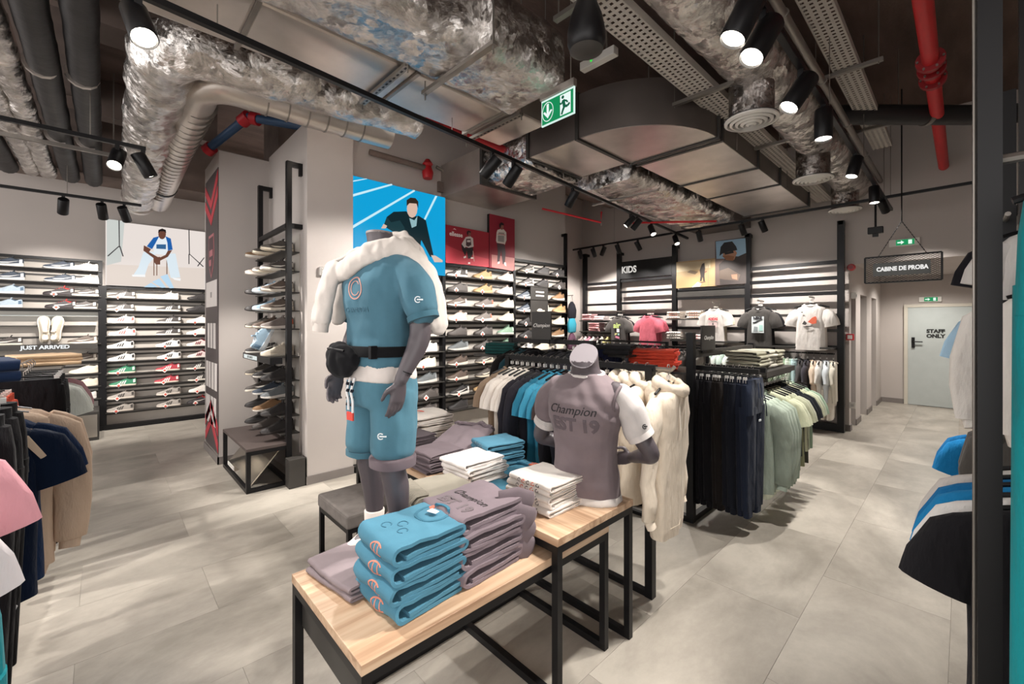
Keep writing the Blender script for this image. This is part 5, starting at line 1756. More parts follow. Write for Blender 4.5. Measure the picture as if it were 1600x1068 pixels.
def hand(m, wrist, d, palm_n, thumb_side, curl=0.5, s=1.0):
    """D: direction of the hand, PALM_N: where the palm faces, THUMB_SIDE: direction toward the thumb"""
    W, D, N, S_ = Vector(wrist), Vector(d).normalized(), Vector(palm_n).normalized(), Vector(thumb_side).normalized()
    limb(m, [W, W + D * 0.05 * s, W + D * 0.095 * s], [(0.022 * s, 0.028 * s), (0.016 * s, 0.042 * s), (0.013 * s, 0.042 * s)], 14, up=N)
    for k, (off, L) in enumerate(((0.033, 0.075), (0.012, 0.085), (-0.010, 0.08), (-0.031, 0.062))):
        b = W + D * 0.088 * s + S_ * off * s
        a1 = curl * (0.7 + 0.12 * k)
        p = [b]
        ang = 0
        for seg, c in ((0.46, 0.45), (0.32, 0.75), (0.24, 0.55)):
            ang += a1 * c
            p.append(p[-1] + (D * math.cos(ang) + N * math.sin(ang)) * L * seg * s)
        limb(m, p, [0.0098 * s, 0.0092 * s, 0.0085 * s, 0.0072 * s], 8, up=S_)
    b = W + D * 0.03 * s + S_ * 0.03 * s
    p = [b, b + (D * 0.6 + S_ * 0.75 + N * 0.3).normalized() * 0.035 * s, b + (D * 0.6 + S_ * 0.75 + N * 0.3).normalized() * 0.035 * s + (D * 0.9 + N * 0.4 + S_ * 0.1).normalized() * 0.045 * s]
    limb(m, p, [0.014 * s, 0.0115 * s, 0.0085 * s], 8, up=N)


TORSO = [(0.76, 0.155, 0.105, 0.012), (0.84, 0.17, 0.115, 0.01), (0.92, 0.158, 0.105, 0.002), (1.0, 0.142, 0.094, -0.006), (1.08, 0.152, 0.1, -0.006), (1.17, 0.172, 0.116, -0.008), (1.25, 0.186, 0.12, -0.004), (1.31, 0.185, 0.105, 0.004), (1.35, 0.155, 0.085, 0.01), (1.375, 0.11, 0.07, 0.012), (1.395, 0.07, 0.062, 0.01)]


def wrinkle(seed, a=0.004, f=9.0, stretch=(1, 1, 1)):
    o = Vector((seed, seed * 0.7, 0))
    s_ = Vector(stretch)
    def fn(co, no):
        q = Vector((co.x * s_.x, co.y * s_.y, co.z * s_.z))
        return a * 0.45 + a * noise.noise(q * f + o) + a * 0.6 * noise.noise(q * f * 2.3 + o)
    return fn


def cloth_part(name, t, mb, col, voxel=0.009, it=5, seed=1, amp=0.005, f=9, m='cloth', stretch=(1, 1, 0.6)):
    me = remesh(mb, name, voxel, it, wrinkle(seed, amp, f, stretch))
    me.materials.append(M[m])
    return link(name, me, t, col)


# --- full figure on the lower table, facing -x
mq = thing('mannequin', 'headless dark grey mannequin in teal T-shirt and shorts on the lower table', 'mannequin', (0.93, 1.855, 0.6555), R(-84))
b = MB()
b.loft([ell(z, a, d, y) for z, a, d, y in TORSO] + [ell(1.42, 0.058, 0.06, 0.005), ell(1.46, 0.054, 0.058, -0.002), ell(1.482, 0.056, 0.06, -0.006)])
for sg in (-1, 1):
    limb(b, [(sg * 0.082, 0.01, 0.82), (sg * 0.09, 0.0, 0.64), (sg * 0.094, -0.005, 0.455), (sg * 0.097, 0.02, 0.33), (sg * 0.098, 0.03, 0.2), (sg * 0.098, 0.03, 0.08)], [0.09, 0.078, 0.056, (0.058, 0.054), 0.043, 0.034])
    # shoe-less foot
    b.loft([ell(0.0, 0.032, 0.11, -0.04, sg * 0.1), ell(0.03, 0.034, 0.11, -0.04, sg * 0.1), ell(0.06, 0.03, 0.075, -0.01, sg * 0.099), ell(0.1, 0.03, 0.04, 0.028, sg * 0.098)])
# its left arm hangs beside the hip, a little forward; the right one hangs in front of the hip
limb(b, [(0.165, 0.012, 1.315), (0.215, 0.02, 1.24), (0.245, 0.035, 1.08), (0.255, 0.02, 0.985), (0.245, -0.045, 0.86), (0.24, -0.06, 0.83)], [0.056, 0.058, 0.046, (0.047, 0.043), (0.031, 0.027), (0.026, 0.03)])
hand(b, (0.24, -0.06, 0.832), (-0.03, -0.16, -1.0), (-1, -0.05, 0.1), (0.1, -1, 0.1), 0.42, 0.95)
limb(b, [(-0.165, 0.012, 1.315), (-0.215, 0.02, 1.24), (-0.25, 0.03, 1.08), (-0.262, 0.01, 0.985), (-0.245, -0.065, 0.86), (-0.24, -0.08, 0.835)], [0.056, 0.058, 0.046, (0.047, 0.043), (0.031, 0.027), (0.026, 0.03)])
hand(b, (-0.24, -0.08, 0.835), (0.05, -0.25, -1.0), (1, -0.05, 0.1), (0.1, -1, 0.25), 0.7, 0.95)
me = remesh(b, 'body', 0.0055, 5)
me.materials.append(M['mann'])
link('body', me, mq)
MB().loft([ell(1.476, 0.0545, 0.0585, -0.006), ell(1.486, 0.053, 0.057, -0.006), ell(1.488, 0.045, 0.05, -0.006)]).build('neck_cap', 'plastic', mq, '#857e7c', smooth=40)
MB().tube([(0.247, -0.039, 0.868), (0.246, -0.0405, 0.864)], 0.0305, 20).build('wrist_joint', 'black', mq)
# T-shirt
c = MB()
c.loft([ell(z, a, d, y) for z, a, d, y in ((0.88, 0.176, 0.13, 0.0), (0.94, 0.172, 0.124, 0.0), (1.0, 0.166, 0.115, -0.004), (1.08, 0.17, 0.116, -0.006), (1.17, 0.188, 0.13, -0.008), (1.25, 0.2, 0.134, -0.004), (1.31, 0.2, 0.118, 0.004), (1.352, 0.172, 0.098, 0.01), (1.38, 0.125, 0.083, 0.012), (1.398, 0.085, 0.075, 0.01))])
for sg in (-1, 1):
    limb(c, [(sg * 0.15, 0.012, 1.31), (sg * 0.222, 0.02, 1.235), (sg * 0.258, 0.03, 1.14), (sg * 0.266, 0.032, 1.112)], [0.066, 0.072, 0.071, 0.068])
TS = cloth_part('tshirt', mq, c, '#496e7e', 0.008, 3, 3, 0.008, 9, 'cloth', (1, 1, 0.6))
for sg in (-1, 1):
    MB().tube([(sg * 0.268, 0.032, 1.105), (sg * 0.275, 0.034, 1.082)], (0.068), 20, up=(0, 1, 0)).build('sleeve_hem', 'cloth', mq, '#436877', smooth=50)
MB().tube([(0.082 * math.cos(2 * PI * k / 24), 0.01 + 0.074 * math.sin(2 * PI * k / 24), 1.398 + 0.008 * math.sin(2 * PI * k / 24)) for k in range(25)], 0.009, 8, caps=False).build('neckline', 'cloth', mq, '#436877', smooth=60)
tree = bvh_of(TS)
FR = Matrix.Rotation(R(90), 4, 'X')     # letters facing -y
m = ring_poly(ring_poly(MB(), 0, 0, 0.05, 0.006, 0, 360, 30), 0, 0, 0.033, 0.004, 30, 330, 24)
o = m.build('orange_ring_print', 'print', mq, '#b98a80')
o.data.transform(Matrix.Translation((0.02, -0.3, 1.22)) @ FR)
stick_on(o.data, tree, (0, 1, 0))
o['kind'] = 'stuff'
me = text_mesh('CHAMPION', 0.03, 0.001)
me.transform(Matrix.Translation((0.02, -0.3, 1.125)) @ FR)
me.materials.append(M['print'])
link('tonal_lettering', stick_on(me, tree, (0, 1, 0)), mq, '#3c6475')
m = ring_poly(MB(), 0, 0, 0.014, 0.004, 45, 315, 14)
m.box(-0.004, 0.02, -0.003, 0.003, -0.002, 0.002)
o = m.build('sleeve_emblem', 'print', mq, '#dfe6ea')
o.data.transform(Matrix.Translation((0.46, -0.2, 1.165)) @ Matrix.Rotation(R(40), 4, 'Z') @ FR)
stick_on(o.data, tree, (-0.65, 0.76, 0), 0.003)
o['kind'] = 'stuff'
# white undershirt hem below the T-shirt
c = MB()
c.loft([ell(0.815, 0.178, 0.132, 0.002), ell(0.83, 0.18, 0.134, 0.002), ell(0.9, 0.17, 0.124, 0.0), ell(0.93, 0.15, 0.1, 0.0)])
cloth_part('undershirt_hem', mq, c, '#cfc6c0', 0.008, 3, 6, 0.005, 10)
# shorts
c = MB()
c.loft([ell(z, a, d, y) for z, a, d, y in ((0.7, 0.175, 0.128, 0.012), (0.78, 0.18, 0.135, 0.01), (0.84, 0.172, 0.128, 0.008), (0.88, 0.155, 0.11, 0.0))])
for sg in (-1, 1):
    limb(c, [(sg * 0.09, 0.01, 0.76), (sg * 0.1, 0.0, 0.64), (sg * 0.105, -0.004, 0.53), (sg * 0.106, -0.005, 0.5)], [(0.1, 0.098), (0.1, 0.095), (0.1, 0.092), (0.098, 0.09)])
SH = cloth_part('shorts', mq, c, '#4d7585', 0.009, 3, 9, 0.008, 9)
MB().loft([ell(0.485, 0.094, 0.092, -0.004, 0.105), ell(0.475, 0.1, 0.097, -0.005, 0.105), ell(0.44, 0.098, 0.095, -0.005, 0.104), ell(0.436, 0.085, 0.084, -0.005, 0.104)]).build('rolled_hem', 'cloth', mq, '#655a5f', smooth=60)
MB().loft([ell(0.475, 0.096, 0.09, -0.005, -0.106), ell(0.45, 0.096, 0.09, -0.005, -0.106)]).build('shorts_hem', 'cloth', mq, '#436877', smooth=60)
tree = bvh_of(SH)
m = ring_poly(MB(), 0, 0, 0.014, 0.004, 45, 315, 14)
m.box(-0.004, 0.02, -0.003, 0.003, -0.002, 0.002)
o = m.build('shorts_emblem', 'print', mq, '#e3e8ea')
o.data.transform(Matrix.Translation((0.15, -0.3, 0.59)) @ FR)
stick_on(o.data, tree, (0, 1, 0), 0.003)
o['kind'] = 'stuff'
for x0, z1 in ((-0.02, 0.69), (0.015, 0.68)):
    m = MB().tube([(x0, -0.138, 0.83), (x0 - 0.01, -0.15, 0.77), (x0 + 0.006, -0.15, 0.73), (x0, -0.146, z1)], 0.0055, 8)
    o = m.build('drawstring', 'cloth', mq, '#e5e3e2', smooth=60)
    for k in range(4):
        MB().tube([(x0 - 0.004, -0.146, 0.81 - k * 0.03), (x0 - 0.006, -0.149, 0.798 - k * 0.03)], 0.0075, 8).build('dark_fleck', 'cloth', o, '#22242c')
MB().box(-0.03, 0.02, -0.15, -0.143, 0.645, 0.68).build('red_tab', 'cloth', mq, '#c8493f')
# belt bag
bg = MB().loft([ell(z, a, d, y) for z, a, d, y in ((0.922, 0.188, 0.143, 0.0), (0.926, 0.19, 0.145, 0.0), (0.964, 0.187, 0.141, 0.0), (0.967, 0.184, 0.139, 0.0))]).build('bag_strap', 'cloth', mq, '#141416', smooth=60)
m = MB()
rings = []
for k in range(9):
    u = k / 8
    x = -0.15 + 0.2 * u
    e = math.sin(PI * min(0.96, max(0.04, u))) ** 0.45
    cy = -0.15 - 0.02 * math.sin(PI * u)
    rings.append([(x, cy + 0.05 * e * math.cos(2 * PI * j / 16), 0.925 - 0.01 * u + (0.085 if math.sin(2 * PI * j / 16) < 0 else 0.06) * e * math.sin(2 * PI * j / 16)) for j in range(16)])
m.loft(rings)
cloth_part('belt_bag', bg, m, '#18181a', 0.006, 2, 12, 0.013, 15, 'cloth')
MB().tube([(-0.12, -0.19, 0.955), (-0.05, -0.215, 0.96), (0.02, -0.19, 0.95)], 0.005, 6).build('zip', 'black', bg)
MB().box(0.12, 0.14, -0.135, -0.105, 0.917, 0.972).build('buckle', 'black', bg)
# sweatshirt slung round the shoulders: one soft wrap, two hanging sleeves
c = MB()
limb(c, [(-0.16, -0.125, 1.30), (-0.05, -0.135, 1.315), (0.06, -0.105, 1.365), (0.13, -0.02, 1.40), (0.11, 0.08, 1.41), (0.0, 0.115, 1.43), (-0.1, 0.085, 1.41), (-0.16, 0.0, 1.385), (-0.17, -0.09, 1.335), (-0.15, -0.13, 1.29)],
     [(0.04, 0.02), (0.044, 0.021), (0.046, 0.023), (0.048, 0.026), (0.05, 0.03), (0.05, 0.03), (0.05, 0.028), (0.048, 0.026), (0.046, 0.025), (0.042, 0.024)], 14, up=(0, 0, 1))
limb(c, [(-0.15, -0.14, 1.32), (-0.175, -0.165, 1.24), (-0.19, -0.175, 1.15), (-0.2, -0.18, 1.08)], [(0.045, 0.028), (0.053, 0.03), (0.056, 0.03), (0.055, 0.03)], 14, up=(1, 0, 0))
limb(c, [(-0.18, -0.03, 1.37), (-0.25, -0.05, 1.28), (-0.265, -0.06, 1.19), (-0.27, -0.065, 1.1)], [(0.042, 0.025), (0.048, 0.027), (0.048, 0.027), (0.046, 0.026)], 14, up=(1, 0, 0))
limb(c, [(0.08, 0.07, 1.41), (0.17, 0.055, 1.36), (0.225, 0.1, 1.28), (0.235, 0.135, 1.16), (0.235, 0.14, 1.06)], [(0.045, 0.028), (0.05, 0.026), (0.05, 0.022), (0.055, 0.02), (0.055, 0.02)], 14, up=(0, 1, 0))
limb(c, [(0.0, 0.12, 1.42), (0.0, 0.155, 1.3), (0.0, 0.15, 1.15), (0.0, 0.14, 1.02)], [(0.12, 0.04), (0.18, 0.03), (0.19, 0.026), (0.19, 0.024)], 14, up=(1, 0, 0))
cloth_part('shoulder_sweatshirt', mq, c, '#c9c1ba', 0.0065, 2, 15, 0.011, 15, 'cloth', (1, 1, 0.45))
MB().tube([(-0.2, -0.18, 1.075), (-0.203, -0.182, 1.06), (-0.206, -0.183, 1.03)], [(0.054, 0.032), (0.05, 0.03), (0.05, 0.03)], 16, up=(1, 0, 0)).build('sweatshirt_cuff', 'cloth', mq, '#c2bab3', smooth=50)
# socks and trainers-less feet
for sg in (-1, 1):
    MB().loft([ell(0.175, 0.04, 0.043, 0.03, sg * 0.098), ell(0.17, 0.044, 0.046, 0.03, sg * 0.098), ell(0.09, 0.039, 0.042, 0.028, sg * 0.098), ell(0.06, 0.036, 0.08, -0.008, sg * 0.099), ell(0.03, 0.038, 0.115, -0.04, sg * 0.1), ell(0.0, 0.036, 0.114, -0.04, sg * 0.1)]).build('sock', 'cloth', mq, '#d9d0c9', smooth=60)

# --- bust on the upper table
bu = thing('bust_mannequin', 'headless half-body mannequin in mauve-grey shirt on the upper table', 'mannequin', (1.96, 1.46, 0.7575), R(-78))
TB = [(0.0, 0.168, 0.112, 0.01), (0.08, 0.172, 0.115, 0.01), (0.17, 0.158, 0.105, 0.0), (0.26, 0.15, 0.1, -0.006), (0.36, 0.166, 0.11, -0.008), (0.45, 0.188, 0.126, -0.012), (0.53, 0.2, 0.128, -0.006), (0.59, 0.2, 0.112, 0.004), (0.635, 0.165, 0.09, 0.012), (0.662, 0.12, 0.082, 0.014), (0.688, 0.085, 0.076, 0.01)]
b = MB()
b.loft([ell(z, a, d, y) for z, a, d, y in TB] + [ell(0.72, 0.074, 0.076, -0.002), ell(0.765, 0.074, 0.077, -0.014), ell(0.80, 0.076, 0.08, -0.024)])
for i in range(len(b.v) - 24, len(b.v)):    # slanted neck cut
    x, y, z = b.v[i]
    b.v[i] = (x, y, z + y * 0.75 + x * -0.2)
for sg, hx_ in ((1, 0), (-1, 0)):
    sh_, el_, wr = Vector((sg * 0.17, 0.01, 0.6)), Vector((sg * 0.34, 0.085, 0.27)), Vector((sg * 0.2, 0.19, 0.2))
    limb(b, [sh_, sh_.lerp(el_, 0.3) + Vector((sg * 0.02, 0, 0.01)), sh_.lerp(el_, 0.65), el_, el_.lerp(wr, 0.4), wr], [0.062, 0.062, 0.052, (0.045, 0.045), (0.044, 0.042), (0.03, 0.026)])
    hand(b, wr, (-sg * 1.0, 0.1, -0.25), (0, -1, 0.1), (0, 0.2, 1), 0.35, 0.95)
me = remesh(b, 'body', 0.0055, 5)
me.materials.append(M['mann'])
link('body', me, bu)
m = MB().loft([ell(0.803, 0.0745, 0.0785, -0.024), ell(0.807, 0.073, 0.077, -0.024)])
m.v = [(x, y, z + y * 0.75 - x * 0.2) for x, y, z in m.v]
m.build('neck_cap', 'plastic', bu, '#7e787c', smooth=40)
# white T-shirt underneath, grey sleeveless shirt on top
c = MB()
c.loft([ell(z, a - 0.002, d - 0.002, y) for z, a, d, y in TB[4:]] )
for sg in (-1, 1):
    sh_, el_ = Vector((sg * 0.17, 0.01, 0.6)), Vector((sg * 0.34, 0.085, 0.27))
    limb(c, [sh_ + Vector((sg * 0.01, 0, -0.01)), sh_.lerp(el_, 0.3) + Vector((sg * 0.022, 0, 0.01)), sh_.lerp(el_, 0.6), sh_.lerp(el_, 0.68)], [0.064, 0.076, 0.074, 0.072])
WT = cloth_part('white_tshirt', bu, c, '#c6c0bd', 0.008, 4, 22, 0.004, 9)
for sg in (-1, 1):
    sh_, el_ = Vector((sg * 0.17, 0.01, 0.6)), Vector((sg * 0.34, 0.085, 0.27))
    MB().tube([sh_.lerp(el_, 0.66), sh_.lerp(el_, 0.74)], 0.074, 20).build('sleeve_hem', 'cloth', bu, '#cdc6c2', smooth=50)
tree = bvh_of(WT)
m = ring_poly(MB(), 0, 0, 0.013, 0.004, 45, 315, 14)
m.box(-0.004, 0.018, -0.003, 0.003, -0.002, 0.002)
o = m.build('sleeve_emblem', 'print', bu, '#2c2a2c')
o.data.transform(Matrix.Translation((0.5, -0.2, 0.43)) @ Matrix.Rotation(R(40), 4, 'Z') @ FR)
stick_on(o.data, tree, (-0.64, 0.77, 0), 0.003)
o['kind'] = 'stuff'
c = MB()
c.loft([ell(z, a, d, y) for z, a, d, y in ((0.02, 0.186, 0.13, 0.01), (0.09, 0.186, 0.13, 0.008), (0.17, 0.176, 0.12, 0.0), (0.26, 0.172, 0.118, -0.006), (0.36, 0.182, 0.124, -0.008), (0.45, 0.202, 0.14, -0.012), (0.53, 0.213, 0.142, -0.006), (0.59, 0.212, 0.126, 0.004), (0.637, 0.178, 0.103, 0.012), (0.664, 0.132, 0.093, 0.014), (0.683, 0.102, 0.088, 0.012))])
sh_, el_ = Vector((-0.17, 0.01, 0.6)), Vector((-0.34, 0.085, 0.27))
limb(c, [sh_ + Vector((0.02, 0, 0.0)), sh_.lerp(el_, 0.3) + Vector((-0.022, 0, 0.01)), sh_.lerp(el_, 0.55)], [0.075, 0.083, 0.081])
def drape(co, no):
    u = max(0, min(1, (co.z - 0.35) / 0.25))
    s_ = (co.x * 0.75 + co.z * 0.65)
    return 0.004 + 0.006 * noise.noise(Vector((co.x, co.y, co.z * 1.6)) * 10) + 0.0065 * u * math.sin(s_ * 80 + 3 * noise.noise(co * 5)) * max(0, min(1, 0.35 + co.x * 5))
me = remesh(c, 'grey_shirt', 0.007, 4, drape)
me.materials.append(M['cloth'])
GS = link('grey_shirt', me, bu, '#75696c')
for sg in (1,):
    MB().tube([(sg * (0.2 + 0.012 * math.cos(2 * PI * k / 24)), 0.005 + 0.092 * math.cos(2 * PI * k / 24 + 1.57), 0.555 + 0.075 * math.sin(2 * PI * k / 24 + 1.57)) for k in range(25)], 0.009, 8, caps=False).build('armhole_band', 'cloth', bu, '#6a5f62', smooth=60)
MB().tube([(0.098 * math.cos(2 * PI * k / 24), 0.012 + 0.086 * math.sin(2 * PI * k / 24), 0.682 + 0.01 * math.sin(2 * PI * k / 24)) for k in range(25)], 0.010, 8, caps=False).build('white_neckline', 'cloth', bu, '#d3ccc8', smooth=60)
c = MB()
c.loft([ell(0.0, 0.198, 0.142, 0.008), ell(0.012, 0.196, 0.14, 0.008), ell(0.035, 0.186, 0.13, 0.008)])
cloth_part('white_shirt_hem', bu, c, '#cfc8c2', 0.006, 2, 27, 0.005, 12)
tree = bvh_of(GS)
me = text_mesh('Champion', 0.068, 0.001, shear=0.4)
me.transform(Matrix.Translation((-0.02, -0.4, 0.50)) @ FR)
me.materials.append(M['print'])
link('script_lettering', stick_on(me, tree, (0, 1, 0)), bu, '#1e1a1e')
me = text_mesh('EST 19', 0.095, 0.001, bold=0.004)
me.transform(Matrix.Translation((0.0, -0.4, 0.42)) @ FR)
me.materials.append(M['print'])
link('block_lettering', stick_on(me, tree, (0, 1, 0)), bu, '#564b50')

# ------------------------------------------------------------------ kids wall
KX = 8.45
kw = thing('kids_wall_rack', 'black wall rack with rails carrying the KIDS sign', 'wall rack', (KX, 1.33, 0))
for k, (y, zt) in enumerate(((6.3, 3.38), (5.35, 3.31), (4.05, 3.31), (2.68, 3.33), (1.33, 3.33))):
    MB().box(-0.05, 0.03, y - 1.33 - 0.045, y - 1.33 + 0.045, 0, zt).build('post', 'black', kw)
    MB().box(-0.05, 0.14, y - 1.33 - 0.03, y - 1.33 + 0.03, zt - 0.06, zt).build('top_bracket', 'black', kw)
def rail(y0, y1, z, h=0.05, x0=-0.02, x1=0.01, nm='rail', m='black'):
    return MB().box(x0, x1, y0 - 1.33 + 0.045, y1 - 1.33 - 0.045, z - h / 2, z + h / 2).build(nm, m, kw)
for z in (2.69, 2.44, 2.2, 1.33):
    rail(1.33, 2.68, z, 0.06)
for z in (1.85, 1.6):
    rail(1.33, 2.68, z, 0.045, 0.0, 0.02, 'back_slat', 'dark')
for z in (2.37, 2.21, 1.85, 1.62):
    rail(2.68, 4.05, z, 0.05)
for z in (2.41, 2.16, 1.9, 1.66):
    rail(4.05, 5.35, z, 0.05)
rail(4.05, 5.35, 2.66, 0.06)
rail(5.35, 6.3, 2.64, 0.06)
for z in (2.15, 1.9, 1.76, 1.55):
    rail(5.35, 6.3, z, 0.05)
for y0, y1 in ((1.33, 2.68), (2.68, 4.05), (4.05, 5.35), (5.35, 6.3)):
    rail(y0, y1, 0.06, 0.12, -0.04, 0.0, 'base_rail')
    rail(y0, y1, 0.42, 0.05, 0.0, 0.02, 'back_slat', 'slat')
rail(2.68, 4.05, 2.3, 0.12, -0.02, 0.0, 'panel', 'dark')
# shelf over the hanging rail in the bays
for y0, y1, z in ((1.33, 2.68, 1.33), (2.68, 4.05, 1.38), (4.05, 5.35, 1.1)):
    MB().box(-0.32, -0.02, y0 - 1.28, y1 - 1.38, z - 0.015, z + 0.01).build('shelf', 'dark', kw)
    MB().tube([(-0.2, y0 - 1.28, z - 0.09), (-0.2, y1 - 1.38, z - 0.09)], 0.012, 8).build('hanging_rail', 'black', kw)
ks = thing('kids_sign', 'long black header board reading KIDS', 'sign', (KX - 0.03, 4.1, 2.89))
MB().box(-0.02, 0.0, 0.0, 1.2, -0.19, 0.19).build('board', 'black', ks)
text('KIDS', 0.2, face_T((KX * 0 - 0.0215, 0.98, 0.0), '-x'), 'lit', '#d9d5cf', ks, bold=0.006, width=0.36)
t, A = poster('skate_poster', 'tan poster of a skater at a skatepark', 'poster', 'x', KX - 0.04, (3.21, 4.03, 2.42, 2.95), False, '#a38a66', frame='#222222')
C = lambda p: cr(900, 380, 0.16854, p)
A('printed_wall', C([(928, 185), (1246, 155), (1246, 225), (928, 270)]), '#b5a486', 2)
A('printed_ramp', C([(1030, 268), (1060, 250), (1135, 262), (1105, 288)]), '#6b5a48', 3)
A('printed_floor', C([(928, 300), (1246, 330), (1246, 395), (928, 418)]), '#a88d62', 3)
A('printed_rail', C([(1225, 200), (1230, 200), (1230, 395), (1225, 395)]), '#8a7a66', 4)
A('printed_figure', C([(1170, 190), (1192, 180), (1198, 230), (1192, 300), (1196, 352), (1182, 352), (1176, 310), (1164, 352), (1150, 350), (1156, 300), (1148, 250)]), '#3b3432', 5)
A('printed_figure', C([(1190, 262), (1214, 255), (1216, 264), (1192, 276)]), '#7a5548', 5)
A('printed_board', C([(1140, 362), (1200, 352), (1202, 360), (1142, 370)]), '#6a5648', 6)
A('printed_stripe', C([(1075, 408), (1130, 358), (1165, 372), (1150, 400)]), '#e7eef2', 6)
t, A = poster('portrait_poster', 'poster of a bearded man in a black bucket hat', 'poster', 'x', KX - 0.05, (2.73, 3.24, 2.43, 3.27), False, '#5b4a45')
C = lambda p: cr(860, 330, 0.30908, p)
A('printed_sky', C([(836, 152), (986, 135), (990, 225), (930, 238), (840, 240)]), '#8fb0c8', 2)
A('printed_jacket', C([(852, 270), (900, 225), (950, 228), (990, 210), (990, 365), (858, 372)]), '#3a3230', 3)
A('printed_sleeve', C([(856, 300), (900, 285), (960, 320), (950, 350), (880, 345), (856, 340)]), '#57493f', 4)
A('printed_face', C([(872, 212), (930, 190), (944, 210), (930, 245), (892, 240), (874, 226)]), '#a87a62', 5)
A('printed_beard', C([(868, 225), (900, 222), (930, 228), (925, 250), (890, 246)]), '#8a5a3c', 6)
A('printed_glasses', C([(880, 210), (925, 200), (928, 210), (884, 220)]), '#1d1a1b', 7)
A('printed_hat', C([(856, 226), (862, 180), (880, 158), (920, 152), (940, 178), (946, 196), (900, 205), (870, 214)]), '#1b1a1f', 8)
A('printed_hand', C([(915, 320), (945, 318), (945, 345), (920, 340)]), '#9a6e58', 6)

# shirts facing out on short arms of the kids wall
kg = 'shirts facing out on the kids wall'
hg = 'hangers on the kids wall'
FTEE = [('top', 0.34, 0.66, 'short', False, 65 + s, 0.05, 1.04) for s in range(3)]
_arm = None
def face_out(y, z, cols, labels, w=0.52, key=0, deco=None, x0=-0.02, sc=1.0):
    global _arm
    if _arm is None:
        a = MB().tube([(0, 0, 0), (-0.32, 0, 0), (-0.34, 0, 0.02)], 0.01, 8).build('display_arm', 'zinc', kw)
        _arm = a
    else:
        a = dup(_arm, kw)
    a.location = (x0, y - 1.33, z)
    for k, (c, l) in enumerate(zip(cols, labels)):
        g = hang((KX - 0.27 + 0.07 * k, y, z + 0.012), R(-90), FTEE[(key + k) % 3], c, 'hanging_tshirt', l, 't-shirt', kg, 'hanger on a display arm of the kids wall', hg, sc=sc)
        if k == 0 and deco:
            deco(g)
def chest(g, z=-0.33, items=(), key=None):
    for nm, mb, col in items:
        o = mb.build(nm, 'print', g, col)
        o.location = (0, -0.066, z)
FRM = Matrix.Rotation(R(90), 4, 'X')
def P2(pts, off=0.0):
    return MB().prism(pts, 1, -0.004 - off, 0.0 - off)
def put_text(g, txt, size, col, z, y=-0.068, **kw_):
    return text(txt, size, Matrix.Translation((0, y, z)) @ FRM, 'print', col, g, **kw_)
def deco_white(g):
    chest(g, -0.36, (('orange_print', P2([(-0.02, 0.0), (0.03, 0.06), (0.07, 0.08), (0.085, 0.05), (0.08, -0.02), (0.03, -0.03)]), '#dd6a4c'), ('dark_print', P2([(-0.09, -0.03), (-0.06, 0.02), (-0.03, -0.02), (-0.05, -0.045)], 0.001), '#4a4544'), ('dark_line', P2([(-0.07, -0.075), (0.03, -0.065), (0.03, -0.055), (-0.07, -0.063)], 0.001), '#3b3736'), ('small_mark', P2([(-0.1, 0.13), (-0.08, 0.13), (-0.08, 0.145), (-0.1, 0.145)]), '#4a4544')))
def deco_dark(g):
    chest(g, -0.38, (('white_print', P2([(-0.085, -0.12), (0.085, -0.12), (0.085, 0.13), (-0.085, 0.13)]), '#cfd6d8'), ('swoosh_print', P2([(-0.07, 0.045), (-0.04, 0.05), (0.075, 0.09), (-0.03, 0.028), (-0.065, 0.025)], 0.004), '#26242a'), ('mint_print', P2([(0.02, -0.09), (0.07, -0.09), (0.07, 0.0), (0.02, 0.0)], 0.004), '#a8cfc9'), ('grey_print', P2([(-0.06, -0.1), (0.0, -0.1), (0.0, -0.03), (-0.05, -0.02)], 0.004), '#8c9496'), ('neck_label', P2([(-0.015, 0.235), (0.015, 0.235), (0.015, 0.25), (-0.015, 0.25)]), '#e6e2de')))
    put_text(g, 'NIKE', 0.055, '#26242a', -0.275, -0.076, bold=0.003)
def deco_red(g):
    put_text(g, 'ADIDAS', 0.06, '#cf3a48', -0.3, bold=0.003, width=0.17)
    chest(g, -0.4, (('pink_print', P2([(-0.08, -0.05), (0.07, -0.05), (0.07, 0.04), (-0.08, 0.04)]), '#e6cbc9'), ('dark_mark', P2([(-0.01, -0.005), (0.012, -0.005), (0.012, 0.03), (-0.01, 0.03)], 0.004), '#6a6262')))
def deco_air(g):
    put_text(g, 'air', 0.15, '#cfe08a', -0.29, bold=0.004)
    chest(g, -0.42, (('white_print', P2([(0.0, 0.0), (0.06, 0.0), (0.06, 0.07), (0.0, 0.07)]), '#e9e4ea'), ('pink_print', P2([(-0.03, -0.11), (0.06, -0.13), (0.065, -0.09), (-0.03, -0.07)]), '#d987a0'), ('yellow_print', P2([(-0.05, -0.06), (-0.01, -0.05), (0.02, -0.02), (-0.04, -0.02)]), '#d8d68c'), ('mint_print', P2([(0.02, -0.06), (0.06, -0.06), (0.06, -0.02), (0.03, -0.02)]), '#a9d8cf')))
face_out(1.68, 2.13, ('#e8e2dd', '#d6cec7', '#dcd5ce'), ('white kids T-shirt with an orange figure print, front of its arm', 'white kids T-shirt behind the orange-print one', 'third white T-shirt behind the orange-print one'), deco=deco_white, sc=1.12)
face_out(2.42, 2.1, ('#4b4846', '#17161a', '#1b1a1e'), ('dark grey T-shirt with a white square print, front of its arm', 'black T-shirt behind the square-print one', 'third dark T-shirt behind the square-print one'), key=1, deco=deco_dark, sc=1.12)
face_out(3.17, 2.08, ('#e4ddd7', '#d9cdb9', '#cfc3b2'), ('white kids T-shirt with red lettering, front of its arm', 'cream T-shirt behind the red-lettered one', 'third pale T-shirt behind the red-lettered one'), key=2, deco=deco_red, sc=1.0)
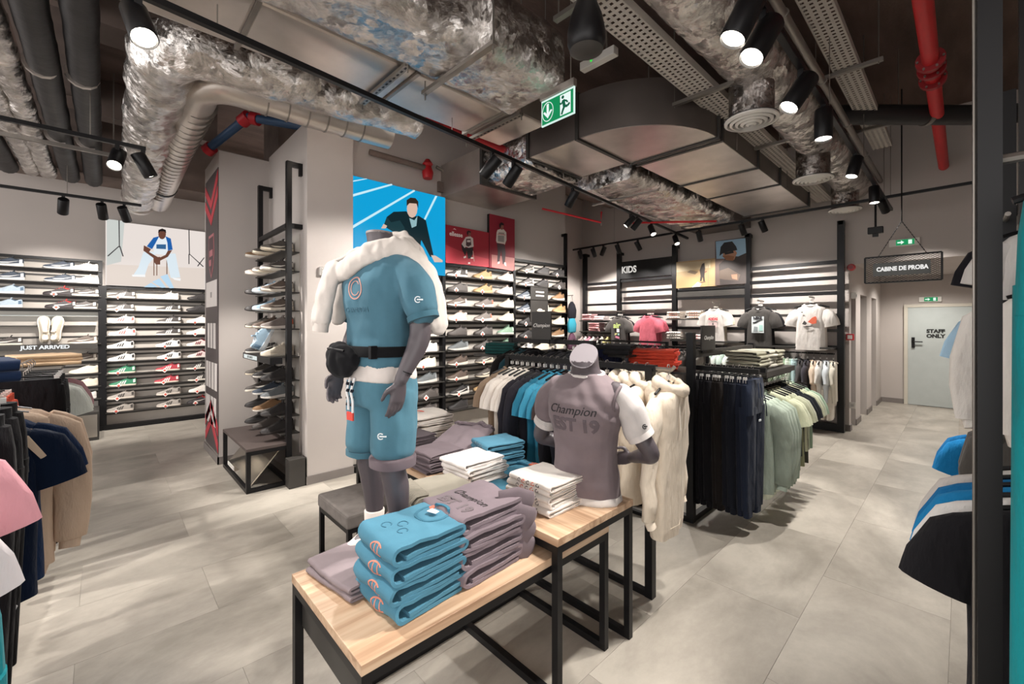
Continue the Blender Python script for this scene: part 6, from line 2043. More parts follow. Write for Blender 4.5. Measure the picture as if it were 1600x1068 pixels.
face_out(4.5, 1.98, ('#d9707f', '#d36a7a', '#c9606f', '#cf6a79'), ('pink kids T-shirt, front of the pink ones', 'pink kids T-shirt, second of the pink ones', 'pink kids T-shirt, third of the pink ones', 'pink kids T-shirt, last of the pink ones'), key=0, sc=1.1)
face_out(5.2, 1.97, ('#55514f', '#77736f', '#1c1b1e'), ('dark grey kids T-shirt with a yellow-green word, front of its arm', 'mid-grey T-shirt behind the yellow-green-print one', 'black T-shirt behind the yellow-green-print one'), key=1, deco=deco_air, sc=1.1)

# garments hanging below in the last kids bays
hg2 = 'hangers on the low kids rails'
lowg = 'clothes on the low kids rail'
cols = [('#3a4a63', 'dark blue'), ('#5a5552', 'grey'), ('#4a4643', 'charcoal'), ('#c3d6bd', 'pale green'), ('#cfdccb', 'mint'), ('#bcd2b8', 'pale green'), ('#d3dfcf', 'mint'), ('#bcd6d8', 'pale aqua'), ('#4e4b4c', 'charcoal'), ('#47444a', 'charcoal'), ('#e2cdb8', 'peach'), ('#e2ddd6', 'white'), ('#d5dbe0', 'pale blue'), ('#d9d3c4', 'cream')]
for k, (c, wd) in enumerate(cols):
    y = 2.5 - 0.085 * k
    hang((KX - 0.2, y, 1.245), R(5), SHO[k % 3] if 2 < k < 8 else KTEE[k % 3], c, 'hanging_shorts' if 2 < k < 8 else 'hanging_tshirt', '%s kids %s, %s along the rail under the white shirts' % (wd, 'shorts' if 2 < k < 8 else 'T-shirt', ORD[k]), 'shorts' if 2 < k < 8 else 't-shirt', lowg, 'small hanger on the low kids rail', hg2, sc=1.1, clip=2 < k < 8)
MB().tube([(-0.2, 0.05, 0.72), (-0.2, 1.3, 0.72)], 0.012, 8).build('lower_rail', 'black', kw)
for k, (y, c, wd) in enumerate(((2.5, '#1d1c20', 'black'), (2.4, '#232126', 'black'), (1.85, '#19181c', 'black'), (1.76, '#222026', 'black'), (1.6, '#d3cbc0', 'beige'), (1.52, '#ddd5cb', 'cream'), (1.43, '#d9d2c6', 'cream'))):
    hang((KX - 0.2, y, 0.845), R(5), SHO[k % 3], c, 'hanging_shorts', '%s kids shorts, %s along the lowest kids rail' % (wd, ORD[k]), 'shorts', 'clothes on the lowest kids rail', 'small hanger on the lowest kids rail', hg2, sc=1.1, clip=True)
for k, (y, c, wd) in enumerate(((3.95, '#a8c4c9', 'aqua'), (3.85, '#3f5a66', 'teal'), (3.75, '#43413f', 'charcoal'), (3.6, '#e0dad6', 'white'), (3.5, '#d9d4d2', 'white'), (3.4, '#7d8b9b', 'grey-blue'), (3.25, '#c6d4cc', 'mint'), (3.15, '#dbe1dc', 'white'), (3.05, '#bfcfc6', 'mint'), (2.95, '#d6dcd6', 'white'))):
    hang((KX - 0.2, y, 1.3), R(4), KTEE[k % 3], c, 'hanging_tshirt', '%s kids T-shirt, %s along the rail under the red-lettered shirt' % (wd, ORD[k]), 't-shirt', 'clothes under the red-lettered shirt', 'small hanger on the low kids rail', hg2)
for k, (y, c, wd) in enumerate(((6.2, '#b7a7a5', 'pinkish'), (6.1, '#d8cfca', 'white'), (6.0, '#c9899a', 'pink'), (5.88, '#e1dad4', 'white'), (5.76, '#6a5b5c', 'brown'), (5.64, '#d8cfc6', 'cream'), (5.5, '#c9bd7f', 'yellow'))):
    hang((KX - 0.2, y, 1.5), R(4), KTEE[k % 3], c, 'hanging_tshirt', '%s baby shirt, %s along the corner rail' % (wd, ORD[k]), 't-shirt', 'baby clothes on the corner rail', 'small hanger on the low kids rail', hg2, sc=0.85)
MB().tube([(-0.2, 4.1, 1.49), (-0.2, 4.95, 1.49)], 0.012, 8).build('corner_rail', 'black', kw)
# small folded piles on kids shelves
def shelf_on(y0, y1, z, nm='small_shelf'):
    return MB().box(-0.3, -0.02, y0 - 1.33, y1 - 1.33, z - 0.02, z).build(nm, 'dark', kw)
shelf_on(5.4, 6.25, 1.78)
shelf_on(5.4, 6.25, 1.53)
shelf_on(3.2, 4.1, 1.80)
def striped(c2):
    def f(t, k, w, d, h):
        m = MB()
        for x in (-0.07, -0.025, 0.02, 0.065):
            m.box(x - 0.006, x + 0.01, -d / 2 - 0.006, -d / 2 + 0.002, h * 0.3, h * 0.75)
        m.build('printed_marks', 'print', t, c2)['kind'] = 'stuff'
    return f
for (y, z, n_, c, c2, wd) in ((6.05, 1.78, 3, '#cfa6a6', '#7a2438', 'pink and maroon'), (5.72, 1.78, 2, '#e0d0ce', '#c98a92', 'pale pink'), (5.85, 1.53, 4, '#d9a9a8', '#8a2f40', 'pink striped'), (3.95, 1.80, 3, '#dfd2c6', '#c07a70', 'cream and red'), (3.55, 1.80, 3, '#e1d5c8', '#c98a80', 'cream and pink'), (3.95, 1.39, 3, '#ddd6ce', '#4a4544', 'white and black'), (3.55, 1.39, 2, '#d9c9c6', '#b5404c', 'red and white')):
    stack(n_, 'folded_tshirt', (lambda wd, n_, z: (lambda k: 'folded %s kids T-shirt, %s of its %s kids pile' % (wd, nth_from_bottom(n_)(k), 'higher' if z > 1.7 else 'middle' if z > 1.5 else 'lower')))(wd, n_, z), 't-shirt', (KX - 0.17, y, z + 0.001 + (0.01 if z < 1.5 else 0)), R(-90), (0.27, 0.24, 0.05), c, 'folded kids shirts', 'cloth', layers=False, deco=striped(c2), seed=int(y * 100))

# bags hanging at the end of the middle wall
for k, (z, c, wd) in enumerate(((2.1, '#2b2a30', 'black'), (1.85, '#3fa0b8', 'turquoise patterned'), (1.55, '#6a4a5c', 'dark mixed'))):
    t = thing('hanging_bag', '%s drawstring bag hung at the end of the trainer wall, %s down' % (wd, ORD[k]), 'bag', (6.02, 4.78, z), 0, 'bags at the end of the trainer wall')
    m = MB()
    m.loft([ell(-0.3, 0.08, 0.03), ell(-0.28, 0.1, 0.045), ell(-0.15, 0.11, 0.05), ell(-0.05, 0.07, 0.035), ell(0.0, 0.02, 0.02)])
    m.build('pouch', 'crease', t, c, smooth=60)
    MB().tube([(-0.03, 0, 0.0), (0, 0, 0.12), (0.03, 0, 0.0)], 0.006, 6).build('cord', 'cloth', t, '#d8d2cc')
    MB().tube([(0, 0.17, 0.11), (0, -0.03, 0.11)], 0.006, 6).build('peg', 'zinc', t)

# ------------------------------------------------------------------ fitting room sign
cs = thing('fitting_room_sign', 'hanging mesh sign reading CABINE DE PROBA', 'sign', (7.5, 0.55, 2.43))
W2, H2 = 0.37, 0.17
for y in (-W2, W2):
    MB().box(-0.012, 0.012, y - 0.01, y + 0.01, -H2, H2).build('frame_bar', 'black', cs)
for z in (-H2, H2):
    MB().box(-0.012, 0.012, -W2, W2, z - 0.01, z + 0.01).build('frame_bar', 'black', cs)
m = MB()
nx, nz = 18, 13
for i in range(nx):
    for j in range(nz):
        y0, z0 = -W2 + 2 * W2 * i / nx, -H2 + 2 * H2 * j / nz
        dy, dz = 2 * W2 / nx, 2 * H2 / nz
        for a, b_ in (((0, 0.5), (0.5, 1)), ((0.5, 1), (1, 0.5)), ((0, 0.5), (0.5, 0)), ((0.5, 0), (1, 0.5))):
            p, q = Vector((0, y0 + a[0] * dy, z0 + a[1] * dz)), Vector((0, y0 + b_[0] * dy, z0 + b_[1] * dz))
            n_ = Vector((0, -(q - p).z, (q - p).y)).normalized() * 0.0024
            m.loft([[p + n_ + Vector((-0.002, 0, 0)), p - n_ + Vector((-0.002, 0, 0)), p - n_ + Vector((0.002, 0, 0)), p + n_ + Vector((0.002, 0, 0))], [q + n_ + Vector((-0.002, 0, 0)), q - n_ + Vector((-0.002, 0, 0)), q - n_ + Vector((0.002, 0, 0)), q + n_ + Vector((0.002, 0, 0))]], False)
m.build('expanded_mesh', 'dark', cs)['kind'] = 'stuff'
MB().box(-0.02, -0.006, -0.27, 0.285, -0.085, 0.085).build('name_plate', 'plastic', cs, '#5d605e')
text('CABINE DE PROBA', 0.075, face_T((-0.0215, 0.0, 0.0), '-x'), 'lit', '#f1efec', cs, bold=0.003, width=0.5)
for s_ in (-1, 1):
    m = MB()
    a, b_ = Vector((0, s_ * 0.235, H2)), Vector((0, 0.0, 0.61))
    for k in range(26):
        p, q = a.lerp(b_, k / 26), a.lerp(b_, (k + 0.8) / 26)
        m.tube([p, q], (0.007, 0.003) if k % 2 else (0.003, 0.007), 6)
    m.build('chain', 'black', cs)['kind'] = 'stuff'
MB().tube([(0, 0, 0.61), (0, 0, 2.32)], 0.008, 6).build('ceiling_hook', 'black', cs)
pl = thing('ceiling_socket', 'black socket block hanging on a cable in front of the fitting room sign', 'socket', (7.4, 0.8, 2.95))
MB().box(-0.03, 0.03, -0.08, 0.08, -0.05, 0.04).build('block', 'black', pl, bevel=0.008)
MB().box(-0.02, 0.02, -0.03, 0.03, -0.09, -0.05).build('plug', 'black', pl)
MB().tube([(0, 0, 0.04), (0, 0, 0.44)], 0.012, 8).build('cable', 'black', pl)

# ------------------------------------------------------------------ free-standing rail with the cream hoodies (runs along y)
def champ(parent, loc, facing, size=0.05, col='#e9e5e0'):
    T = face_T(loc, facing)
    return text('Champion', size, T, 'print', col, parent, 'script_lettering', shear=0.4)
ra = thing('clothes_rail', 'black floor rail behind the bust with cream hoodies on its end', 'clothes rail', (2.5, 1.34, 0))
for y in (0.02, 1.32):
    MB().box(-0.025, 0.025, y - 0.025, y + 0.025, 0, 1.44).build('post', 'black', ra)
MB().box(-0.02, 0.02, -0.02, 1.34, 1.42, 1.46).build('hanging_rail', 'black', ra)
MB().box(-0.02, 0.02, 0.04, 1.3, 0.0, 0.035).build('floor_rail', 'black', ra)
MB().tube([(0, -0.02, 1.44), (0, -0.12, 1.44), (0, -0.14, 1.46)], 0.012, 8).build('end_arm', 'zinc', ra)
hgA = 'hangers on the rail behind the bust'
seq = [(2.62, '#8a7663', 'brown', TEE), (2.56, '#dcd3c9', 'off-white', TEE), (2.5, '#e3dad0', 'white', TEE), (2.44, '#e1d8ce', 'white', TEE), (2.38, '#ddd3c8', 'off-white', TEE), (2.31, '#222026', 'black', SWE), (2.25, '#26242a', 'black', SWE), (2.18, '#2b6f88', 'teal', TEE), (2.12, '#3d8aa6', 'blue', TEE), (2.05, '#35809c', 'blue', TEE), (1.98, '#3d312f', 'dark brown', TEE), (1.9, '#1f1e22', 'black', SWE), (1.8, '#1e1d24', 'black', SWE), (1.68, '#d5c9b7', 'cream', TEE)]
for k, (y, c, wd, K) in enumerate(seq):
    hang((2.5, y, 1.465), R(-4), K[k % 3], c, 'hanging_tshirt' if K is TEE else 'hanging_sweatshirt', '%s %s, %s from the far end of the rail behind the bust' % (wd, 'T-shirt' if K is TEE else 'sweatshirt', ORD[k]), 't-shirt' if K is TEE else 'sweatshirt', 'tops on the rail behind the bust', 'black hanger on the rail behind the bust', hgA)
for k, y in enumerate((1.55, 1.46, 1.38)):
    hang((2.5, y, 1.465), R(-12), HOO[k], ('#d9cdbb', '#dccfbc', '#e0d3c0')[k], 'hanging_hoodie', 'cream hoodie, %s of three on the rail end behind the bust' % ORD[k], 'hoodie', 'cream hoodies on the rail end', 'black hanger on the rail behind the bust', hgA)
g = hang((2.5, 1.24, 1.465), R(8), ('top', 0.38, 0.86, 'long', True, 77, 0.08, 0.95), '#e2d4c1', 'hanging_hoodie', 'cream hoodie facing out with its hood open on the rail end', 'hoodie', 'cream hoodies on the rail end', 'pale hook hanger holding the front cream hoodie', hgA)
for x in (-0.04, 0.04):
    MB().tube([(x, -0.075, -0.16), (x * 1.1, -0.085, -0.26), (x * 0.9, -0.085, -0.38)], 0.004, 6).build('drawstring', 'cloth', g, '#efe6d8')
for k, (y, c, wd) in enumerate(((2.2, '#1c1b20', 'black'), (2.1, '#232b38', 'navy'), (2.0, '#1d1c22', 'black'), (1.75, '#2d5366', 'teal'), (1.6, '#22506a', 'teal'))):
    pass

# low-back sign standing on a second rail
rb = thing('clothes_rail', 'black rail with a name board behind the first rail', 'clothes rail', (3.05, 2.2, 0))
for y in (0.0, 1.0):
    MB().box(-0.025, 0.025, y - 0.025, y + 0.025, 0, 1.57).build('post', 'black', rb)
MB().box(-0.02, 0.02, 0.0, 1.0, 1.53, 1.57).build('hanging_rail', 'black', rb)
MB().box(-0.02, 0.02, 0.0, 1.0, 0.0, 0.04).build('floor_rail', 'black', rb)
MB().box(-0.35, 0.35, 0.3, 0.7, 1.38, 1.4).build('shelf', 'dark', rb)
nb = thing('name_board', 'small black board with white script standing on the rear rail', 'sign', (2.98, 2.72, 1.57))
MB().box(-0.012, 0.0, -0.12, 0.12, 0.0, 0.26).build('board', 'dark', nb)
champ(nb, (-0.0135, 0.0, 0.13), '-x', 0.05)
MB().box(-0.012, 0.0, -0.1, -0.08, -0.04, 0.0).build('clip', 'black', nb)
for k, (y, c, wd) in enumerate(((3.1, '#22201f', 'black'), (3.0, '#24414a', 'dark teal'), (2.9, '#1f1e22', 'black'), (2.62, '#232227', 'black'), (2.5, '#2c2a2d', 'charcoal'), (2.4, '#202024', 'black'), (2.3, '#26242a', 'black'))):
    hang((3.05, y, 1.575), R(3), SWE[k % 3], c, 'hanging_sweatshirt', '%s sweatshirt, %s from the far end of the small-board rail' % (wd, ORD[k]), 'sweatshirt', 'dark sweatshirts on the rear rail', 'black hanger on the rear rail', 'hangers on the rear rail')
stack(4, 'folded_tshirt', lambda k: 'folded dark green T-shirt, %s of the pile by the trainer wall' % nth_from_bottom(4)(k), 't-shirt', (3.0, 3.28, 1.41), R(-60), (0.3, 0.3, 0.03), '#1f4745', 'dark green shirts by the trainer wall', 'cloth', layers=False, seed=300)
MB().box(-0.3, 0.2, 0.9, 1.25, 1.39, 1.41).build('end_shelf', 'dark', rb)
stack(2, 'folded_sweatshirt', lambda k: 'folded black sweatshirt, %s of two on a dark shelf behind the bust' % ('lower', 'upper')[k], 'sweatshirt', (3.62, 2.35, 1.42), R(-70), (0.36, 0.34, 0.05), '#2b2a2c', 'black sweatshirts behind the bust', 'cloth', layers=False, seed=310)
stack(2, 'folded_sweatshirt', lambda k: 'folded beige sweatshirt, %s of two on the dark shelf behind the bust' % ('lower', 'upper')[k], 'sweatshirt', (3.62, 1.95, 1.212), R(-70), (0.32, 0.3, 0.045), '#c9b9a5', 'beige sweatshirts behind the bust', 'cloth', layers=False, seed=314)

# tall rack with navy joggers, green hoodies and shelves
rc = thing('display_rack', 'tall black rack carrying navy joggers, folded piles and green hoodies', 'display rack', (3.7, 1.63, 0))
MB().box(-0.03, 0.03, -0.03, 0.03, 0, 1.64).build('post', 'black', rc)
MB().box(1.52, 1.58, -0.03, 0.03, 0, 1.5).build('post', 'black', rc)
MB().box(0.03, 1.52, -0.025, 0.025, 1.42, 1.48).build('top_beam', 'dark', rc)
MB().box(0.03, 1.52, -0.025, 0.025, 0.0, 0.05).build('floor_beam', 'black', rc)
MB().box(-0.03, 0.03, 0.03, 0.9, 0.0, 0.05).build('floor_beam', 'black', rc)
MB().box(0.1, 0.14, -0.5, 0.0, 1.31, 1.35).build('front_rail', 'black', rc)
MB().box(0.28, 0.32, -0.5, 0.0, 1.31, 1.35).build('front_rail', 'black', rc)
MB().box(0.58, 1.5, -0.42, 0.0, 1.26, 1.285).build('shelf', 'dark', rc, bevel=0.003)
MB().box(0.58, 1.5, -0.425, -0.42, 1.235, 1.285).build('shelf_lip', 'dark', rc)
MB().tube([(0.5, -0.3, 1.185), (1.85, -0.3, 1.185)], 0.012, 8).build('side_rail', 'black', rc)
for x in (0.6, 1.5):
    MB().box(x - 0.015, x + 0.015, -0.32, 0.0, 1.185, 1.235).build('rail_bracket', 'black', rc)
MB().box(-0.02, 0.5, 0.03, 0.9, 1.27, 1.29).build('rear_shelf', 'dark', rc)
MB().box(-0.02, 0.5, 0.03, 0.9, 1.05, 1.07).build('rear_shelf', 'dark', rc)
MB().box(0.44, 0.5, 0.84, 0.9, 0, 1.29).build('rear_post', 'black', rc)
nb = thing('name_board', 'small charcoal board with white script on top of the tall rack', 'sign', (3.82, 1.6, 1.48))
MB().box(0.0, 0.3, -0.012, 0.0, 0.0, 0.22).build('board', 'dark', nb)
text('Champion', 0.05, Matrix.Translation((0.15, -0.0135, 0.11)) @ FRM, 'print', '#e9e5e0', nb, 'script_lettering', shear=0.4)
MB().box(0.02, 0.06, -0.012, 0.0, -0.02, 0.0).build('clip', 'black', nb)
hgC = 'clip hangers of the navy joggers'
JK = [('pants', 0.34, 1.06, 'long', False, 40 + s, 0.045, 1.0) for s in range(4)]
for k in range(9):
    y = 1.60 - 0.05 * k
    c = ('#131215', '#151418', '#141317', '#1d1918', '#1e1a19', '#181a22', '#1a1d26', '#1d2230', '#242b3b')[k]
    g = hang((3.88 + (0.015 if k % 2 else 0), y, 1.365), R(-3), JK[k % 4], c, 'hanging_joggers', '%s joggers, %s from the tall post' % ('black' if k < 3 else 'brown-black' if k < 5 else 'navy', ORD[k]), 'trousers', 'joggers beside the tall post', 'clip hanger holding joggers by the tall post', hgC, clip=True)
    if k in (8, 5):
        MB().box(-0.02, 0.02, -0.062, -0.056, -0.44, -0.425).build('small_emblem', 'print', g, '#d9dde2')
    if k == 8:
        MB().tube([(0.1, -0.055, -0.24), (0.135, -0.058, -0.34), (0.15, -0.056, -0.42)], 0.004, 6).build('pocket_seam', 'cloth', g, '#202838')
        for x in (-0.02, 0.03):
            MB().tube([(x, -0.052, -0.13), (x * 1.3, -0.06, -0.2), (x * 1.1, -0.062, -0.25)], 0.004, 6).build('drawstring', 'cloth', g, '#39435a')
gg = ['#98a396', '#9ca79a', '#a0ab9d', '#94a092']
HG = [('top', 0.52, 0.84, 'long', True, 90 + s, 0.065, 0.98) for s in range(3)]
for k in range(4):
    g = hang((4.13 + 0.085 * k, 1.37, 1.2), R(-90 + 6), HG[k % 3], gg[k], 'hanging_hoodie', 'sage green hoodie, %s from the navy joggers' % ORD[k], 'hoodie', 'sage green hoodies', 'black hanger on the side rail of the tall rack', 'hangers on the side rail', extra={'hem_band': '#cfd4c0'})
    if k == 0:
        MB().tube([(0.0, -0.07, -0.2), (0.002, -0.075, -0.5), (0.0, -0.07, -0.85)], 0.004, 6).build('zip', 'cloth', g, '#6f8472')
for k, (c, wd) in enumerate((('#c8cbae', 'pale lime'), ('#cdd0b6', 'pale lime'), ('#cbceb2', 'pale lime'), ('#d1d4bd', 'pale lime'), ('#2a2d33', 'black'), ('#2b2e33', 'black'), ('#c9ccb0', 'pale lime'), ('#bec6b0', 'pale green'), ('#8fa48f', 'sage'))):
    hang((4.55 + 0.1 * k, 1.33, 1.2), R(-90 + 4), TEE[k % 5], c, 'hanging_tshirt', '%s T-shirt, %s after the sage hoodies' % (wd, ORD[k]), 't-shirt', 'T-shirts after the sage hoodies', 'black hanger on the side rail of the tall rack', 'hangers on the side rail')
for k, x in enumerate((4.9, 5.05, 5.2)):
    hang((x, 1.28, 0.86), R(-90), SHO[k % 3], ('#8f9474', '#999c7e', '#4a4a42')[k], 'hanging_shorts', 'olive shorts hanging low, %s below the lime shirts' % ORD[k], 'shorts', 'olive shorts below the lime shirts', 'clip hanger with olive shorts', 'hangers with olive shorts', clip=True)
MB().tube([(1.1, -0.35, 0.855), (1.62, -0.35, 0.855)], 0.01, 8).tube([(1.53, -0.35, 0.855), (1.55, 0.0, 0.855)], 0.01, 8).build('low_rail', 'black', rc)
for k, (x, wd, n_) in enumerate(((4.45, 'loose', 5), (4.72, 'middle', 5), (4.98, 'neat', 5))):
    stack(n_, 'folded_tshirt', (lambda wd: (lambda j: 'folded olive-grey T-shirt, %s of the %s pile on the tall rack' % (nth_from_bottom(5)(j), wd)))(wd), 't-shirt', (x, 1.42, 1.287), R(0), (0.24, 0.3, 0.034), ('#a8a592', '#c9c6b8', '#a9a693')[k], 'folded olive shirts on the tall rack', 'cloth', layers=(k != 2), seed=330 + 10 * k, jit=0.02 if k == 0 else 0.008)
stack(6, 'folded_tshirt', lambda j: 'folded orange-red T-shirt, %s of the bright pile' % nth_from_bottom(6)(j), 't-shirt', (3.92, 2.08, 1.292), R(-70), (0.42, 0.36, 0.03), '#e0523c', 'orange-red shirts on the rear shelf', 'cloth', layers=True, seed=360, jit=0.02, rough=0.014)
stack(2, 'folded_tshirt', lambda j: 'folded coral T-shirt on the shelf below the bright pile, %s one' % ('lower', 'upper')[j], 't-shirt', (3.86, 2.0, 1.072), R(-70), (0.3, 0.3, 0.03), '#c9505c', 'coral shirts on the lower rear shelf', 'cloth', layers=False, seed=370)
for k, (c, wd) in enumerate((('#b77fae', 'lilac'), ('#1f2440', 'navy'))):
    hang((3.5 + 0.0 * k, 2.46 - 0.08 * k, 1.57), R(-10), KTEE[k], c, 'hanging_tshirt', '%s T-shirt beside the bright orange-red pile' % wd, 't-shirt', 'shirts beside the bright pile', 'hanger beside the bright pile', 'hangers beside the bright pile', sc=0.8)
rd2 = thing('shelf_stand', 'dark two-shelf stand between the bust and the kids wall', 'shelf stand', (3.5, 1.85, 0))
for y in (0.02, 0.73):
    MB().box(-0.02, 0.02, y - 0.02, y + 0.02, 0, 1.2 if y < 0.5 else 1.41).build('post', 'black', rd2)
MB().box(0.0, 0.3, 0.3, 0.73, 1.4, 1.42).build('shelf', 'dark', rd2)
MB().box(0.0, 0.3, 0.0, 0.28, 1.19, 1.21).build('shelf', 'dark', rd2)
MB().box(-0.02, 0.02, 0.0, 0.75, 0.0, 0.03).build('floor_rail', 'black', rd2)

# rails of small clothes in front of the kids wall
for q, (X, y0, y1, z, nm) in enumerate(((6.6, 3.3, 4.6, 1.42, 'first'), (7.2, 2.9, 5.2, 1.32, 'second'))):
    rr_ = thing('clothes_rail', '%s low rail of small clothes before the kids wall' % nm, 'clothes rail', (X, y0, 0))
    MB().box(-0.02, 0.02, 0, y1 - y0, z - 0.03, z).build('hanging_rail', 'black', rr_)
    for y in (0.0, y1 - y0):
        MB().box(-0.02, 0.02, y - 0.02, y + 0.02, 0, z).build('post', 'black', rr_)
    MB().box(-0.02, 0.02, 0, y1 - y0, 0, 0.03).build('floor_rail', 'black', rr_)
    k = 0
    y = y0 + 0.08
    pal = ['#3b3a3f', '#8a8580', '#c9bdb6', '#a4505e', '#46454d', '#d6cec6', '#2f3440', '#77706d']
    while y < y1 - 0.05:
        c = pal[(k * 3 + q) % 8]
        wd = ['charcoal', 'grey', 'pale', 'dark red', 'slate', 'cream', 'navy', 'taupe'][(k * 3 + q) % 8]
        hang((X, y, z + 0.012), R(4), KTEE[k % 3], c, 'hanging_tshirt', '%s small shirt, %s along the %s low rail' % (wd, ORD[k], nm), 't-shirt', 'small shirts on the low rails', 'small hanger on a low rail before the kids wall', 'hangers on the low rails', sc=0.95)
        y += 0.13
        k += 1

# ------------------------------------------------------------------ rack at the near left (rail along y)
rl = thing('clothes_rack', 'black clothes rack with pastel and dark sportswear facing the trainer rack', 'clothes rack', (-0.52, 1.2, 0))
for y in (0.3, 1.9, 3.4, 4.7):
    MB().box(-0.03, 0.03, y - 0.03, y + 0.03, 0, 1.42 if y > 1 else 1.5).build('post', 'black', rl)
MB().tube([(0, 0.0, 1.46), (0, 2.4, 1.46)], 0.014, 10).build('hanging_rail', 'zinc', rl)
MB().tube([(0, 2.4, 1.42), (0, 4.8, 1.42)], 0.014, 10).build('hanging_rail', 'zinc', rl)
MB().box(-0.02, 0.02, 0.0, 4.75, 0, 0.04).build('floor_rail', 'black', rl)
MB().box(-0.15, 0.3, 3.35, 4.1, 1.37, 1.39).build('shelf', 'dark', rl)
MB().box(-0.3, 0.16, 1.6, 2.1, 1.44, 1.46).build('shelf', 'dark', rl)
hl, hgL = 'hanger on the rack facing the trainer rack', 'hangers on the near rack'
grp = 'clothes on the near rack'
XL = -0.52
g = hang((-0.39, 1.22, 1.40), R(4), ('pants', 0.5, 1.1, 'wide', False, 400, 0.06, 1.1), '#0f7d86', 'hanging_trousers', 'long turquoise trousers nearest the camera on the near rack', 'trousers', grp, hl, hgL)
g = hang((XL - 0.06, 1.40, 1.36), R(4), ('top', 0.5, 0.62, 'short', False, 401, 0.045, 1.02), '#e2dadb', 'hanging_tshirt', 'white T-shirt after the turquoise top', 't-shirt', grp, hl, hgL)
g = hang((XL - 0.02, 1.58, 1.475), R(4), ('top', 0.5, 0.66, 'short', False, 402, 0.05, 1.02), '#ddd5d7', 'hanging_tshirt', 'white T-shirt before the pink printed one', 't-shirt', grp, hl, hgL)
g = hang((XL - 0.01, 1.86, 1.55), R(4), ('top', 0.5, 0.68, 'short', False, 403, 0.05, 1.0), '#d99aa4', 'hanging_tshirt', 'pink T-shirt with a palm print on the near rack', 't-shirt', grp, hl, hgL)
for nm, y0, y1, z0, z1, c in (('blue_print', -0.02, 0.2, -0.38, -0.32, '#2d7fae'), ('yellow_print', 0.0, 0.2, -0.48, -0.4, '#cfc07a'), ('green_print', 0.05, 0.16, -0.43, -0.36, '#5f8f7a')):
    MB().box(y0, y1, -0.064, -0.058, z0, z1).build(nm, 'print', g, c)
for k, y in enumerate((2.2, 2.36, 2.5)):
    g = hang((XL + 0.105, y, 1.52), R(3), ('pants', 0.40, 1.0, 'long', False, 410 + k, 0.055, 1.0), ('#161518', '#19181b', '#141316')[k], 'hanging_joggers', 'black joggers, %s after the pink T-shirt' % ORD[k], 'trousers', grp, hl, hgL, clip=True)
    if k == 2:
        for j in range(3):
            MB().prism([(0.05 + 0.035 * j, -0.93), (0.075 + 0.035 * j, -0.94), (0.12 + 0.03 * j, -0.86), (0.1 + 0.03 * j, -0.84)], 1, -0.066, -0.058).build('white_stripe', 'print', g, '#dcdadb')
        MB().box(0.13, 0.155, -0.066, -0.06, -0.32, -0.29).build('small_emblem', 'print', g, '#dcdadb')
for k, (y, c, wd) in enumerate(((2.72, '#0c1a30', 'navy'), (2.88, '#0f2342', 'navy'))):
    g = hang((XL + 0.05, y, 1.45), R(4), ('top', 0.54, 0.78, 'short', False, 420 + k, 0.07, 1.02), c, 'hanging_tshirt', '%s polo shirt with a tan collar stripe, %s of two' % (wd, ORD[k]), 'polo shirt', grp, hl, hgL, extra={'collar': '#cdb8a2'})
    MB().tube([(0.05, -0.08, -0.14), (0.15, -0.085, -0.165), (0.24, -0.08, -0.2), (0.29, -0.06, -0.29)], [(0.012, 0.005), (0.014, 0.006), (0.014, 0.006), (0.01, 0.005)], 8).build('tan_stripe', 'cloth', g, '#cdb8a2', smooth=60)
for k, y in enumerate((3.02, 3.14)):
    hang((XL + 0.07, y, 1.45), R(4), ('top', 0.56, 0.78, 'long', False, 430 + k, 0.085, 1.02), ('#c3ab96', '#bfa691')[k], 'hanging_sweatshirt', 'tan sweatshirt, %s behind the navy polos' % ORD[k], 'sweatshirt', grp, hl, hgL)
for k in range(5):
    hang((XL + 0.0, 3.4 + 0.07 * k, 1.43), R(4), SHO[k % 3], '#e0624a', 'hanging_shorts', 'orange shorts, %s of five behind the tan sweatshirts' % ORD[k], 'shorts', 'orange shorts on the near rack', hl, hgL, clip=True)
for k, y in enumerate((4.0, 4.12, 4.24, 4.36)):
    hang((XL + 0.17, y, 1.47), R(4), JOG[k % 4], '#17171a', 'hanging_joggers', 'slim black joggers, %s of four behind the orange shorts' % ORD[k], 'trousers', grp, hl, hgL, clip=True)
for k, (y, c, wd, K) in enumerate(((4.75, '#a9aca6', 'grey', TEE), (4.9, '#b6b9b3', 'grey', TEE), (5.1, '#8f6b70', 'mauve', TEE), (5.25, '#966f75', 'mauve', TEE))):
    hang((XL + 0.08, y, 1.43), R(4), K[k], c, 'hanging_tshirt', '%s T-shirt, %s at the far end of the near rack' % (wd, ORD[k]), 't-shirt', grp, hl, hgL)
for k, (y, c, wd) in enumerate(((4.8, '#6f645e', 'taupe'), (5.05, '#232226', 'black'), (5.2, '#1f1e22', 'black'))):
    hang((XL + 0.16, y, 0.95), R(4), SHO[k], c, 'hanging_shorts', '%s shorts hanging low at the near rack far end, %s' % (wd, ORD[k]), 'shorts', grp, hl, hgL, clip=True)
MB().tube([(0.06, 3.4, 0.955), (0.06, 4.2, 0.955)], 0.012, 8).tube([(0.06, 3.4, 0.955), (0.0, 3.4, 0.955)], 0.012, 8).build('low_rail', 'zinc', rl)
stack(3, 'folded_trousers', lambda k: 'folded beige trousers, %s of the pile under the words just arrived' % ('bottom', 'middle', 'top')[k], 'trousers', (-0.33, 5.0, 1.392), R(20), (0.36, 0.28, 0.03), '#c9ac8c', 'folded beige trousers', 'cloth', layers=False, seed=440)
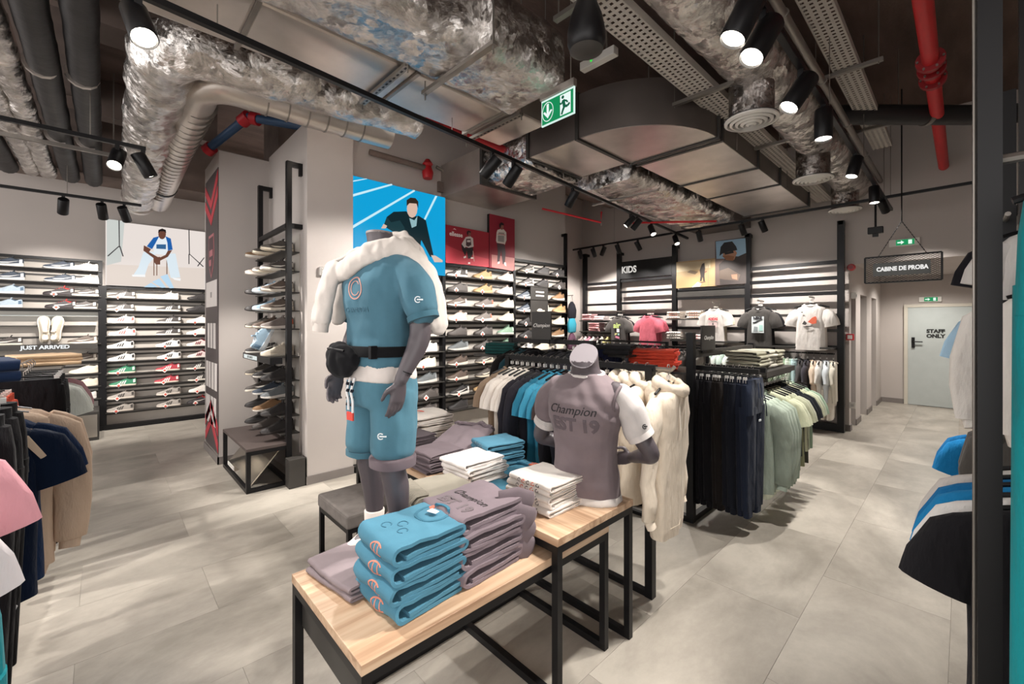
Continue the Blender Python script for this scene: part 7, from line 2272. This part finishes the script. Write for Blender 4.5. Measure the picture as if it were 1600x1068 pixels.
stack(2, 'folded_sweatshirt', lambda k: 'folded navy sweatshirt, %s of two on the near rack shelf' % ('lower', 'upper')[k], 'sweatshirt', (-0.46, 3.05, 1.462), R(10), (0.34, 0.36, 0.05), '#1d2c48', 'folded navy sweatshirts', 'cloth', layers=True, seed=450)

# ------------------------------------------------------------------ rack at the near right (along x)
rr = thing('wall_clothes_rack', 'black upright rack closest to the camera with shirts hanging behind it', 'clothes rack', (1.2, -0.05, 0))
MB().box(0.28, 0.36, -0.012, 0.027, 0, 3.2).build('post', 'black', rr)
MB().box(1.2, 1.25, -0.15, -0.09, 0, 3.0).build('post', 'black', rr)
MB().box(2.4, 2.45, -0.15, -0.09, 0, 3.0).build('post', 'black', rr)
for x0, x1, z in ((0.62, 1.6, 1.33), (1.75, 3.0, 1.93), (1.9, 3.2, 1.22)):
    MB().tube([(x0, -0.21, z), (x1, -0.21, z)], 0.014, 8).build('hanging_rail', 'zinc', rr)
MB().box(0.3, 3.1, -0.2, -0.14, 0.0, 0.08).build('base_beam', 'black', rr)
MB().box(0.9, 3.1, -0.17, -0.15, 2.3, 2.36).build('wall_beam', 'black', rr)
MB().tube([(0.33, 0.031, 0.3), (0.33, 0.031, 3.0)], 0.004, 8).build('chrome_edge', 'zinc', rr)
grp = 'shirts on the closest rack'
hl, hgR = 'hanger on the closest rack', 'hangers on the closest rack'
YR = -0.26
g = hang((1.86, YR, 1.345), R(-86), ('top', 0.5, 0.78, 'short', False, 500, 0.06, 1.05), '#1b1a1d', 'hanging_tshirt', 'black T-shirt at the front of the closest rack', 't-shirt', grp, hl, hgR)
for k, (x, c, wd) in enumerate(((1.98, '#dedbd8', 'white'), (2.1, '#1f7fb8', 'bright blue'), (2.2, '#1c6ea6', 'blue'), (2.32, '#cfc9c4', 'off-white'))):
    hang((x, YR, 1.345), R(-88), TEE[k % 5], c, 'hanging_tshirt', '%s T-shirt, %s behind the black one on the closest rack' % (wd, ORD[k]), 't-shirt', grp, hl, hgR)
for k, x in enumerate((1.92, 2.06)):
    hang((x, YR - 0.08, 0.9), R(-88), ('pants', 0.4, 0.8, 'long', False, 510 + k, 0.05, 1.0), '#1a191c', 'hanging_joggers', 'black joggers under the black T-shirt, %s pair' % ORD[k], 'trousers', grp, hl, hgR, clip=True)
MB().tube([(0.6, -0.2, 0.89), (1.3, -0.2, 0.89)], 0.012, 8).build('low_rail', 'zinc', rr)
for k, (x, c, wd) in enumerate(((3.25, '#a9cbe4', 'light blue'), (3.38, '#a3c6e0', 'light blue'), (3.5, '#24262c', 'black'))):
    hang((x, YR - 0.065, 1.945), R(-88), ('top', 0.52, 0.55, 'short', False, 520 + k, 0.06, 1.0), c, 'hanging_tshirt', '%s T-shirt on the upper rail of the closest rack, %s' % (wd, ORD[k]), 't-shirt', grp, hl, hgR)
g = hang((2.75, -0.325, 1.98), R(-88), ('top', 0.46, 0.62, 'long', False, 530, 0.09, 0.95), '#ddd8d2', 'hanging_sweatshirt', 'white sweatshirt with bulky sleeves beside the light blue shirts', 'sweatshirt', grp, hl, hgR)
MB().tube([(1.45, -0.15, 1.92), (1.8, -0.15, 1.92)], 0.012, 8).build('display_arm', 'zinc', rr)
hang((3.6, -0.35, 2.35), R(-88), ('top', 0.42, 0.4, 'short', False, 531, 0.06, 1.0), '#dcd8d4', 'hanging_tshirt', 'white T-shirt hung highest on the closest rack', 't-shirt', grp, hl, hgR)
hang((3.7, -0.33, 2.35), R(-88), ('top', 0.46, 0.52, 'short', False, 532, 0.06, 1.0), '#222126', 'hanging_tshirt', 'black T-shirt behind the highest white one', 't-shirt', grp, hl, hgR)
MB().tube([(2.2, -0.11, 2.29), (2.75, -0.11, 2.29)], 0.012, 8).build('display_arm', 'zinc', rr)
for k, (x, c, wd) in enumerate(((3.0, '#55524f', 'dark grey'), (3.15, '#4d4a49', 'dark grey'), (3.45, '#1e7fbd', 'bright blue'), (3.6, '#1f6fa8', 'blue'))):
    hang((x, YR - 0.06 if k < 2 else YR + 0.05, 1.37 if k < 2 else 1.235), R(-88), TEE[k % 5] if k > 1 else SWE[k], c, 'hanging_tshirt' if k > 1 else 'hanging_sweatshirt', '%s %s on the middle rail of the closest rack, %s' % (wd, 'T-shirt' if k > 1 else 'sweatshirt', ORD[k]), 't-shirt' if k > 1 else 'sweatshirt', grp, hl, hgR, sc=0.85)
for k, x in enumerate((3.1, 3.3, 3.5)):
    hang((x, YR - 0.02, 0.78), R(-88), SHO[k], '#1c1b1f', 'hanging_shorts', 'black shorts low on the closest rack, %s' % ORD[k], 'shorts', grp, hl, hgR, clip=True)
MB().tube([(1.8, -0.14, 0.77), (2.4, -0.14, 0.77)], 0.012, 8).build('low_rail', 'zinc', rr)
g = hang((1.34, -0.268, 2.12), R(-88), ('pants', 0.38, 1.4, 'wide', False, 540, 0.05, 1.0), '#16848a', 'hanging_trousers', 'turquoise garment half cut off beside the tall near post', 'trousers', grp, hl, hgR)
MB().tube([(0.0, -0.25, 2.105), (0.32, -0.25, 2.105)], 0.012, 8).tube([(0.32, -0.25, 2.105), (0.32, 0.0, 2.105)], 0.012, 8).build('display_arm', 'zinc', rr)

for o in HANG:
    if o['label'].endswith('waiting for a label'):
        kill(o)
